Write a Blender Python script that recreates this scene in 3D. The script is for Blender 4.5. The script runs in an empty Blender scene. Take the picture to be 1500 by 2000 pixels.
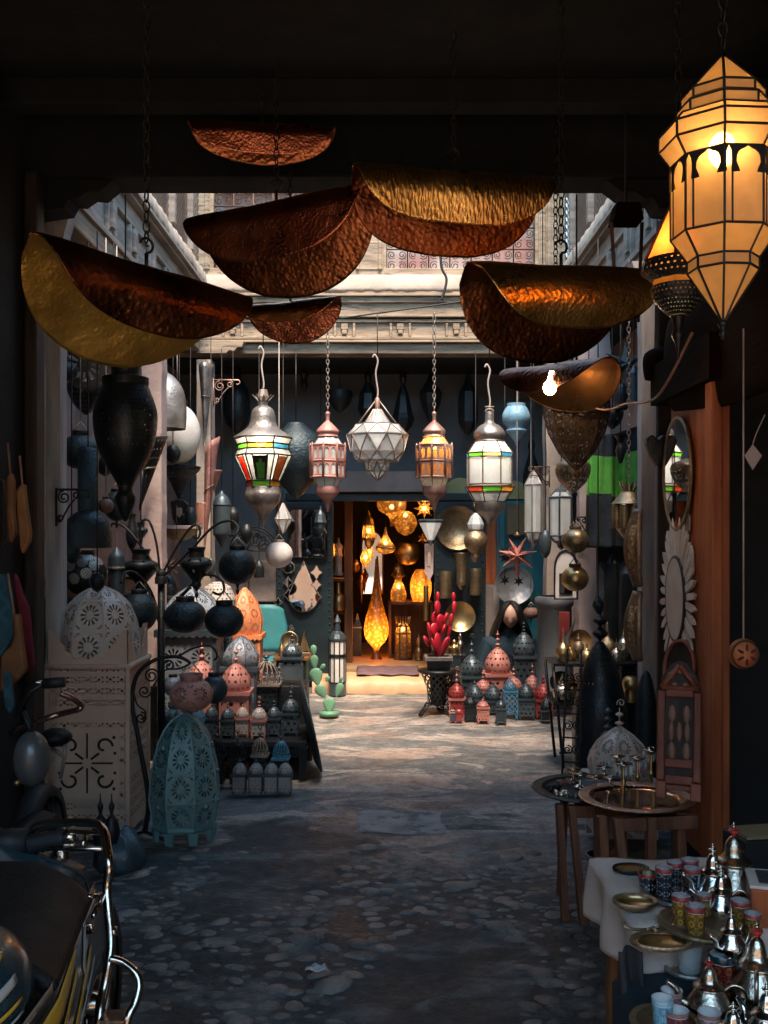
import bpy, math, random
from math import sin, cos, pi, sqrt, radians, atan2, hypot
from mathutils import Vector, Matrix, Euler
random.seed(11)
SC = bpy.context.scene
COL = SC.collection
# ---------------------------------------------------------------- camera
F, H, CX, CY = 1900.0, 1.55, 750.0, 1040.0        # focal length in photo pixels, eye height, optical axis
cam = bpy.data.cameras.new('camera'); camo = bpy.data.objects.new('camera', cam); COL.objects.link(camo)
camo.location = (0, 0, H); camo.rotation_euler = (pi/2, 0, 0)
cam.sensor_width = 36; cam.lens = F/2000*36; cam.shift_y = 0.02; cam.clip_end = 400; cam.clip_start = 0.02
SC.camera = camo
# ---------------------------------------------------------------- sky, sun, exposure
SUN_EL, SUN_AZ = 64, 172      # elevation, direction the sunlight comes from (degrees clockwise from +y)
w = bpy.data.worlds.new('World'); SC.world = w; w.use_nodes = True
nt = w.node_tree
bg = nt.nodes['Background']; sky = nt.nodes.new('ShaderNodeTexSky'); sky.sky_type = 'NISHITA'; sky.sun_disc = False
sky.sun_elevation = radians(SUN_EL); sky.sun_rotation = radians(SUN_AZ); sky.air_density = 1.0; sky.dust_density = 0.4; sky.ozone_density = 1.0
tint = nt.nodes.new('ShaderNodeMix'); tint.data_type = 'RGBA'; tint.blend_type = 'MULTIPLY'; tint.inputs[0].default_value = 1.0
tint.inputs[7].default_value = (.84, 1.0, .90, 1)      # tints the sky light greenish so the fill reads teal, not purple
nt.links.new(sky.outputs[0], tint.inputs[6]); nt.links.new(tint.outputs[2], bg.inputs[0]); bg.inputs[1].default_value = 0.15
sl = bpy.data.lights.new('sun', 'SUN'); sl.energy = 2.0; sl.angle = radians(24); sl.color = (1.0, 0.80, 0.62)
so = bpy.data.objects.new('sun', sl); COL.objects.link(so)
_a = radians(SUN_AZ); _e = radians(SUN_EL)
so.rotation_euler = Vector((-sin(_a)*cos(_e), -cos(_a)*cos(_e), -sin(_e))).to_track_quat('-Z', 'Y').to_euler()
so.location = (0, 0, 20)
vs = SC.view_settings; SC.display_settings.display_device = 'sRGB'
vs.view_transform = 'Standard'; vs.look = 'None'; vs.exposure = 2.6; vs.gamma = 1.0
SC.render.engine = 'CYCLES'
cy = SC.cycles; cy.use_denoising = True; cy.max_bounces = 8; cy.diffuse_bounces = 3; cy.glossy_bounces = 3
cy.transmission_bounces = 4; cy.transparent_max_bounces = 12; cy.sample_clamp_indirect = 4.0; cy.caustics_reflective = False; cy.caustics_refractive = False

def W(px, py, d):            # point seen at photo pixel (px, py) d metres in front of the camera
    return Vector(((px-CX)*d/F, d, H-(py-CY)*d/F))
def U(n, d):                 # n photo pixels at d metres
    return n*d/F
# ---------------------------------------------------------------- node expressions and materials
class X:
    def __init__(s, t, k): s.t = t; s.k = k
    def _o(s, op, *a):
        n = s.t.nodes.new('ShaderNodeMath'); n.operation = op
        for i, v in enumerate((s,)+a):
            if isinstance(v, X): s.t.links.new(v.k, n.inputs[i])
            else: n.inputs[i].default_value = v
        return X(s.t, n.outputs[0])
    def __add__(s, o): return s._o('ADD', o)
    def __sub__(s, o): return s._o('SUBTRACT', o)
    def __mul__(s, o): return s._o('MULTIPLY', o)
    def __truediv__(s, o): return s._o('DIVIDE', o)
    def abs(s): return s._o('ABSOLUTE')
    def frac(s): return s._o('FRACT')
    def floor(s): return s._o('FLOOR')
    def gt(s, o): return s._o('GREATER_THAN', o)
    def lt(s, o): return s._o('LESS_THAN', o)
    def max(s, o): return s._o('MAXIMUM', o)
    def min(s, o): return s._o('MINIMUM', o)
    def sqrt(s): return s._o('SQRT')
    def cos(s): return s._o('COSINE')
    def sin(s): return s._o('SINE')
    def atan2(s, o): return s._o('ARCTAN2', o)
def inv(x): return (x*-1.0)+1.0

def pat_rosette(u, v, k=12):
    x = u.frac()-0.5; y = v.frac()-0.5
    r = (x*x+y*y).sqrt(); th = y.atan2(x)
    pet = (th*float(k)).cos().gt(0.05)*r.gt(0.15)*r.lt(0.34)
    ax = x.abs(); ay = y.abs()
    tri = (ax+ay).gt(0.72)*ax.max(ay).lt(0.44)*(ax-ay).abs().gt(0.03)
    return pet.max(tri)
def pat_lace(u, v):
    return pat_rosette(u, v, 8).max(pat_dots(u*3.0, v*3.0)*0.0)
def pat_dots(u, v, rad=0.2):
    row = v.floor(); off = (row*0.5).frac()
    x = (u+off).frac()-0.5; y = v.frac()-0.5
    return (x*x+y*y).sqrt().lt(rad)
def pat_diamond(u, v):
    x = (u.frac()-0.5).abs(); y = (v.frac()-0.5).abs()
    a = (x+y).lt(0.17)
    b = (x.lt(0.40))*(x.gt(0.20))*(y.lt(0.28))*((x-0.30).abs()*2.0+y).lt(0.42)
    return a.max(b*y.gt(0.12))
def pat_lattice(u, v, w=0.17):
    a = ((u+v).frac()-0.5).abs(); b = ((u-v).frac()-0.5).abs()
    return a.lt(0.5-w)*b.lt(0.5-w)
def pat_sparse(u, v):
    row = v.floor(); x = (u+(row*0.37).frac()).frac()-0.5; y = v.frac()-0.5
    return (x*x*2.2+y*y).sqrt().lt(0.16)
def pat_frieze(u, v):        # rows of diamonds with every third row of petals
    return pat_diamond(u*2.0, v*2.0)*(v*0.4).frac().gt(0.16)
PATS = dict(rosette=pat_rosette, dots=pat_dots, diamond=pat_diamond, lattice=pat_lattice, sparse=pat_sparse, frieze=pat_frieze,
            lace=lambda u, v: pat_rosette(u, v, 8))

def pbr(name, col, rough=0.5, metal=0.0, col2=None, vs=5.0, bump=0.0, bs=40.0, hammer=0.0, hs=40.0, perf=None, ps=1.0,
        stretch=None, emit=None, es=0.0, trans=0.0, transp=0.0, contrast=0.5, coat=0.0, hatch=None, alphacol=None, spec=0.5, third=None, ior=1.45):
    m = bpy.data.materials.new(name); m.use_nodes = True; t = m.node_tree; N = t.nodes; L = t.links
    b = N['Principled BSDF']; out = N['Material Output']
    tc = N.new('ShaderNodeTexCoord'); oi = N.new('ShaderNodeObjectInfo')
    mp = N.new('ShaderNodeMapping'); L.new(tc.outputs['Object'], mp.inputs[0])
    if stretch: mp.inputs['Scale'].default_value = stretch
    W4 = (X(t, oi.outputs['Random'])*17.0).k
    def noise(sc, det=4.0, ro=0.55):
        n = N.new('ShaderNodeTexNoise'); n.noise_dimensions = '4D'; n.inputs['Scale'].default_value = sc
        n.inputs['Detail'].default_value = det; n.inputs['Roughness'].default_value = ro
        L.new(mp.outputs[0], n.inputs['Vector']); L.new(W4, n.inputs['W']); return n.outputs[0]
    def C4(c): return (c[0], c[1], c[2], 1)
    if col2 is None: col2 = tuple(c*0.62 for c in col)
    rp = N.new('ShaderNodeValToRGB'); h = contrast*0.3
    rp.color_ramp.elements[0].position = 0.5-h; rp.color_ramp.elements[1].position = 0.5+h
    rp.color_ramp.elements[0].color = C4(col2); rp.color_ramp.elements[1].color = C4(col)
    L.new(noise(vs), rp.inputs[0]); colk = rp.outputs[0]
    if third:                                  # flaked or stained patches of another colour
        mx = N.new('ShaderNodeMix'); mx.data_type = 'RGBA'
        r2 = N.new('ShaderNodeValToRGB'); r2.color_ramp.elements[0].position = third[1]; r2.color_ramp.elements[1].position = third[1]+0.06
        L.new(noise(third[2], 6.0, 0.65), r2.inputs[0]); L.new(r2.outputs[0], mx.inputs[0])
        L.new(colk, mx.inputs[6]); mx.inputs[7].default_value = C4(third[0]); colk = mx.outputs[2]
    uv = N.new('ShaderNodeSeparateXYZ'); L.new(tc.outputs['UV'], uv.inputs[0])
    u, v = X(t, uv.outputs[0]), X(t, uv.outputs[1])
    if hatch:                                  # a pattern of a second colour on the surface
        mx = N.new('ShaderNodeMix'); mx.data_type = 'RGBA'
        L.new(PATS[hatch[0]](u*hatch[1], v*hatch[1]).k, mx.inputs[0]); L.new(colk, mx.inputs[6]); mx.inputs[7].default_value = C4(hatch[2]); colk = mx.outputs[2]
    L.new(colk, b.inputs['Base Color'])
    rr = X(t, noise(vs*2.3))*0.35+(rough-0.17); L.new(rr.max(0.03).min(1.0).k, b.inputs['Roughness'])
    b.inputs['Metallic'].default_value = metal; b.inputs['Specular IOR Level'].default_value = spec; b.inputs['IOR'].default_value = ior
    if coat: b.inputs['Coat Weight'].default_value = coat; b.inputs['Coat Roughness'].default_value = 0.15
    if trans: b.inputs['Transmission Weight'].default_value = trans
    if emit: b.inputs['Emission Color'].default_value = C4(emit); b.inputs['Emission Strength'].default_value = es
    nk = None
    if bump:
        bn = N.new('ShaderNodeBump'); bn.inputs['Strength'].default_value = bump; bn.inputs['Distance'].default_value = 0.01
        L.new(noise(bs, 5.0, 0.6), bn.inputs['Height']); nk = bn.outputs[0]
    if hammer:
        vo = N.new('ShaderNodeTexVoronoi'); vo.feature = 'SMOOTH_F1'; vo.inputs['Scale'].default_value = hs; vo.inputs['Smoothness'].default_value = 0.6
        L.new(mp.outputs[0], vo.inputs['Vector'])
        bn = N.new('ShaderNodeBump'); bn.inputs['Strength'].default_value = hammer; bn.inputs['Distance'].default_value = 0.012
        L.new(vo.outputs['Distance'], bn.inputs['Height'])
        if nk: L.new(nk, bn.inputs['Normal'])
        nk = bn.outputs[0]
    if nk: L.new(nk, b.inputs['Normal'])
    surf = b.outputs[0]
    if transp:
        mxs = N.new('ShaderNodeMixShader'); tr = N.new('ShaderNodeBsdfTransparent'); mxs.inputs[0].default_value = transp
        if alphacol: tr.inputs[0].default_value = C4(alphacol)
        L.new(surf, mxs.inputs[1]); L.new(tr.outputs[0], mxs.inputs[2]); surf = mxs.outputs[0]
    if perf:
        mk = PATS[perf](u*ps, v*ps)
        mxs = N.new('ShaderNodeMixShader'); tr = N.new('ShaderNodeBsdfTransparent')
        L.new(mk.k, mxs.inputs[0]); L.new(surf, mxs.inputs[1]); L.new(tr.outputs[0], mxs.inputs[2]); surf = mxs.outputs[0]
    L.new(surf, out.inputs['Surface'])
    return m

def glow_glass(name, col, transp=0.25, rough=0.4, es=0.0, refl=0.08, speck=0):
    """lamp glass: lets the light of the bulb behind it through, diffused"""
    m = bpy.data.materials.new(name); m.use_nodes = True; t = m.node_tree; N = t.nodes; L = t.links
    N.remove(N['Principled BSDF']); out = N['Material Output']
    c = (*col, 1); ct = (min(1, col[0]*1.6), min(1, col[1]*1.7), min(1, col[2]*2.2), 1)
    tl = N.new('ShaderNodeBsdfTranslucent'); tl.inputs[0].default_value = c
    tr = N.new('ShaderNodeBsdfTransparent'); tr.inputs[0].default_value = ct
    df = N.new('ShaderNodeBsdfDiffuse'); df.inputs[0].default_value = c
    gl = N.new('ShaderNodeBsdfGlossy'); gl.inputs['Roughness'].default_value = rough
    tc = N.new('ShaderNodeTexCoord'); nz = N.new('ShaderNodeTexVoronoi' if speck else 'ShaderNodeTexNoise'); nz.inputs['Scale'].default_value = speck or 22.0
    L.new(tc.outputs['Object'], nz.inputs['Vector']); rp = N.new('ShaderNodeValToRGB'); e0, e1 = rp.color_ramp.elements
    e0.position, e1.position = (.18, .5) if speck else (.32, .68); k0 = .25 if speck else .82
    e0.color = c if speck else (*(q*k0 for q in col), 1); e1.color = (*(q*k0 for q in col), 1) if speck else (*(q*1.12 for q in col), 1)
    L.new(nz.outputs[0], rp.inputs[0]); L.new(rp.outputs[0], tl.inputs[0]); L.new(rp.outputs[0], df.inputs[0])
    m0 = N.new('ShaderNodeMixShader'); m0.inputs[0].default_value = 0.25; L.new(tl.outputs[0], m0.inputs[1]); L.new(df.outputs[0], m0.inputs[2])
    m1 = N.new('ShaderNodeMixShader'); m1.inputs[0].default_value = transp; L.new(m0.outputs[0], m1.inputs[1]); L.new(tr.outputs[0], m1.inputs[2])
    m2 = N.new('ShaderNodeMixShader'); m2.inputs[0].default_value = refl; L.new(m1.outputs[0], m2.inputs[1]); L.new(gl.outputs[0], m2.inputs[2])
    k = m2.outputs[0]
    if es:
        em = N.new('ShaderNodeEmission'); em.inputs[0].default_value = c; em.inputs[1].default_value = es
        ad = N.new('ShaderNodeAddShader'); L.new(k, ad.inputs[0]); L.new(em.outputs[0], ad.inputs[1]); k = ad.outputs[0]
    L.new(k, out.inputs['Surface'])
    return m

M = {}
def mats():
    P = pbr
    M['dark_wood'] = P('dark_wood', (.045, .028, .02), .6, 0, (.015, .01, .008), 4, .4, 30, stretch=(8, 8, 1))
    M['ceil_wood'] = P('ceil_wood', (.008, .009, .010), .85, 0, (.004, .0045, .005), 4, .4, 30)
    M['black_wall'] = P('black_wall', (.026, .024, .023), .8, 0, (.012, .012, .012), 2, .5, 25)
    M['frieze_wood'] = P('frieze_wood', (.42, .31, .215), .7, 0, (.22, .155, .10), 3, .5, 40, stretch=(1, 1, 9), third=((.15, .105, .075), .55, 5))
    M['frieze_side'] = P('frieze_side', (.36, .285, .235), .7, 0, (.17, .135, .11), 3, .5, 40, stretch=(1, 1, 9), third=((.15, .12, .1), .60, 6))
    M['trim_wood'] = P('trim_wood', (.34, .25, .17), .7, 0, (.16, .11, .075), 4, .5, 40, stretch=(1, 1, 8))
    M['plaster'] = P('plaster', (.46, .37, .30), .85, 0, (.31, .24, .185), 2.5, .7, 18, third=((.26, .19, .14), .63, 5))
    M['pink_plaster'] = P('pink_plaster', (.36, .25, .225), .85, 0, (.20, .14, .125), 2.5, .7, 18, third=((.2, .14, .12), .62, 4))
    M['pillar_white'] = P('pillar_white', (.50, .45, .42), .7, 0, (.33, .28, .26), 3, .6, 25, stretch=(6, 6, .8), third=((.16, .11, .09), .66, 9))
    M['pillar_pink'] = P('pillar_pink', (.44, .34, .31), .75, 0, (.30, .215, .20), 3, .6, 20, third=((.19, .14, .13), .63, 6))
    M['grey_plaster'] = P('grey_plaster', (.17, .175, .18), .85, 0, (.085, .09, .095), 1.6, .6, 15, third=((.25, .22, .20), .66, 2.5))
    M['stone_block'] = P('stone_block', (.30, .235, .205), .85, 0, (.17, .13, .115), 3, .8, 18)
    M['lintel_stone'] = P('lintel_stone', (.33, .26, .235), .8, 0, (.22, .17, .15), 3, .5, 20)
    M['teal_door'] = P('teal_door', (.018, .035, .042), .45, 0, (.008, .017, .022), 3, .4, 25)
    M['turquoise'] = P('turquoise', (.035, .21, .23), .55, 0, (.02, .13, .15), 3, .3, 20)
    M['orange_wood'] = P('orange_wood', (.46, .125, .035), .5, 0, (.27, .06, .018), 3, .4, 30, stretch=(6, 6, .8), third=((.10, .03, .012), .64, 6))
    M['brown_wood'] = P('brown_wood', (.014, .005, .002), .8, 0, (.005, .002, .001), 2.5, .4, 25, stretch=(1, .4, 2), spec=.05)
    M['shelf_wood'] = P('shelf_wood', (.20, .085, .03), .45, 0, (.11, .04, .015), 4, .3, 30, stretch=(5, 5, .8))
    M['stand_wood'] = P('stand_wood', (.21, .085, .04), .5, 0, (.10, .035, .018), 4, .4, 40, stretch=(6, 6, .8))
    M['shop_wall'] = P('shop_wall', (.028, .016, .010), .7, 0, None, 3, .3, 20)
    M['shop_floor'] = P('shop_floor', (.52, .34, .19), .5, 0, (.36, .22, .12), 3, .2, 20)
    M['iron'] = P('iron', (.022, .024, .026), .42, .4, (.011, .012, .013), 8, .3, 60)
    M['iron_perf'] = P('iron_perf', (.030, .036, .040), .38, .5, (.014, .017, .019), 6, .25, 60, perf='sparse')
    M['iron_rosette'] = P('iron_rosette', (.030, .040, .045), .36, .5, (.014, .019, .022), 6, .25, 60, perf='rosette')
    M['iron_lace'] = P('iron_lace', (.026, .034, .038), .36, .5, (.013, .017, .020), 6, .6, 70, perf='dots', ps=2)
    M['iron_emboss'] = P('iron_emboss', (.028, .045, .052), .34, .45, (.013, .021, .026), 7, .9, 55)
    M['rust_grille'] = P('rust_grille', (.10, .055, .035), .7, .2, (.05, .027, .018), 10, .4, 50)
    M['old_silver'] = P('old_silver', (.40, .37, .34), .42, .75, (.17, .15, .14), 7, .6, 45)
    M['old_copper'] = P('old_copper', (.44, .27, .22), .48, .6, (.22, .12, .10), 7, .5, 45)
    M['rose_metal'] = P('rose_metal', (.50, .25, .21), .55, .3, (.30, .13, .11), 8, .5, 45)
    M['brass'] = P('brass', (.62, .43, .20), .33, .95, (.34, .22, .09), 7, .3, 40)
    M['brass_old'] = P('brass_old', (.36, .27, .17), .42, .85, (.17, .12, .07), 8, .7, 50)
    M['brass_chased'] = P('brass_chased', (.42, .32, .19), .40, .85, (.20, .145, .08), 9, .3, 40, hatch=('rosette', 1.0, (.16, .11, .06)))
    M['brass_perf'] = P('brass_perf', (.36, .26, .17), .40, .8, (.20, .14, .09), 9, .3, 40, perf='rosette')
    M['silver'] = P('silver', (.80, .78, .75), .13, 1, (.62, .60, .57), 6, .12, 60)
    M['silver_warm'] = P('silver_warm', (.66, .58, .47), .24, 1, (.44, .37, .28), 6, .3, 60)
    M['copper_tray'] = P('copper_tray', (.62, .36, .22), .12, 1, (.46, .25, .15), 5, .08, 30)
    M['copper_rim'] = P('copper_rim', (.60, .40, .30), .32, 1, (.30, .19, .14), 9, .9, 60)
    M['chrome'] = P('chrome', (.62, .53, .45), .15, 1, (.36, .28, .22), 6, .15, 30)
    M['mirror'] = P('mirror', (.86, .86, .86), .03, 1, (.80, .80, .80), 5)
    for k in ('mirror',):
        b = M[k].node_tree.nodes['Principled BSDF']
        for l in list(b.inputs['Roughness'].links): M[k].node_tree.links.remove(l)
        b.inputs['Roughness'].default_value = .02
    M['gold'] = P('gold', (.95, .56, .17), .30, 1, (.74, .36, .08), 3.5, .25, 40, hammer=.16, hs=80)
    M['gold_dull'] = P('gold_dull', (.90, .52, .11), .38, .9, (.50, .25, .04), 4, .4, 40, hammer=.10, hs=90)
    M['gold_ripple'] = P('gold_ripple', (.95, .58, .18), .30, 1, (.46, .20, .05), 3.5, .5, 50, hammer=.3, hs=60, stretch=(1.7, 1, .6))
    M['copper_wing'] = P('copper_wing', (.62, .20, .10), .30, 1, (.34, .09, .045), 3.5, .25, 40, hammer=.16, hs=110)
    M['copper_dark'] = P('copper_dark', (.46, .15, .055), .32, 1, (.11, .032, .016), 3, .3, 30, hammer=.2, hs=60)
    M['copper_plain'] = P('copper_plain', (.72, .29, .085), .30, 1, (.38, .12, .035), 3, .25, 15, hammer=.12, hs=18)
    M['terracotta_perf'] = P('terracotta_perf', (.50, .26, .20), .6, .1, (.40, .19, .145), 3, .2, 40, perf='rosette')
    M['cabinet_frieze'] = P('cabinet_frieze', (.60, .42, .31), .6, .05, (.48, .31, .225), 2.5, .2, 40, perf='frieze')
    M['cabinet_plain'] = P('cabinet_plain', (.60, .42, .31), .6, .05, (.48, .31, .225), 2.5, .2, 40)
    M['white_perf'] = P('white_perf', (.58, .48, .41), .5, .1, (.46, .36, .30), 2.5, .2, 40, perf='rosette')
    M['white_plain'] = P('white_plain', (.58, .48, .41), .55, .1, (.46, .36, .30), 2.5, .2, 40)
    M['teal_perf'] = P('teal_perf', (.19, .29, .285), .45, .15, (.095, .20, .205), 2.5, .2, 40, perf='rosette')
    M['teal_plain'] = P('teal_plain', (.16, .30, .30), .45, .15, (.095, .20, .205), 2.5, .2, 40)
    M['grey_perf'] = P('grey_perf', (.27, .30, .34), .45, .2, (.17, .19, .22), 3, .2, 40, perf='rosette')
    M['pink_perf'] = P('pink_perf', (.50, .21, .17), .5, .15, (.36, .13, .11), 4, .3, 40, perf='dots', ps=1.7)
    M['pink_plain'] = P('pink_plain', (.50, .21, .17), .5, .15, (.36, .13, .11), 4, .3, 40)
    M['orange_perf'] = P('orange_perf', (.62, .23, .10), .5, .1, (.48, .15, .06), 4, .2, 40, perf='rosette')
    M['red_perf'] = P('red_perf', (.34, .055, .05), .4, .2, (.22, .03, .03), 4, .3, 40, perf='dots', ps=1.7)
    M['red_plain'] = P('red_plain', (.34, .055, .05), .4, .2, (.22, .03, .03), 4, .3, 40)
    M['blue_perf'] = P('blue_perf', (.07, .24, .36), .45, .2, (.04, .15, .24), 4, .3, 40, perf='lattice', ps=1.3)
    M['blue_plain'] = P('blue_plain', (.07, .24, .36), .45, .2, (.04, .15, .24), 4, .3, 40)
    M['slate_perf'] = P('slate_perf', (.075, .10, .115), .38, .4, (.035, .05, .06), 5, .3, 50, perf='dots', ps=1.7)
    M['slate_plain'] = P('slate_plain', (.075, .10, .115), .38, .4, (.035, .05, .06), 5, .3, 50)
    M['bone'] = P('bone', (.60, .57, .54), .55, 0, (.46, .43, .41), 5, .3, 40)
    M['bone_dark'] = P('bone_dark', (.40, .36, .33), .55, .1, (.26, .23, .21), 6, .4, 40, perf='dots', ps=2)
    M['pale_blue'] = P('pale_blue', (.24, .42, .53), .5, .1, (.15, .29, .38), 7, .5, 40)
    M['clay'] = P('clay', (.25, .13, .10), .6, 0, (.16, .08, .06), 5, .4, 30)
    M['seat_black'] = P('seat_black', (.009, .010, .0105), .5, 0, (.006, .0065, .007), 6, .35, 160, spec=.22)
    M['rubber'] = P('rubber', (.014, .014, .015), .6, 0, None, 6, .2, 60)
    M['bike_black'] = P('bike_black', (.012, .013, .015), .2, 0, None, 5, coat=.6)
    M['bike_teal'] = P('bike_teal', (.02, .05, .06), .25, .1, None, 5, coat=.5)
    M['bike_yellow'] = P('bike_yellow', (.55, .30, .03), .35, 0, (.48, .25, .02), 5)
    M['bike_red'] = P('bike_red', (.45, .03, .025), .35, 0, None, 5)
    M['bike_white'] = P('bike_white', (.45, .42, .38), .4, 0, None, 5)
    M['bag_plastic'] = P('bag_plastic', (.04, .075, .09), .4, 0, (.015, .03, .04), 6, .6, 20)
    M['green_cactus'] = P('green_cactus', (.17, .36, .22), .5, .05, (.12, .27, .165), 6, .3, 50)
    M['red_cactus'] = P('red_cactus', (.50, .02, .04), .36, .05, (.34, .010, .022), 6, .2, 40)
    M['cloth_dark'] = P('cloth_dark', (.035, .04, .045), .9, 0, (.018, .02, .022), 9, .8, 60)
    M['cloth_green'] = P('cloth_green', (.12, .42, .06), .85, 0, (.08, .32, .04), 7, .6, 60)
    M['cloth_white'] = P('cloth_white', (.68, .56, .48), .85, 0, (.54, .43, .36), 5, .4, 60)
    M['navy_cloth'] = P('navy_cloth', (.010, .022, .030), .85, 0, None, 5, .4, 50)
    M['leather_orange'] = P('leather_orange', (.30, .12, .025), .55, 0, (.16, .055, .012), 5, .5, 40)
    M['leather_tan'] = P('leather_tan', (.26, .11, .03), .6, 0, (.15, .055, .015), 6, .5, 40)
    M['cloth_red'] = P('cloth_red', (.20, .012, .025), .8, 0, (.10, .006, .015), 9, .6, 50)
    M['cloth_teal'] = P('cloth_teal', (.03, .10, .13), .85, 0, (.015, .05, .065), 4, .5, 40, hatch=('lattice', 12.0, (.018, .06, .08)))
    M['rug'] = P('rug', (.20, .13, .14), .95, 0, (.11, .06, .075), 9, .8, 60, stretch=(1, 5, 1))
    M['skin'] = P('skin', (.58, .34, .25), .5, 0, (.52, .30, .215), 6, .1, 80)
    M['hair'] = P('hair', (.010, .009, .009), .4, 0, None, 12, .6, 90, stretch=(6, 6, 1))
    M['jacket'] = P('jacket', (.010, .032, .050), .75, 0, (.006, .020, .032), 7, .5, 50)
    M['lead'] = P('lead', (.025, .022, .02), .45, .5, None, 6)
    M['lead_light'] = P('lead_light', (.30, .25, .21), .5, .5, (.18, .14, .12), 6)
    M['bulb'] = P('bulb', (1, .9, .7), .3, 0, (1, .9, .7), 5, emit=(1, .80, .50), es=9)
    M['bulb_hot'] = P('bulb_hot', (1, .9, .7), .3, 0, (1, .9, .7), 5, emit=(1, .76, .45), es=16)
    M['cord'] = P('cord', (.32, .16, .11), .6, 0, None, 6)
    M['cord_black'] = P('cord_black', (.015, .015, .016), .6, 0, None, 6)
    M['cord_pale'] = P('cord_pale', (.45, .37, .32), .6, 0, None, 6)
    M['amber'] = glow_glass('amber', (.44, .205, .052), .36, es=.07)
    M['amber_dark'] = glow_glass('amber_dark', (.10, .03, .012), .12)
    M['amber_lamp'] = glow_glass('amber_lamp', (.50, .21, .045), .3)
    M['gold_mesh'] = P('gold_mesh', (.80, .42, .10), .4, .6, (.40, .17, .03), 30, .5, 60, perf='dots', ps=2.2)
    M['glass_clear'] = P('glass_clear', (.75, .78, .78), .12, 0, (.6, .62, .62), 8, transp=.62, bump=.15, bs=30)
    M['glass_frost'] = P('glass_frost', (.62, .64, .64), .25, 0, (.46, .48, .48), 10, transp=.30, bump=.3, bs=30)
    M['glass_white'] = glow_glass('glass_white', (.50, .52, .52), .2, .05)
    for k, c in dict(green=(.12, .55, .03), red=(.66, .06, .02), orange=(.72, .28, .03), blue=(.03, .18, .32), yellow=(.75, .62, .25), lime=(.2, .6, .1)).items():
        M['glass_'+k] = glow_glass('glass_'+k, c, .25, .12)
    M['cup_glass'] = P('cup_glass', (.8, .84, .84), .06, 0, (.7, .74, .74), 6, transp=.75)
    M['yellow_plaster'] = P('yellow_plaster', (.40, .38, .17), .8, 0, (.30, .28, .12), 3, .4, 20)
    M['paper_tan'] = P('paper_tan', (.22, .16, .08), .8, 0, (.15, .10, .05), 4, .3, 40)
    M['red_pane'] = P('red_pane', (.66, .54, .49), .6, 0, (.54, .27, .23), 3.2, .2, 20, contrast=.3)
mats()

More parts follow.
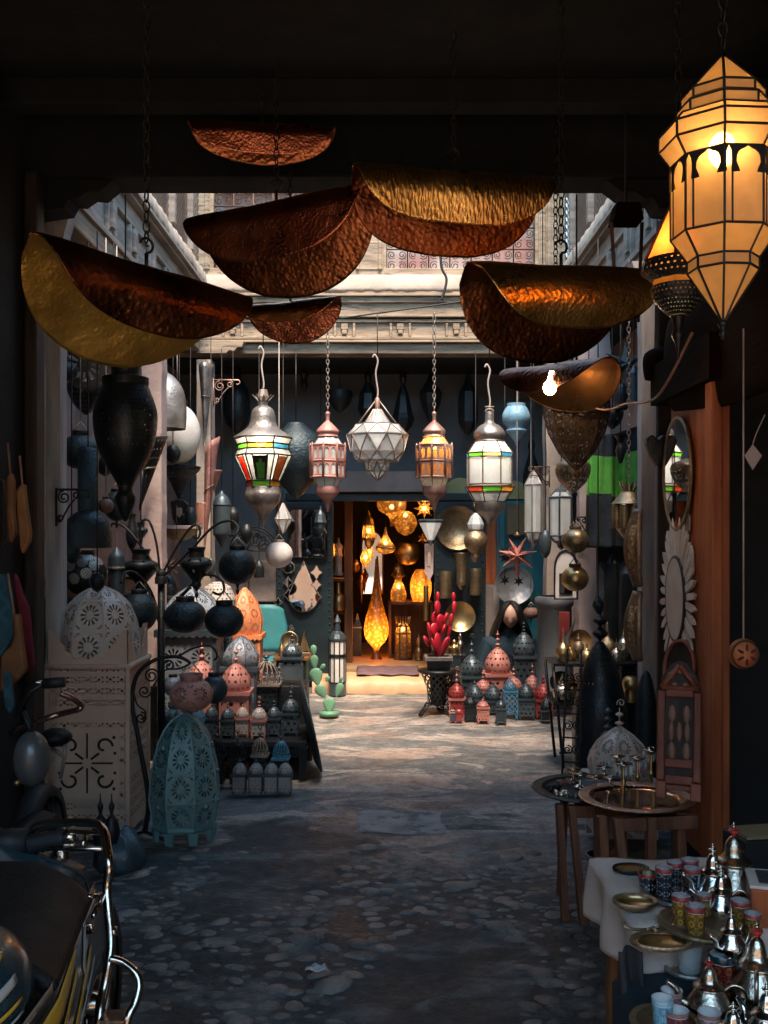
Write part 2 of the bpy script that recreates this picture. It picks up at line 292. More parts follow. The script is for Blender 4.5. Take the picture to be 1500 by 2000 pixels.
# ---------------------------------------------------------------- mesh builder
class MB:
    def __init__(s): s.v = []; s.f = []; s.uv = []; s.mi = []; s.sm = []; s.M = Matrix.Identity(4)
    def at(s, loc=(0, 0, 0), rot=(0, 0, 0), sc=(1, 1, 1)):
        s.M = Matrix.Translation(Vector(loc)) @ Euler(rot).to_matrix().to_4x4() @ Matrix.Diagonal((*sc, 1)); return s
    def add(s, vs, fs, uvs=None, mi=0, sm=False):
        o = len(s.v); s.v += [s.M @ Vector(v) for v in vs]
        for i, f in enumerate(fs):
            s.f.append([k+o for k in f]); s.uv.append(uvs[i] if uvs else [(0, 0)]*len(f)); s.mi.append(mi); s.sm.append(sm)
        return s
    def box(s, c, d, mi=0, cell=1.0, taper=1.0):
        x, y, z = c; a, b, h = d[0]/2, d[1]/2, d[2]/2; t = taper
        vs = [(x-a, y-b, z-h), (x+a, y-b, z-h), (x+a, y+b, z-h), (x-a, y+b, z-h), (x-a*t, y-b*t, z+h), (x+a*t, y-b*t, z+h), (x+a*t, y+b*t, z+h), (x-a*t, y+b*t, z+h)]
        fs = [(0, 1, 5, 4), (1, 2, 6, 5), (2, 3, 7, 6), (3, 0, 4, 7), (4, 5, 6, 7), (3, 2, 1, 0)]
        A, B, Hh = 2*a*cell, 2*b*cell, 2*h*cell
        q = lambda p, r: [(0, 0), (p, 0), (p, r), (0, r)]
        return s.add(vs, fs, [q(A, Hh), q(B, Hh), q(A, Hh), q(B, Hh), q(A, B), q(A, B)], mi)
    def lathe(s, prof, n=24, cells=8, flat=False, c=(0, 0, 0), lob=None, mi=0, a0=None, arc=2*pi, vcell=None, sq=None, shear=(0, 0)):
        prof = [(max(r, 1e-4), z) for r, z in prof]
        rm = max(r for r, z in prof); k = cells/(2*pi*rm) if vcell is None else vcell
        full = abs(arc-2*pi) < 1e-6
        if a0 is None: a0 = -pi/2+pi/n
        cols = n if full else n+1
        vs = []; L = [0]
        for i in range(1, len(prof)): L.append(L[-1]+hypot(prof[i][0]-prof[i-1][0], prof[i][1]-prof[i-1][1]))
        z0 = prof[0][1]
        for (r, z) in prof:
            for j in range(cols):
                a = a0+arc*j/n; q = r
                if lob: q = r*(1-lob[1]*(1-abs(sin(lob[0]*a/2))))
                x, y = q*cos(a), q*sin(a)
                if sq:
                    e = (abs(cos(a))**sq+abs(sin(a))**sq)**(-1/sq); x *= e; y *= e
                vs.append((c[0]+x+shear[0]*(z-z0), c[1]+y+shear[1]*(z-z0), c[2]+z))
        fs = []; uv = []
        for i in range(len(prof)-1):
            for j in range(n):
                j2 = (j+1) % cols
                fs.append((i*cols+j, i*cols+j2, (i+1)*cols+j2, (i+1)*cols+j))
                u0, u1 = cells*j/n*arc/(2*pi), cells*(j+1)/n*arc/(2*pi)
                uv.append([(u0, L[i]*k), (u1, L[i]*k), (u1, L[i+1]*k), (u0, L[i+1]*k)])
        return s.add(vs, fs, uv, mi, not flat)
    def tube(s, pts, r, n=6, mi=0, close=False, sm=True):
        pts = [Vector(p) for p in pts]; m = len(pts)
        rs = r if isinstance(r, (list, tuple)) else [r]*m
        vs = []; up = None
        for i in range(m):
            if close: t = pts[(i+1) % m]-pts[i-1]
            else: t = pts[min(i+1, m-1)]-pts[max(i-1, 0)]
            if t.length < 1e-9: t = Vector((0, 0, 1))
            t.normalize()
            if up is None: up = t.orthogonal().normalized()
            else:
                up = up-t*up.dot(t)
                up = up.normalized() if up.length > 1e-6 else t.orthogonal().normalized()
            b = t.cross(up)
            for j in range(n):
                a = 2*pi*j/n; vs.append(pts[i]+(up*cos(a)+b*sin(a))*rs[i])
        fs = []
        for i in range(m if close else m-1):
            i2 = (i+1) % m
            for j in range(n): fs.append((i*n+j, i*n+(j+1) % n, i2*n+(j+1) % n, i2*n+j))
        if not close: fs += [tuple(range(n))[::-1], tuple(range((m-1)*n, m*n))]
        return s.add(vs, fs, None, mi, sm)
    def cage(s, prof, n, r=0.004, c=(0, 0, 0), mi=0, mer=True, rings=None, a0=None, tn=4):
        if a0 is None: a0 = -pi/2+pi/n
        P = lambda q, z, j: (c[0]+q*cos(a0+2*pi*j/n), c[1]+q*sin(a0+2*pi*j/n), c[2]+z)
        if mer:
            for j in range(n): s.tube([P(q, z, j) for q, z in prof], r, tn, mi, sm=False)
        for i in (range(len(prof)) if rings is None else rings):
            q, z = prof[i]
            if q > r: s.tube([P(q, z, j) for j in range(n)], r, tn, mi, True, False)
        return s
    def sphere(s, c, r, n=12, m=8, mi=0, cells=8, sc=(1, 1, 1)):
        o = s.M; s.M = o @ Matrix.Translation(Vector(c)) @ Matrix.Diagonal((*sc, 1))
        s.lathe([(r*sin(pi*i/m), -r*cos(pi*i/m)) for i in range(m+1)], n, cells, mi=mi); s.M = o; return s
    def prism(s, poly, y0, y1, mi=0, cell=1.0, sm=False):     # polygon in x-z, extruded in y
        n = len(poly)
        vs = [(x, y0, z) for x, z in poly]+[(x, y1, z) for x, z in poly]
        ar = sum(poly[i][0]*poly[(i+1) % n][1]-poly[(i+1) % n][0]*poly[i][1] for i in range(n))
        uvf = [(x*cell, z*cell) for x, z in poly]
        fs = [tuple(range(n)), tuple(range(n, 2*n))[::-1]]; uv = [uvf, uvf[::-1]]
        for i in range(n):
            j = (i+1) % n; fs.append((j, i, n+i, n+j)); uv.append([(0, 0), (.01, 0), (.01, .01), (0, .01)])
        return s.add(vs, fs, uv, mi, False)
    def sheet(s, fn, nu, nv, mi=0, cell=1.0, thick=0.0, sm=True):
        vs = [Vector(fn(i/nu, j/nv)) for j in range(nv+1) for i in range(nu+1)]
        fs = []; uv = []
        for j in range(nv):
            for i in range(nu):
                a = j*(nu+1)+i; fs.append((a, a+1, a+nu+2, a+nu+1))
                uv.append([(i/nu*cell, j/nv*cell), ((i+1)/nu*cell, j/nv*cell), ((i+1)/nu*cell, (j+1)/nv*cell), (i/nu*cell, (j+1)/nv*cell)])
        return s.add(vs, fs, uv, mi, sm)
    def build(s, name, mats, parent=None, loc=(0, 0, 0), rot=(0, 0, 0), bevel=0, solid=0, sub=0, weld=False):
        me = bpy.data.meshes.new(name); me.from_pydata([tuple(v) for v in s.v], [], s.f); 
        if not isinstance(mats, (list, tuple)): mats = [mats]
        for m in mats: me.materials.append(M[m] if isinstance(m, str) else m)
        me.polygons.foreach_set('material_index', s.mi); me.polygons.foreach_set('use_smooth', s.sm)
        ul = me.uv_layers.new(name='UVMap'); flat = [c for f in s.uv for p in f for c in p]; ul.data.foreach_set('uv', flat)
        me.update()
        o = bpy.data.objects.new(name, me); COL.objects.link(o); o.location = loc; o.rotation_euler = rot
        if parent: o.parent = parent
        if weld: md = o.modifiers.new('weld', 'WELD'); md.merge_threshold = 1e-5
        if solid: md = o.modifiers.new('solid', 'SOLIDIFY'); md.thickness = solid; md.offset = 0
        if bevel: md = o.modifiers.new('bevel', 'BEVEL'); md.width = bevel; md.segments = 2; md.limit_method = 'ANGLE'
        if sub: md = o.modifiers.new('sub', 'SUBSURF'); md.levels = sub; md.render_levels = sub
        return o

def tag(o, label=None, cat=None, group=None, kind=None):
    if label: o['label'] = label
    if cat: o['category'] = cat
    if group: o['group'] = group
    if kind: o['kind'] = kind
    return o
def thing(name, label, cat, loc=(0, 0, 0), rz=0.0, group=None, rot=None):
    o = bpy.data.objects.new(name, None); COL.objects.link(o); o.location = loc; o.rotation_euler = rot or (0, 0, rz); o.empty_display_size = .1
    return tag(o, label, cat, group)
def copy_tree(o, loc, label, group=None, rz=None, sc=None):
    def cp(q, par):
        c = q.copy(); COL.objects.link(c)
        if par: c.parent = par
        for ch in list(q.children): cp(ch, c)
        return c
    r = cp(o, None); r.location = loc; r['label'] = label
    if group: r['group'] = group
    if rz is not None: r.rotation_euler[2] = rz
    if sc: r.scale = (sc, sc, sc) if not isinstance(sc, tuple) else sc
    return r
def bulb_light(parent, loc, power, rad=0.03, col=(1, .62, .25)):
    l = bpy.data.lights.new('bulb_light', 'POINT'); l.energy = power; l.shadow_soft_size = rad; l.color = col
    o = bpy.data.objects.new('bulb_light', l); COL.objects.link(o); o.location = loc; o.parent = parent; return o

# small shape helpers
def arcpts(c, r, a0, a1, n=10, ax='xz'):
    out = []
    for i in range(n+1):
        a = a0+(a1-a0)*i/n; p, q = r*cos(a), r*sin(a)
        out.append((c[0]+p, c[1], c[2]+q) if ax == 'xz' else ((c[0], c[1]+p, c[2]+q) if ax == 'yz' else (c[0]+p, c[1]+q, c[2])))
    return out
def spiral(c, r0, r1, a0, a1, n=18, ax='xz'):
    out = []
    for i in range(n+1):
        t = i/n; a = a0+(a1-a0)*t; r = r0+(r1-r0)*t; p, q = r*cos(a), r*sin(a)
        out.append((c[0]+p, c[1], c[2]+q) if ax == 'xz' else ((c[0], c[1]+p, c[2]+q) if ax == 'yz' else (c[0]+p, c[1]+q, c[2])))
    return out
def smooth(pts, n=6):
    pts = [Vector(p) for p in pts]; out = []
    for i in range(len(pts)-1):
        p0 = pts[max(i-1, 0)]; p1 = pts[i]; p2 = pts[i+1]; p3 = pts[min(i+2, len(pts)-1)]
        for k in range(n):
            t = k/n
            out.append(0.5*((2*p1)+(p2-p0)*t+(2*p0-5*p1+4*p2-p3)*t*t+(3*p1-p0-3*p2+p3)*t*t*t))
    return out+[pts[-1]]
def sprof(pts, n=5):
    return [(max(p.x, 0), p.y) for p in smooth([(r, z, 0) for r, z in pts], n)]
def chain_mb(mb, z0, z1, r=.012, wire=.0025, x=0, y=0):
    L = z1-z0; k = max(2, int(L/(r*1.55))); st = L/k
    for i in range(k):
        zc = z0+st*(i+.5); pts = []
        for j in range(8):
            a = 2*pi*j/8; p, q = r*.55*cos(a), st*.62*sin(a)
            pts.append((x+p, y, zc+q) if i % 2 else (x, y+p, zc+q))
        mb.tube(pts, wire, 4, 0, True)
    return mb
def hook_pts(z0, h, r=.02):
    return arcpts((0, 0, z0+r), r, -pi*.9, pi*.5, 8)[::1]+[(0.0, 0, z0+h-r*1.2)]+arcpts((-r*.7, 0, z0+h-r*.7), r*.7, 0, pi*.9, 6)
# ================================================================ ground
def ground():
    m = bpy.data.materials.new('ground'); m.use_nodes = True; t = m.node_tree; N = t.nodes; L = t.links; b = N['Principled BSDF']
    geo = N.new('ShaderNodeNewGeometry'); sep = N.new('ShaderNodeSeparateXYZ'); L.new(geo.outputs['Position'], sep.inputs[0])
    def noise(sc, det=6, ro=.6, st=None, dist=0):
        n = N.new('ShaderNodeTexNoise'); n.inputs['Scale'].default_value = sc; n.inputs['Detail'].default_value = det; n.inputs['Roughness'].default_value = ro; n.inputs['Distortion'].default_value = dist
        mp = N.new('ShaderNodeMapping'); L.new(geo.outputs['Position'], mp.inputs[0])
        if st: mp.inputs['Scale'].default_value = st
        L.new(mp.outputs[0], n.inputs['Vector']); return n.outputs[0]
    def ramp(k, stops):
        r = N.new('ShaderNodeValToRGB'); e = r.color_ramp.elements
        while len(e) < len(stops): e.new(.5)
        for i, (p, c) in enumerate(stops): e[i].position = p; e[i].color = (*c, 1) if isinstance(c, tuple) else (c, c, c, 1)
        L.new(k, r.inputs[0]); return r.outputs[0]
    def mix(f, a, c):
        x = N.new('ShaderNodeMix'); x.data_type = 'RGBA'; L.new(f, x.inputs[0]); L.new(a, x.inputs[6]); L.new(c, x.inputs[7]); return x.outputs[2]
    conc = ramp(noise(3.2, 8, .64, None, .4), [(.32, (.17, .145, .13)), (.5, (.36, .305, .27)), (.68, (.48, .42, .375))])
    pink = ramp(noise(2.1, 5, .6), [(.45, (.40, .29, .23)), (.60, (.33, .20, .15))])
    conc = mix(ramp(noise(1.4, 6, .62, None, .5), [(.50, 0.0), (.56, .75)]), conc, pink)
    grey = ramp(noise(5.5, 8, .68), [(.36, (.045, .056, .062)), (.52, (.095, .108, .115)), (.66, (.19, .195, .195))])
    conc = mix(ramp(noise(1.25, 9, .68, (.75, 1.9, 1), .9), [(.475, 0.0), (.505, .92)]), conc, grey)      # greyer, damper patches
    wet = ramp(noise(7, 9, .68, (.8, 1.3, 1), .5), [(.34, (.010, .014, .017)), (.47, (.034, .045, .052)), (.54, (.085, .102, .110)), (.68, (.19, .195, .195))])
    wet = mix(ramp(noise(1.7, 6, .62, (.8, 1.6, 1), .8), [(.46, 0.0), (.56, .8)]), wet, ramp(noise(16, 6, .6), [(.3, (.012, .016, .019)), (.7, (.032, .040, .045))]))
    fl = ramp(noise(13, 9, .7, (.8, 1.5, 1), .4), [(.50, 0.0), (.56, .8)])          # crisp worn flakes showing the aggregate
    conc = mix(fl, conc, ramp(noise(60, 4, .6), [(.35, (.10, .10, .10)), (.65, (.27, .25, .23))]))
    # the damp cobbled half of the alley gives way to dry concrete in the courtyard
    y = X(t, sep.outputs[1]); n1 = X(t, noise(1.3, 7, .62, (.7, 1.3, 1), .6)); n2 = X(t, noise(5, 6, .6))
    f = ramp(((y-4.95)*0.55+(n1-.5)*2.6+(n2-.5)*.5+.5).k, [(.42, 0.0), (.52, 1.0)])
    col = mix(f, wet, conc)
    col = mix(ramp(noise(34, 7, .7), [(.55, 0.0), (.58, .4)]), col, ramp(noise(90, 3, .6), [(.4, (.02, .024, .026)), (.6, (.10, .10, .098))]))
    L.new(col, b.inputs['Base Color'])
    L.new((X(t, ramp(noise(2.2, 5), [(.35, .34), (.7, .75)]))).k, b.inputs['Roughness']); b.inputs['Specular IOR Level'].default_value = .5
    bn = N.new('ShaderNodeBump'); bn.inputs['Strength'].default_value = 1.0; bn.inputs['Distance'].default_value = .03
    hgt = X(t, noise(8, 9, .66))*1.0+X(t, noise(40, 6, .65))*.5
    L.new(hgt.k, bn.inputs['Height']); L.new(bn.outputs[0], b.inputs['Normal'])
    st = pbr('cobble_stone', (.235, .21, .185), .38, 0, (.04, .047, .052), 9, .9, 70, third=((.20, .12, .09), .60, 2.5))
    mb = MB(); S = 30.0
    nx, ny = 60, 110
    def h(x, y):
        return .018*sin(x*2.1+y*.7)*sin(y*1.7-x)+.009*sin(x*5.3+1)*sin(y*4.1+2) if abs(x) < 1.6 and 1.5 < y < 9.4 else 0.0
    mb.sheet(lambda u, v: ((u-.5)*6, -4+v*14, h((u-.5)*6, -4+v*14)-.012), nx, ny)
    mb.add([(-S, -S, -.05), (S, -S, -.05), (S, S, -.05), (-S, S, -.05)], [(0, 1, 2, 3)])
    rnd = random.Random(5); pl = []
    for i in range(7000):
        yy = rnd.uniform(2.5, 5.15); xx = rnd.uniform(-1.35, 1.15)
        dens = 1.0 if yy < 4.2 else max(0, 1-(yy-4.2)/.75)
        cl = sin(xx*2.2+yy*1.3)+.7*sin(xx*4.7-yy*2.9+1)
        if abs(xx) > .95 and yy > 3.4: dens *= .4
        if rnd.random() > dens or cl < -1.0: continue
        a = rnd.uniform(.020, .055)*(1.0+.6*(rnd.random() < .14)); c = a*rnd.uniform(.5, .85)
        if any((xx-q[0])**2+((yy-q[1])*1.15)**2 < (a+q[2])**2*.5 for q in pl): continue
        pl.append((xx, yy, a)); 
        mb.at((xx, yy, h(xx, yy)-.012-.006), (rnd.uniform(-.15, .15), rnd.uniform(-.15, .15), rnd.uniform(-.5, .5)))
        k = rnd.uniform(.16, .34); ph = rnd.uniform(0, 6)
        prof = [(1, -.2), (.97, .25), (.84, .62), (.58, .88), (.28, .98), (0, 1)]
        vs = []; n = 10
        for (r, z) in prof:
            for j in range(n):
                an = 2*pi*j/n; rr = r*(1+.10*sin(2*an+ph)+.07*sin(3*an+ph*2)); vs.append((a*rr*cos(an), c*rr*sin(an), a*k*z))
        fs = [(i*n+j, i*n+(j+1) % n, (i+1)*n+(j+1) % n, (i+1)*n+j) for i in range(len(prof)-1) for j in range(n)]
        mb.add(vs, fs, None, 1, True)
    mb.at()
    # pale rectangular slab set in the floor
    pa, pb = W(702, 1618, 5.1), W(868, 1585, 5.5)
    mb.sheet(lambda u, v: (-.14+.46*u+.012*sin(v*7), 5.08+.40*v+.010*sin(u*9), h(-.14+.46*u, 5.08+.4*v)-.009), 12, 10, 2)
    slab = pbr('slab', (.30, .275, .255), .75, 0, (.15, .145, .14), 6, .6, 30, third=((.09, .09, .09), .54, 7))
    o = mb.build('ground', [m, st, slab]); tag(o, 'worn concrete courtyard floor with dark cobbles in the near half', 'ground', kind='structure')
    sm = pbr('street_bounce', (.50, .37, .26), .9, 0, (.38, .27, .19), 1.5, .3, 20)  # pale slab added behind the camera as bounce light and reflection for the metals
    tag(MB().box((0, -7.2, -.02), (24, 15.4, .06)).build('street', sm), 'pale sunlit street slab added unseen behind the viewer to bounce light', 'street', kind='structure')
def ramp_x(t, N, L, k, a, b):
    r = N.new('ShaderNodeValToRGB'); r.color_ramp.elements[0].position = a; r.color_ramp.elements[1].position = b; L.new(k, r.inputs[0]); return X(t, r.outputs[0])
ground()

# ================================================================ buildings
def slab_thing(name, label, cat, boxes, mat, bevel=.006, extra=None):
    t = thing(name, label, cat)
    for nm, bs, mt in boxes:
        mb = MB()
        for c, d in bs: mb.box(c, d)
        mb.build(nm, mt, t, bevel=bevel)
    return t

YF, YB, YW = 4.9, 8.7, 9.9             # front beam, back frieze, back wall (metres from the camera)
XL, XR = -1.62, 1.52                   # courtyard sides
def passage():
    t = thing('passage_roof', 'black timber roof over the near passage with a straight front beam', 'roof')
    mb = MB()
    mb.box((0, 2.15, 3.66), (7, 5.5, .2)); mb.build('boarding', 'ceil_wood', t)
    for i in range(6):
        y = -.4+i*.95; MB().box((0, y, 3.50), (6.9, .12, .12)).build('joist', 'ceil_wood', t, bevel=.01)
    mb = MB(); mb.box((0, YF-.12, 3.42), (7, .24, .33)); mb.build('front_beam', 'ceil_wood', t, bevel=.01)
    for sx, x0, x1 in ((1, -1.95, -1.30), (-1, 1.75, 1.07)):
        poly = [(x0, 3.26), (x0, 2.95 if sx > 0 else 2.85)]
        w_ = x1-x0
        for f, z in ((.18, 2.98), (.2, 3.05), (.36, 3.06), (.40, 3.10), (.62, 3.12), (.66, 3.17), (.72, 3.165), (.80, 3.20), (.88, 3.195), (1.0, 3.26)): poly.append((x0+w_*f, z))
        MB().prism(poly, YF-.2, YF-.04).build('corbel', 'ceil_wood', t)
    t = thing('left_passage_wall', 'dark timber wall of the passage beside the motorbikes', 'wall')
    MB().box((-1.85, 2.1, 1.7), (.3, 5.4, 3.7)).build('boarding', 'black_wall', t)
    mb = MB(); mb.box((-1.64, 3.95, 1.9), (.10, .16, 3.1)); mb.build('upright', 'dark_wood', t, bevel=.01)
    MB().box((-1.66, 4.62, 1.65), (.06, .12, 3.2)).build('upright', 'dark_wood', t, bevel=.01)
    t = thing('right_passage_wall', 'dark timber wall framing the unlit doorway on the near side', 'wall')
    MB().box((1.60, 5.16, 1.6), (.30, .03, 3.2)).build('gap_darkening_board', 'dark_wood', t); MB().box((2.65, 2.1, 1.7), (.2, 5.4, 3.7)).build('boarding', 'black_wall', t)  # the first board is added to darken the pale gap beside the slim post
    MB().box((2.35, 4.93, 1.7), (1.7, .06, 3.7)).build('dark_room_sheet', 'black_wall', t)  # black sheet added to stand in for the darkness of the unlit room
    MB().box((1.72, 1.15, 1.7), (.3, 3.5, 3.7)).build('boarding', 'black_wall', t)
    t = thing('brown_lintel', 'heavy rounded dark brown wooden lintel over the unlit doorway', 'lintel')
    mb = MB(); n = 24
    def fn(u, v):
        a = -pi*.5+pi*1.0*v; bul = .10+.03*sin(u*9)
        return (1.46-cos(a)*bul*.5, 3.45+u*1.40, 2.40+sin(a)*(.26+.05*sin(u*3+.5))-.14*u*0)
    mb.sheet(fn, 30, 14); mb.build('beam', 'brown_wood', t, solid=.02)
    MB().box((1.50, 3.9, 2.95), (.10, 1.9, .5)).build('board', 'dark_wood', t)
passage()

def pillar(name, label, x0, x1, y, z1, mat, dy=.14, cap=False, bulge=False):
    t = thing(name, label, 'pillar', ((x0+x1)/2, y, 0), group=None)
    w_ = x1-x0; mb = MB()
    n = 26; vs = []; rnd = random.Random(int(abs(x0*1000)))
    prof = []
    for i in range(n+1):
        z = z1*i/n; k = 1+rnd.uniform(-.05, .05)
        if bulge and z > z1-.32: k = 1+1.5*((z-(z1-.32))/.32)**2
        prof.append((k, z))
    for k, z in prof:
        for sx, sy in ((-1, -1), (1, -1), (1, 1), (-1, 1)): vs.append((sx*w_/2*k, sy*dy/2, z))
    fs = [(i*4+j, i*4+(j+1) % 4, i*4+4+(j+1) % 4, i*4+4+j) for i in range(n) for j in range(4)]
    mb.add(vs, fs); mb.build('shaft', mat, t)
    if cap:
        mb = MB()
        mb.box((0, 0, z1+.03), (w_+.05, dy+.05, .06)).box((0, 0, z1+.085), (w_+.10, dy+.1, .05)); mb.build('capital', mat, t, bevel=.008)
    return t
px = lambda p, d: (p-CX)*d/F
pillar('wooden_pillar', 'weathered grey white post at the left end of the front beam', px(96, 5.0), px(124, 5.0), 5.0, 3.2, 'pillar_white', .10, bulge=True)
pillar('wooden_pillar', 'grey pink pillar behind the big black urn lamp', px(283, 6.76), px(321, 6.76), 6.76, 3.15, 'pillar_pink', .16)
pillar('wooden_pillar', 'pale pillar beside the iron scroll bracket at the back left corner', px(388, 8.7), px(416, 8.7), 8.7, 3.08, 'plaster', .2)
pillar('wooden_pillar', 'cream pillar behind the long glass lanterns at the back right corner', px(1064, 8.7), px(1130, 8.7), 8.7, 3.08, 'plaster', .2)
pillar('wooden_pillar', 'pink plastered pillar left of the green and black blanket', px(1126, 7.4), px(1186, 7.4), 7.4, 3.15, 'pillar_pink', .2)
pillar('wooden_pillar', 'slim grey white post right of the green and black blanket', px(1249, 5.6), px(1274, 5.6), 5.6, 3.1, 'pillar_white', .09, bulge=True)

def scroll_grille(mb, x0, x1, z0, z1, y, cell, wire=.006):
    """rows of wrought iron scrolls: C-scrolls in every square, with bars between them"""
    nx = max(1, round((x1-x0)/cell)); nz = max(1, round((z1-z0)/cell)); cx_, cz_ = (x1-x0)/nx, (z1-z0)/nz
    for i in range(nx+1): mb.tube([(x0+i*cx_, y, z0), (x0+i*cx_, y, z1)], wire, 4)
    for j in range(nz+1): mb.tube([(x0, y, z0+j*cz_), (x1, y, z0+j*cz_)], wire, 4)
    for i in range(nx):
        for j in range(nz):
            cx0, cz0 = x0+(i+.5)*cx_, z0+(j+.5)*cz_; r = min(cx_, cz_)*.21
            for sx in (-1, 1):
                for sz in (-1, 1):
                    c = (cx0+sx*cx_*.25, y, cz0+sz*cz_*.25); a = atan2(-sz, -sx)
                    mb.tube(spiral(c, r, r*.25, a, a+sx*sz*pi*3.0, 14), wire*.7, 3)

def upper_back():
    t = thing('back_upper_wall', 'sunlit carved wooden frieze and cracked ledge below the grilled gallery windows facing the viewer', 'building')
    y = YB; x0, x1 = XL-.35, XR+.45
    zz = lambda p: H-(p-CY)*y/F
    mb = MB(); mb.box(((x0+x1)/2, y+.12, (zz(690)+zz(668))/2), (x1-x0, .2, zz(668)-zz(690))); mb.build('lower_beam', 'trim_wood', t, bevel=.008)
    mb = MB(); mb.box(((x0+x1)/2, y+.10, (zz(668)+zz(622))/2), (x1-x0, .2, zz(622)-zz(668)-.004)); mb.build('panel_board', 'frieze_wood', t, bevel=.006)
    mb = MB()
    for pz in (667, 661, 628): mb.box(((x0+x1)/2, y-.012, zz(pz)), (x1-x0, .03, .022))
    mb.build('panel_moulding', 'frieze_wood', t, bevel=.004)
    k = 0
    for p in range(346, 1180, 109):
        cx_ = px(p, y); wv, hh = .17, zz(630)-zz(660)-.02; zc = (zz(630)+zz(660))/2
        mb = MB()
        for dx in (-wv/2, wv/2): mb.box((cx_+dx, y-.012, zc), (.022, .028, hh))
        mb.box((cx_, y-.008, zc+.03), (.06, .03, hh*.45)); mb.box((cx_, y-.012, zc-.02), (.042, .04, hh*.3))
        mb.build('bracket', 'frieze_wood', t, bevel=.004)
    mb = MB(); mb.box(((x0+x1)/2, y+.07, (zz(622)+zz(588))/2), (x1-x0, .2, zz(588)-zz(622)-.004)); mb.build('plain_board', 'frieze_wood', t, bevel=.006)
    mb = MB()
    for pz, dy_, hh in ((619, -.05, .02), (588, -.06, .05), (580, -.09, .022), (575, -.07, .02)): mb.box(((x0+x1)/2, y+dy_+.12, zz(pz)), (x1-x0, .24, hh))
    mb.build('cornice', 'frieze_wood', t, bevel=.005)
    # cracked plaster ledge with an uneven lower edge
    rnd = random.Random(3); mb = MB()
    def led(u, v):
        prof = [(.0, 574), (-.075, 573), (-.085, 568), (-.07, 552), (-.05, 540), (.04, 534)]
        f = v*(len(prof)-1); i = min(int(f), len(prof)-2); q = f-i
        d = prof[i][0]*(1-q)+prof[i+1][0]*q; p = prof[i][1]*(1-q)+prof[i+1][1]*q
        xx = x0+u*(x1-x0); wob = .004*sin(xx*17)+.005*sin(xx*41+1)+.005*sin(xx*7+2)+.012*(1 if sin(xx*23+sin(xx*9)*2) > .55 else 0)
        return (xx, y+d+wob*.7, zz(p)+wob*.6*(1-v))
    mb.sheet(led, 150, 12); mb.build('ledge', 'plaster', t)
    # windows
    zs, zt = zz(527), zz(345)
    mb = MB(); mb.box(((x0+x1)/2, y+.10, zz(531)), (x1-x0, .2, .07)); mb.build('sill', 'frieze_wood', t, bevel=.006)
    for a, b in ((358, 410), (693, 748), (1052, 1066), (1066, 1105)):
        mb = MB(); mb.box(((px(a, y)+px(b, y))/2, y+.08, (zs+zt)/2), (px(b, y)-px(a, y), .18, zt-zs)); 
        for q in (a+6, b-6): mb.box((px(q, y), y-.016, (zs+zt)/2), (.03, .02, zt-zs))
        mb.build('post', 'frieze_wood', t, bevel=.006)
    for a, b in ((410, 693), (748, 1052)):
        xa, xb = px(a, y), px(b, y)
        wd = MB()
        wd.box(((xa+xb)/2, y+.06, zt-.03), (xb-xa, .1, .06)); wd.box((xa+.015, y+.06, (zs+zt)/2), (.03, .1, zt-zs)); wd.box((xb-.015, y+.06, (zs+zt)/2), (.03, .1, zt-zs))
        wo = wd.build('window', 'frieze_wood', t)
        g = MB(); scroll_grille(g, xa+.03, xb-.03, zs, zt-.06, y+.04, .19, .0075); g.build('grille', 'rust_grille', wo)
        MB().box(((xa+xb)/2, y+.20, (zs+zt)/2), (xb-xa, .03, zt-zs)).build('pane', 'red_pane', wo)
    mb = MB(); mb.box(((x0+x1)/2, y+.3, zt+.55), (x1-x0, .5, 1.1)); mb.build('wall', 'plaster', t)
    for a, b, s in ((388, 480, 1), (1066, 980, -1)):
        xa, xb = px(a, y), px(b, y); w_ = xb-xa
        poly = [(xa, zz(668)), (xa, zz(694)), (xa+w_*.62, zz(694)), (xa+w_*.68, zz(688)), (xa+w_*.78, zz(690)), (xa+w_*.86, zz(682)), (xa+w_*.95, zz(682)), (xb, zz(670))]
        MB().prism(poly, y-.10, y+.02).build('corbel', 'frieze_wood', t, bevel=.004)
upper_back()

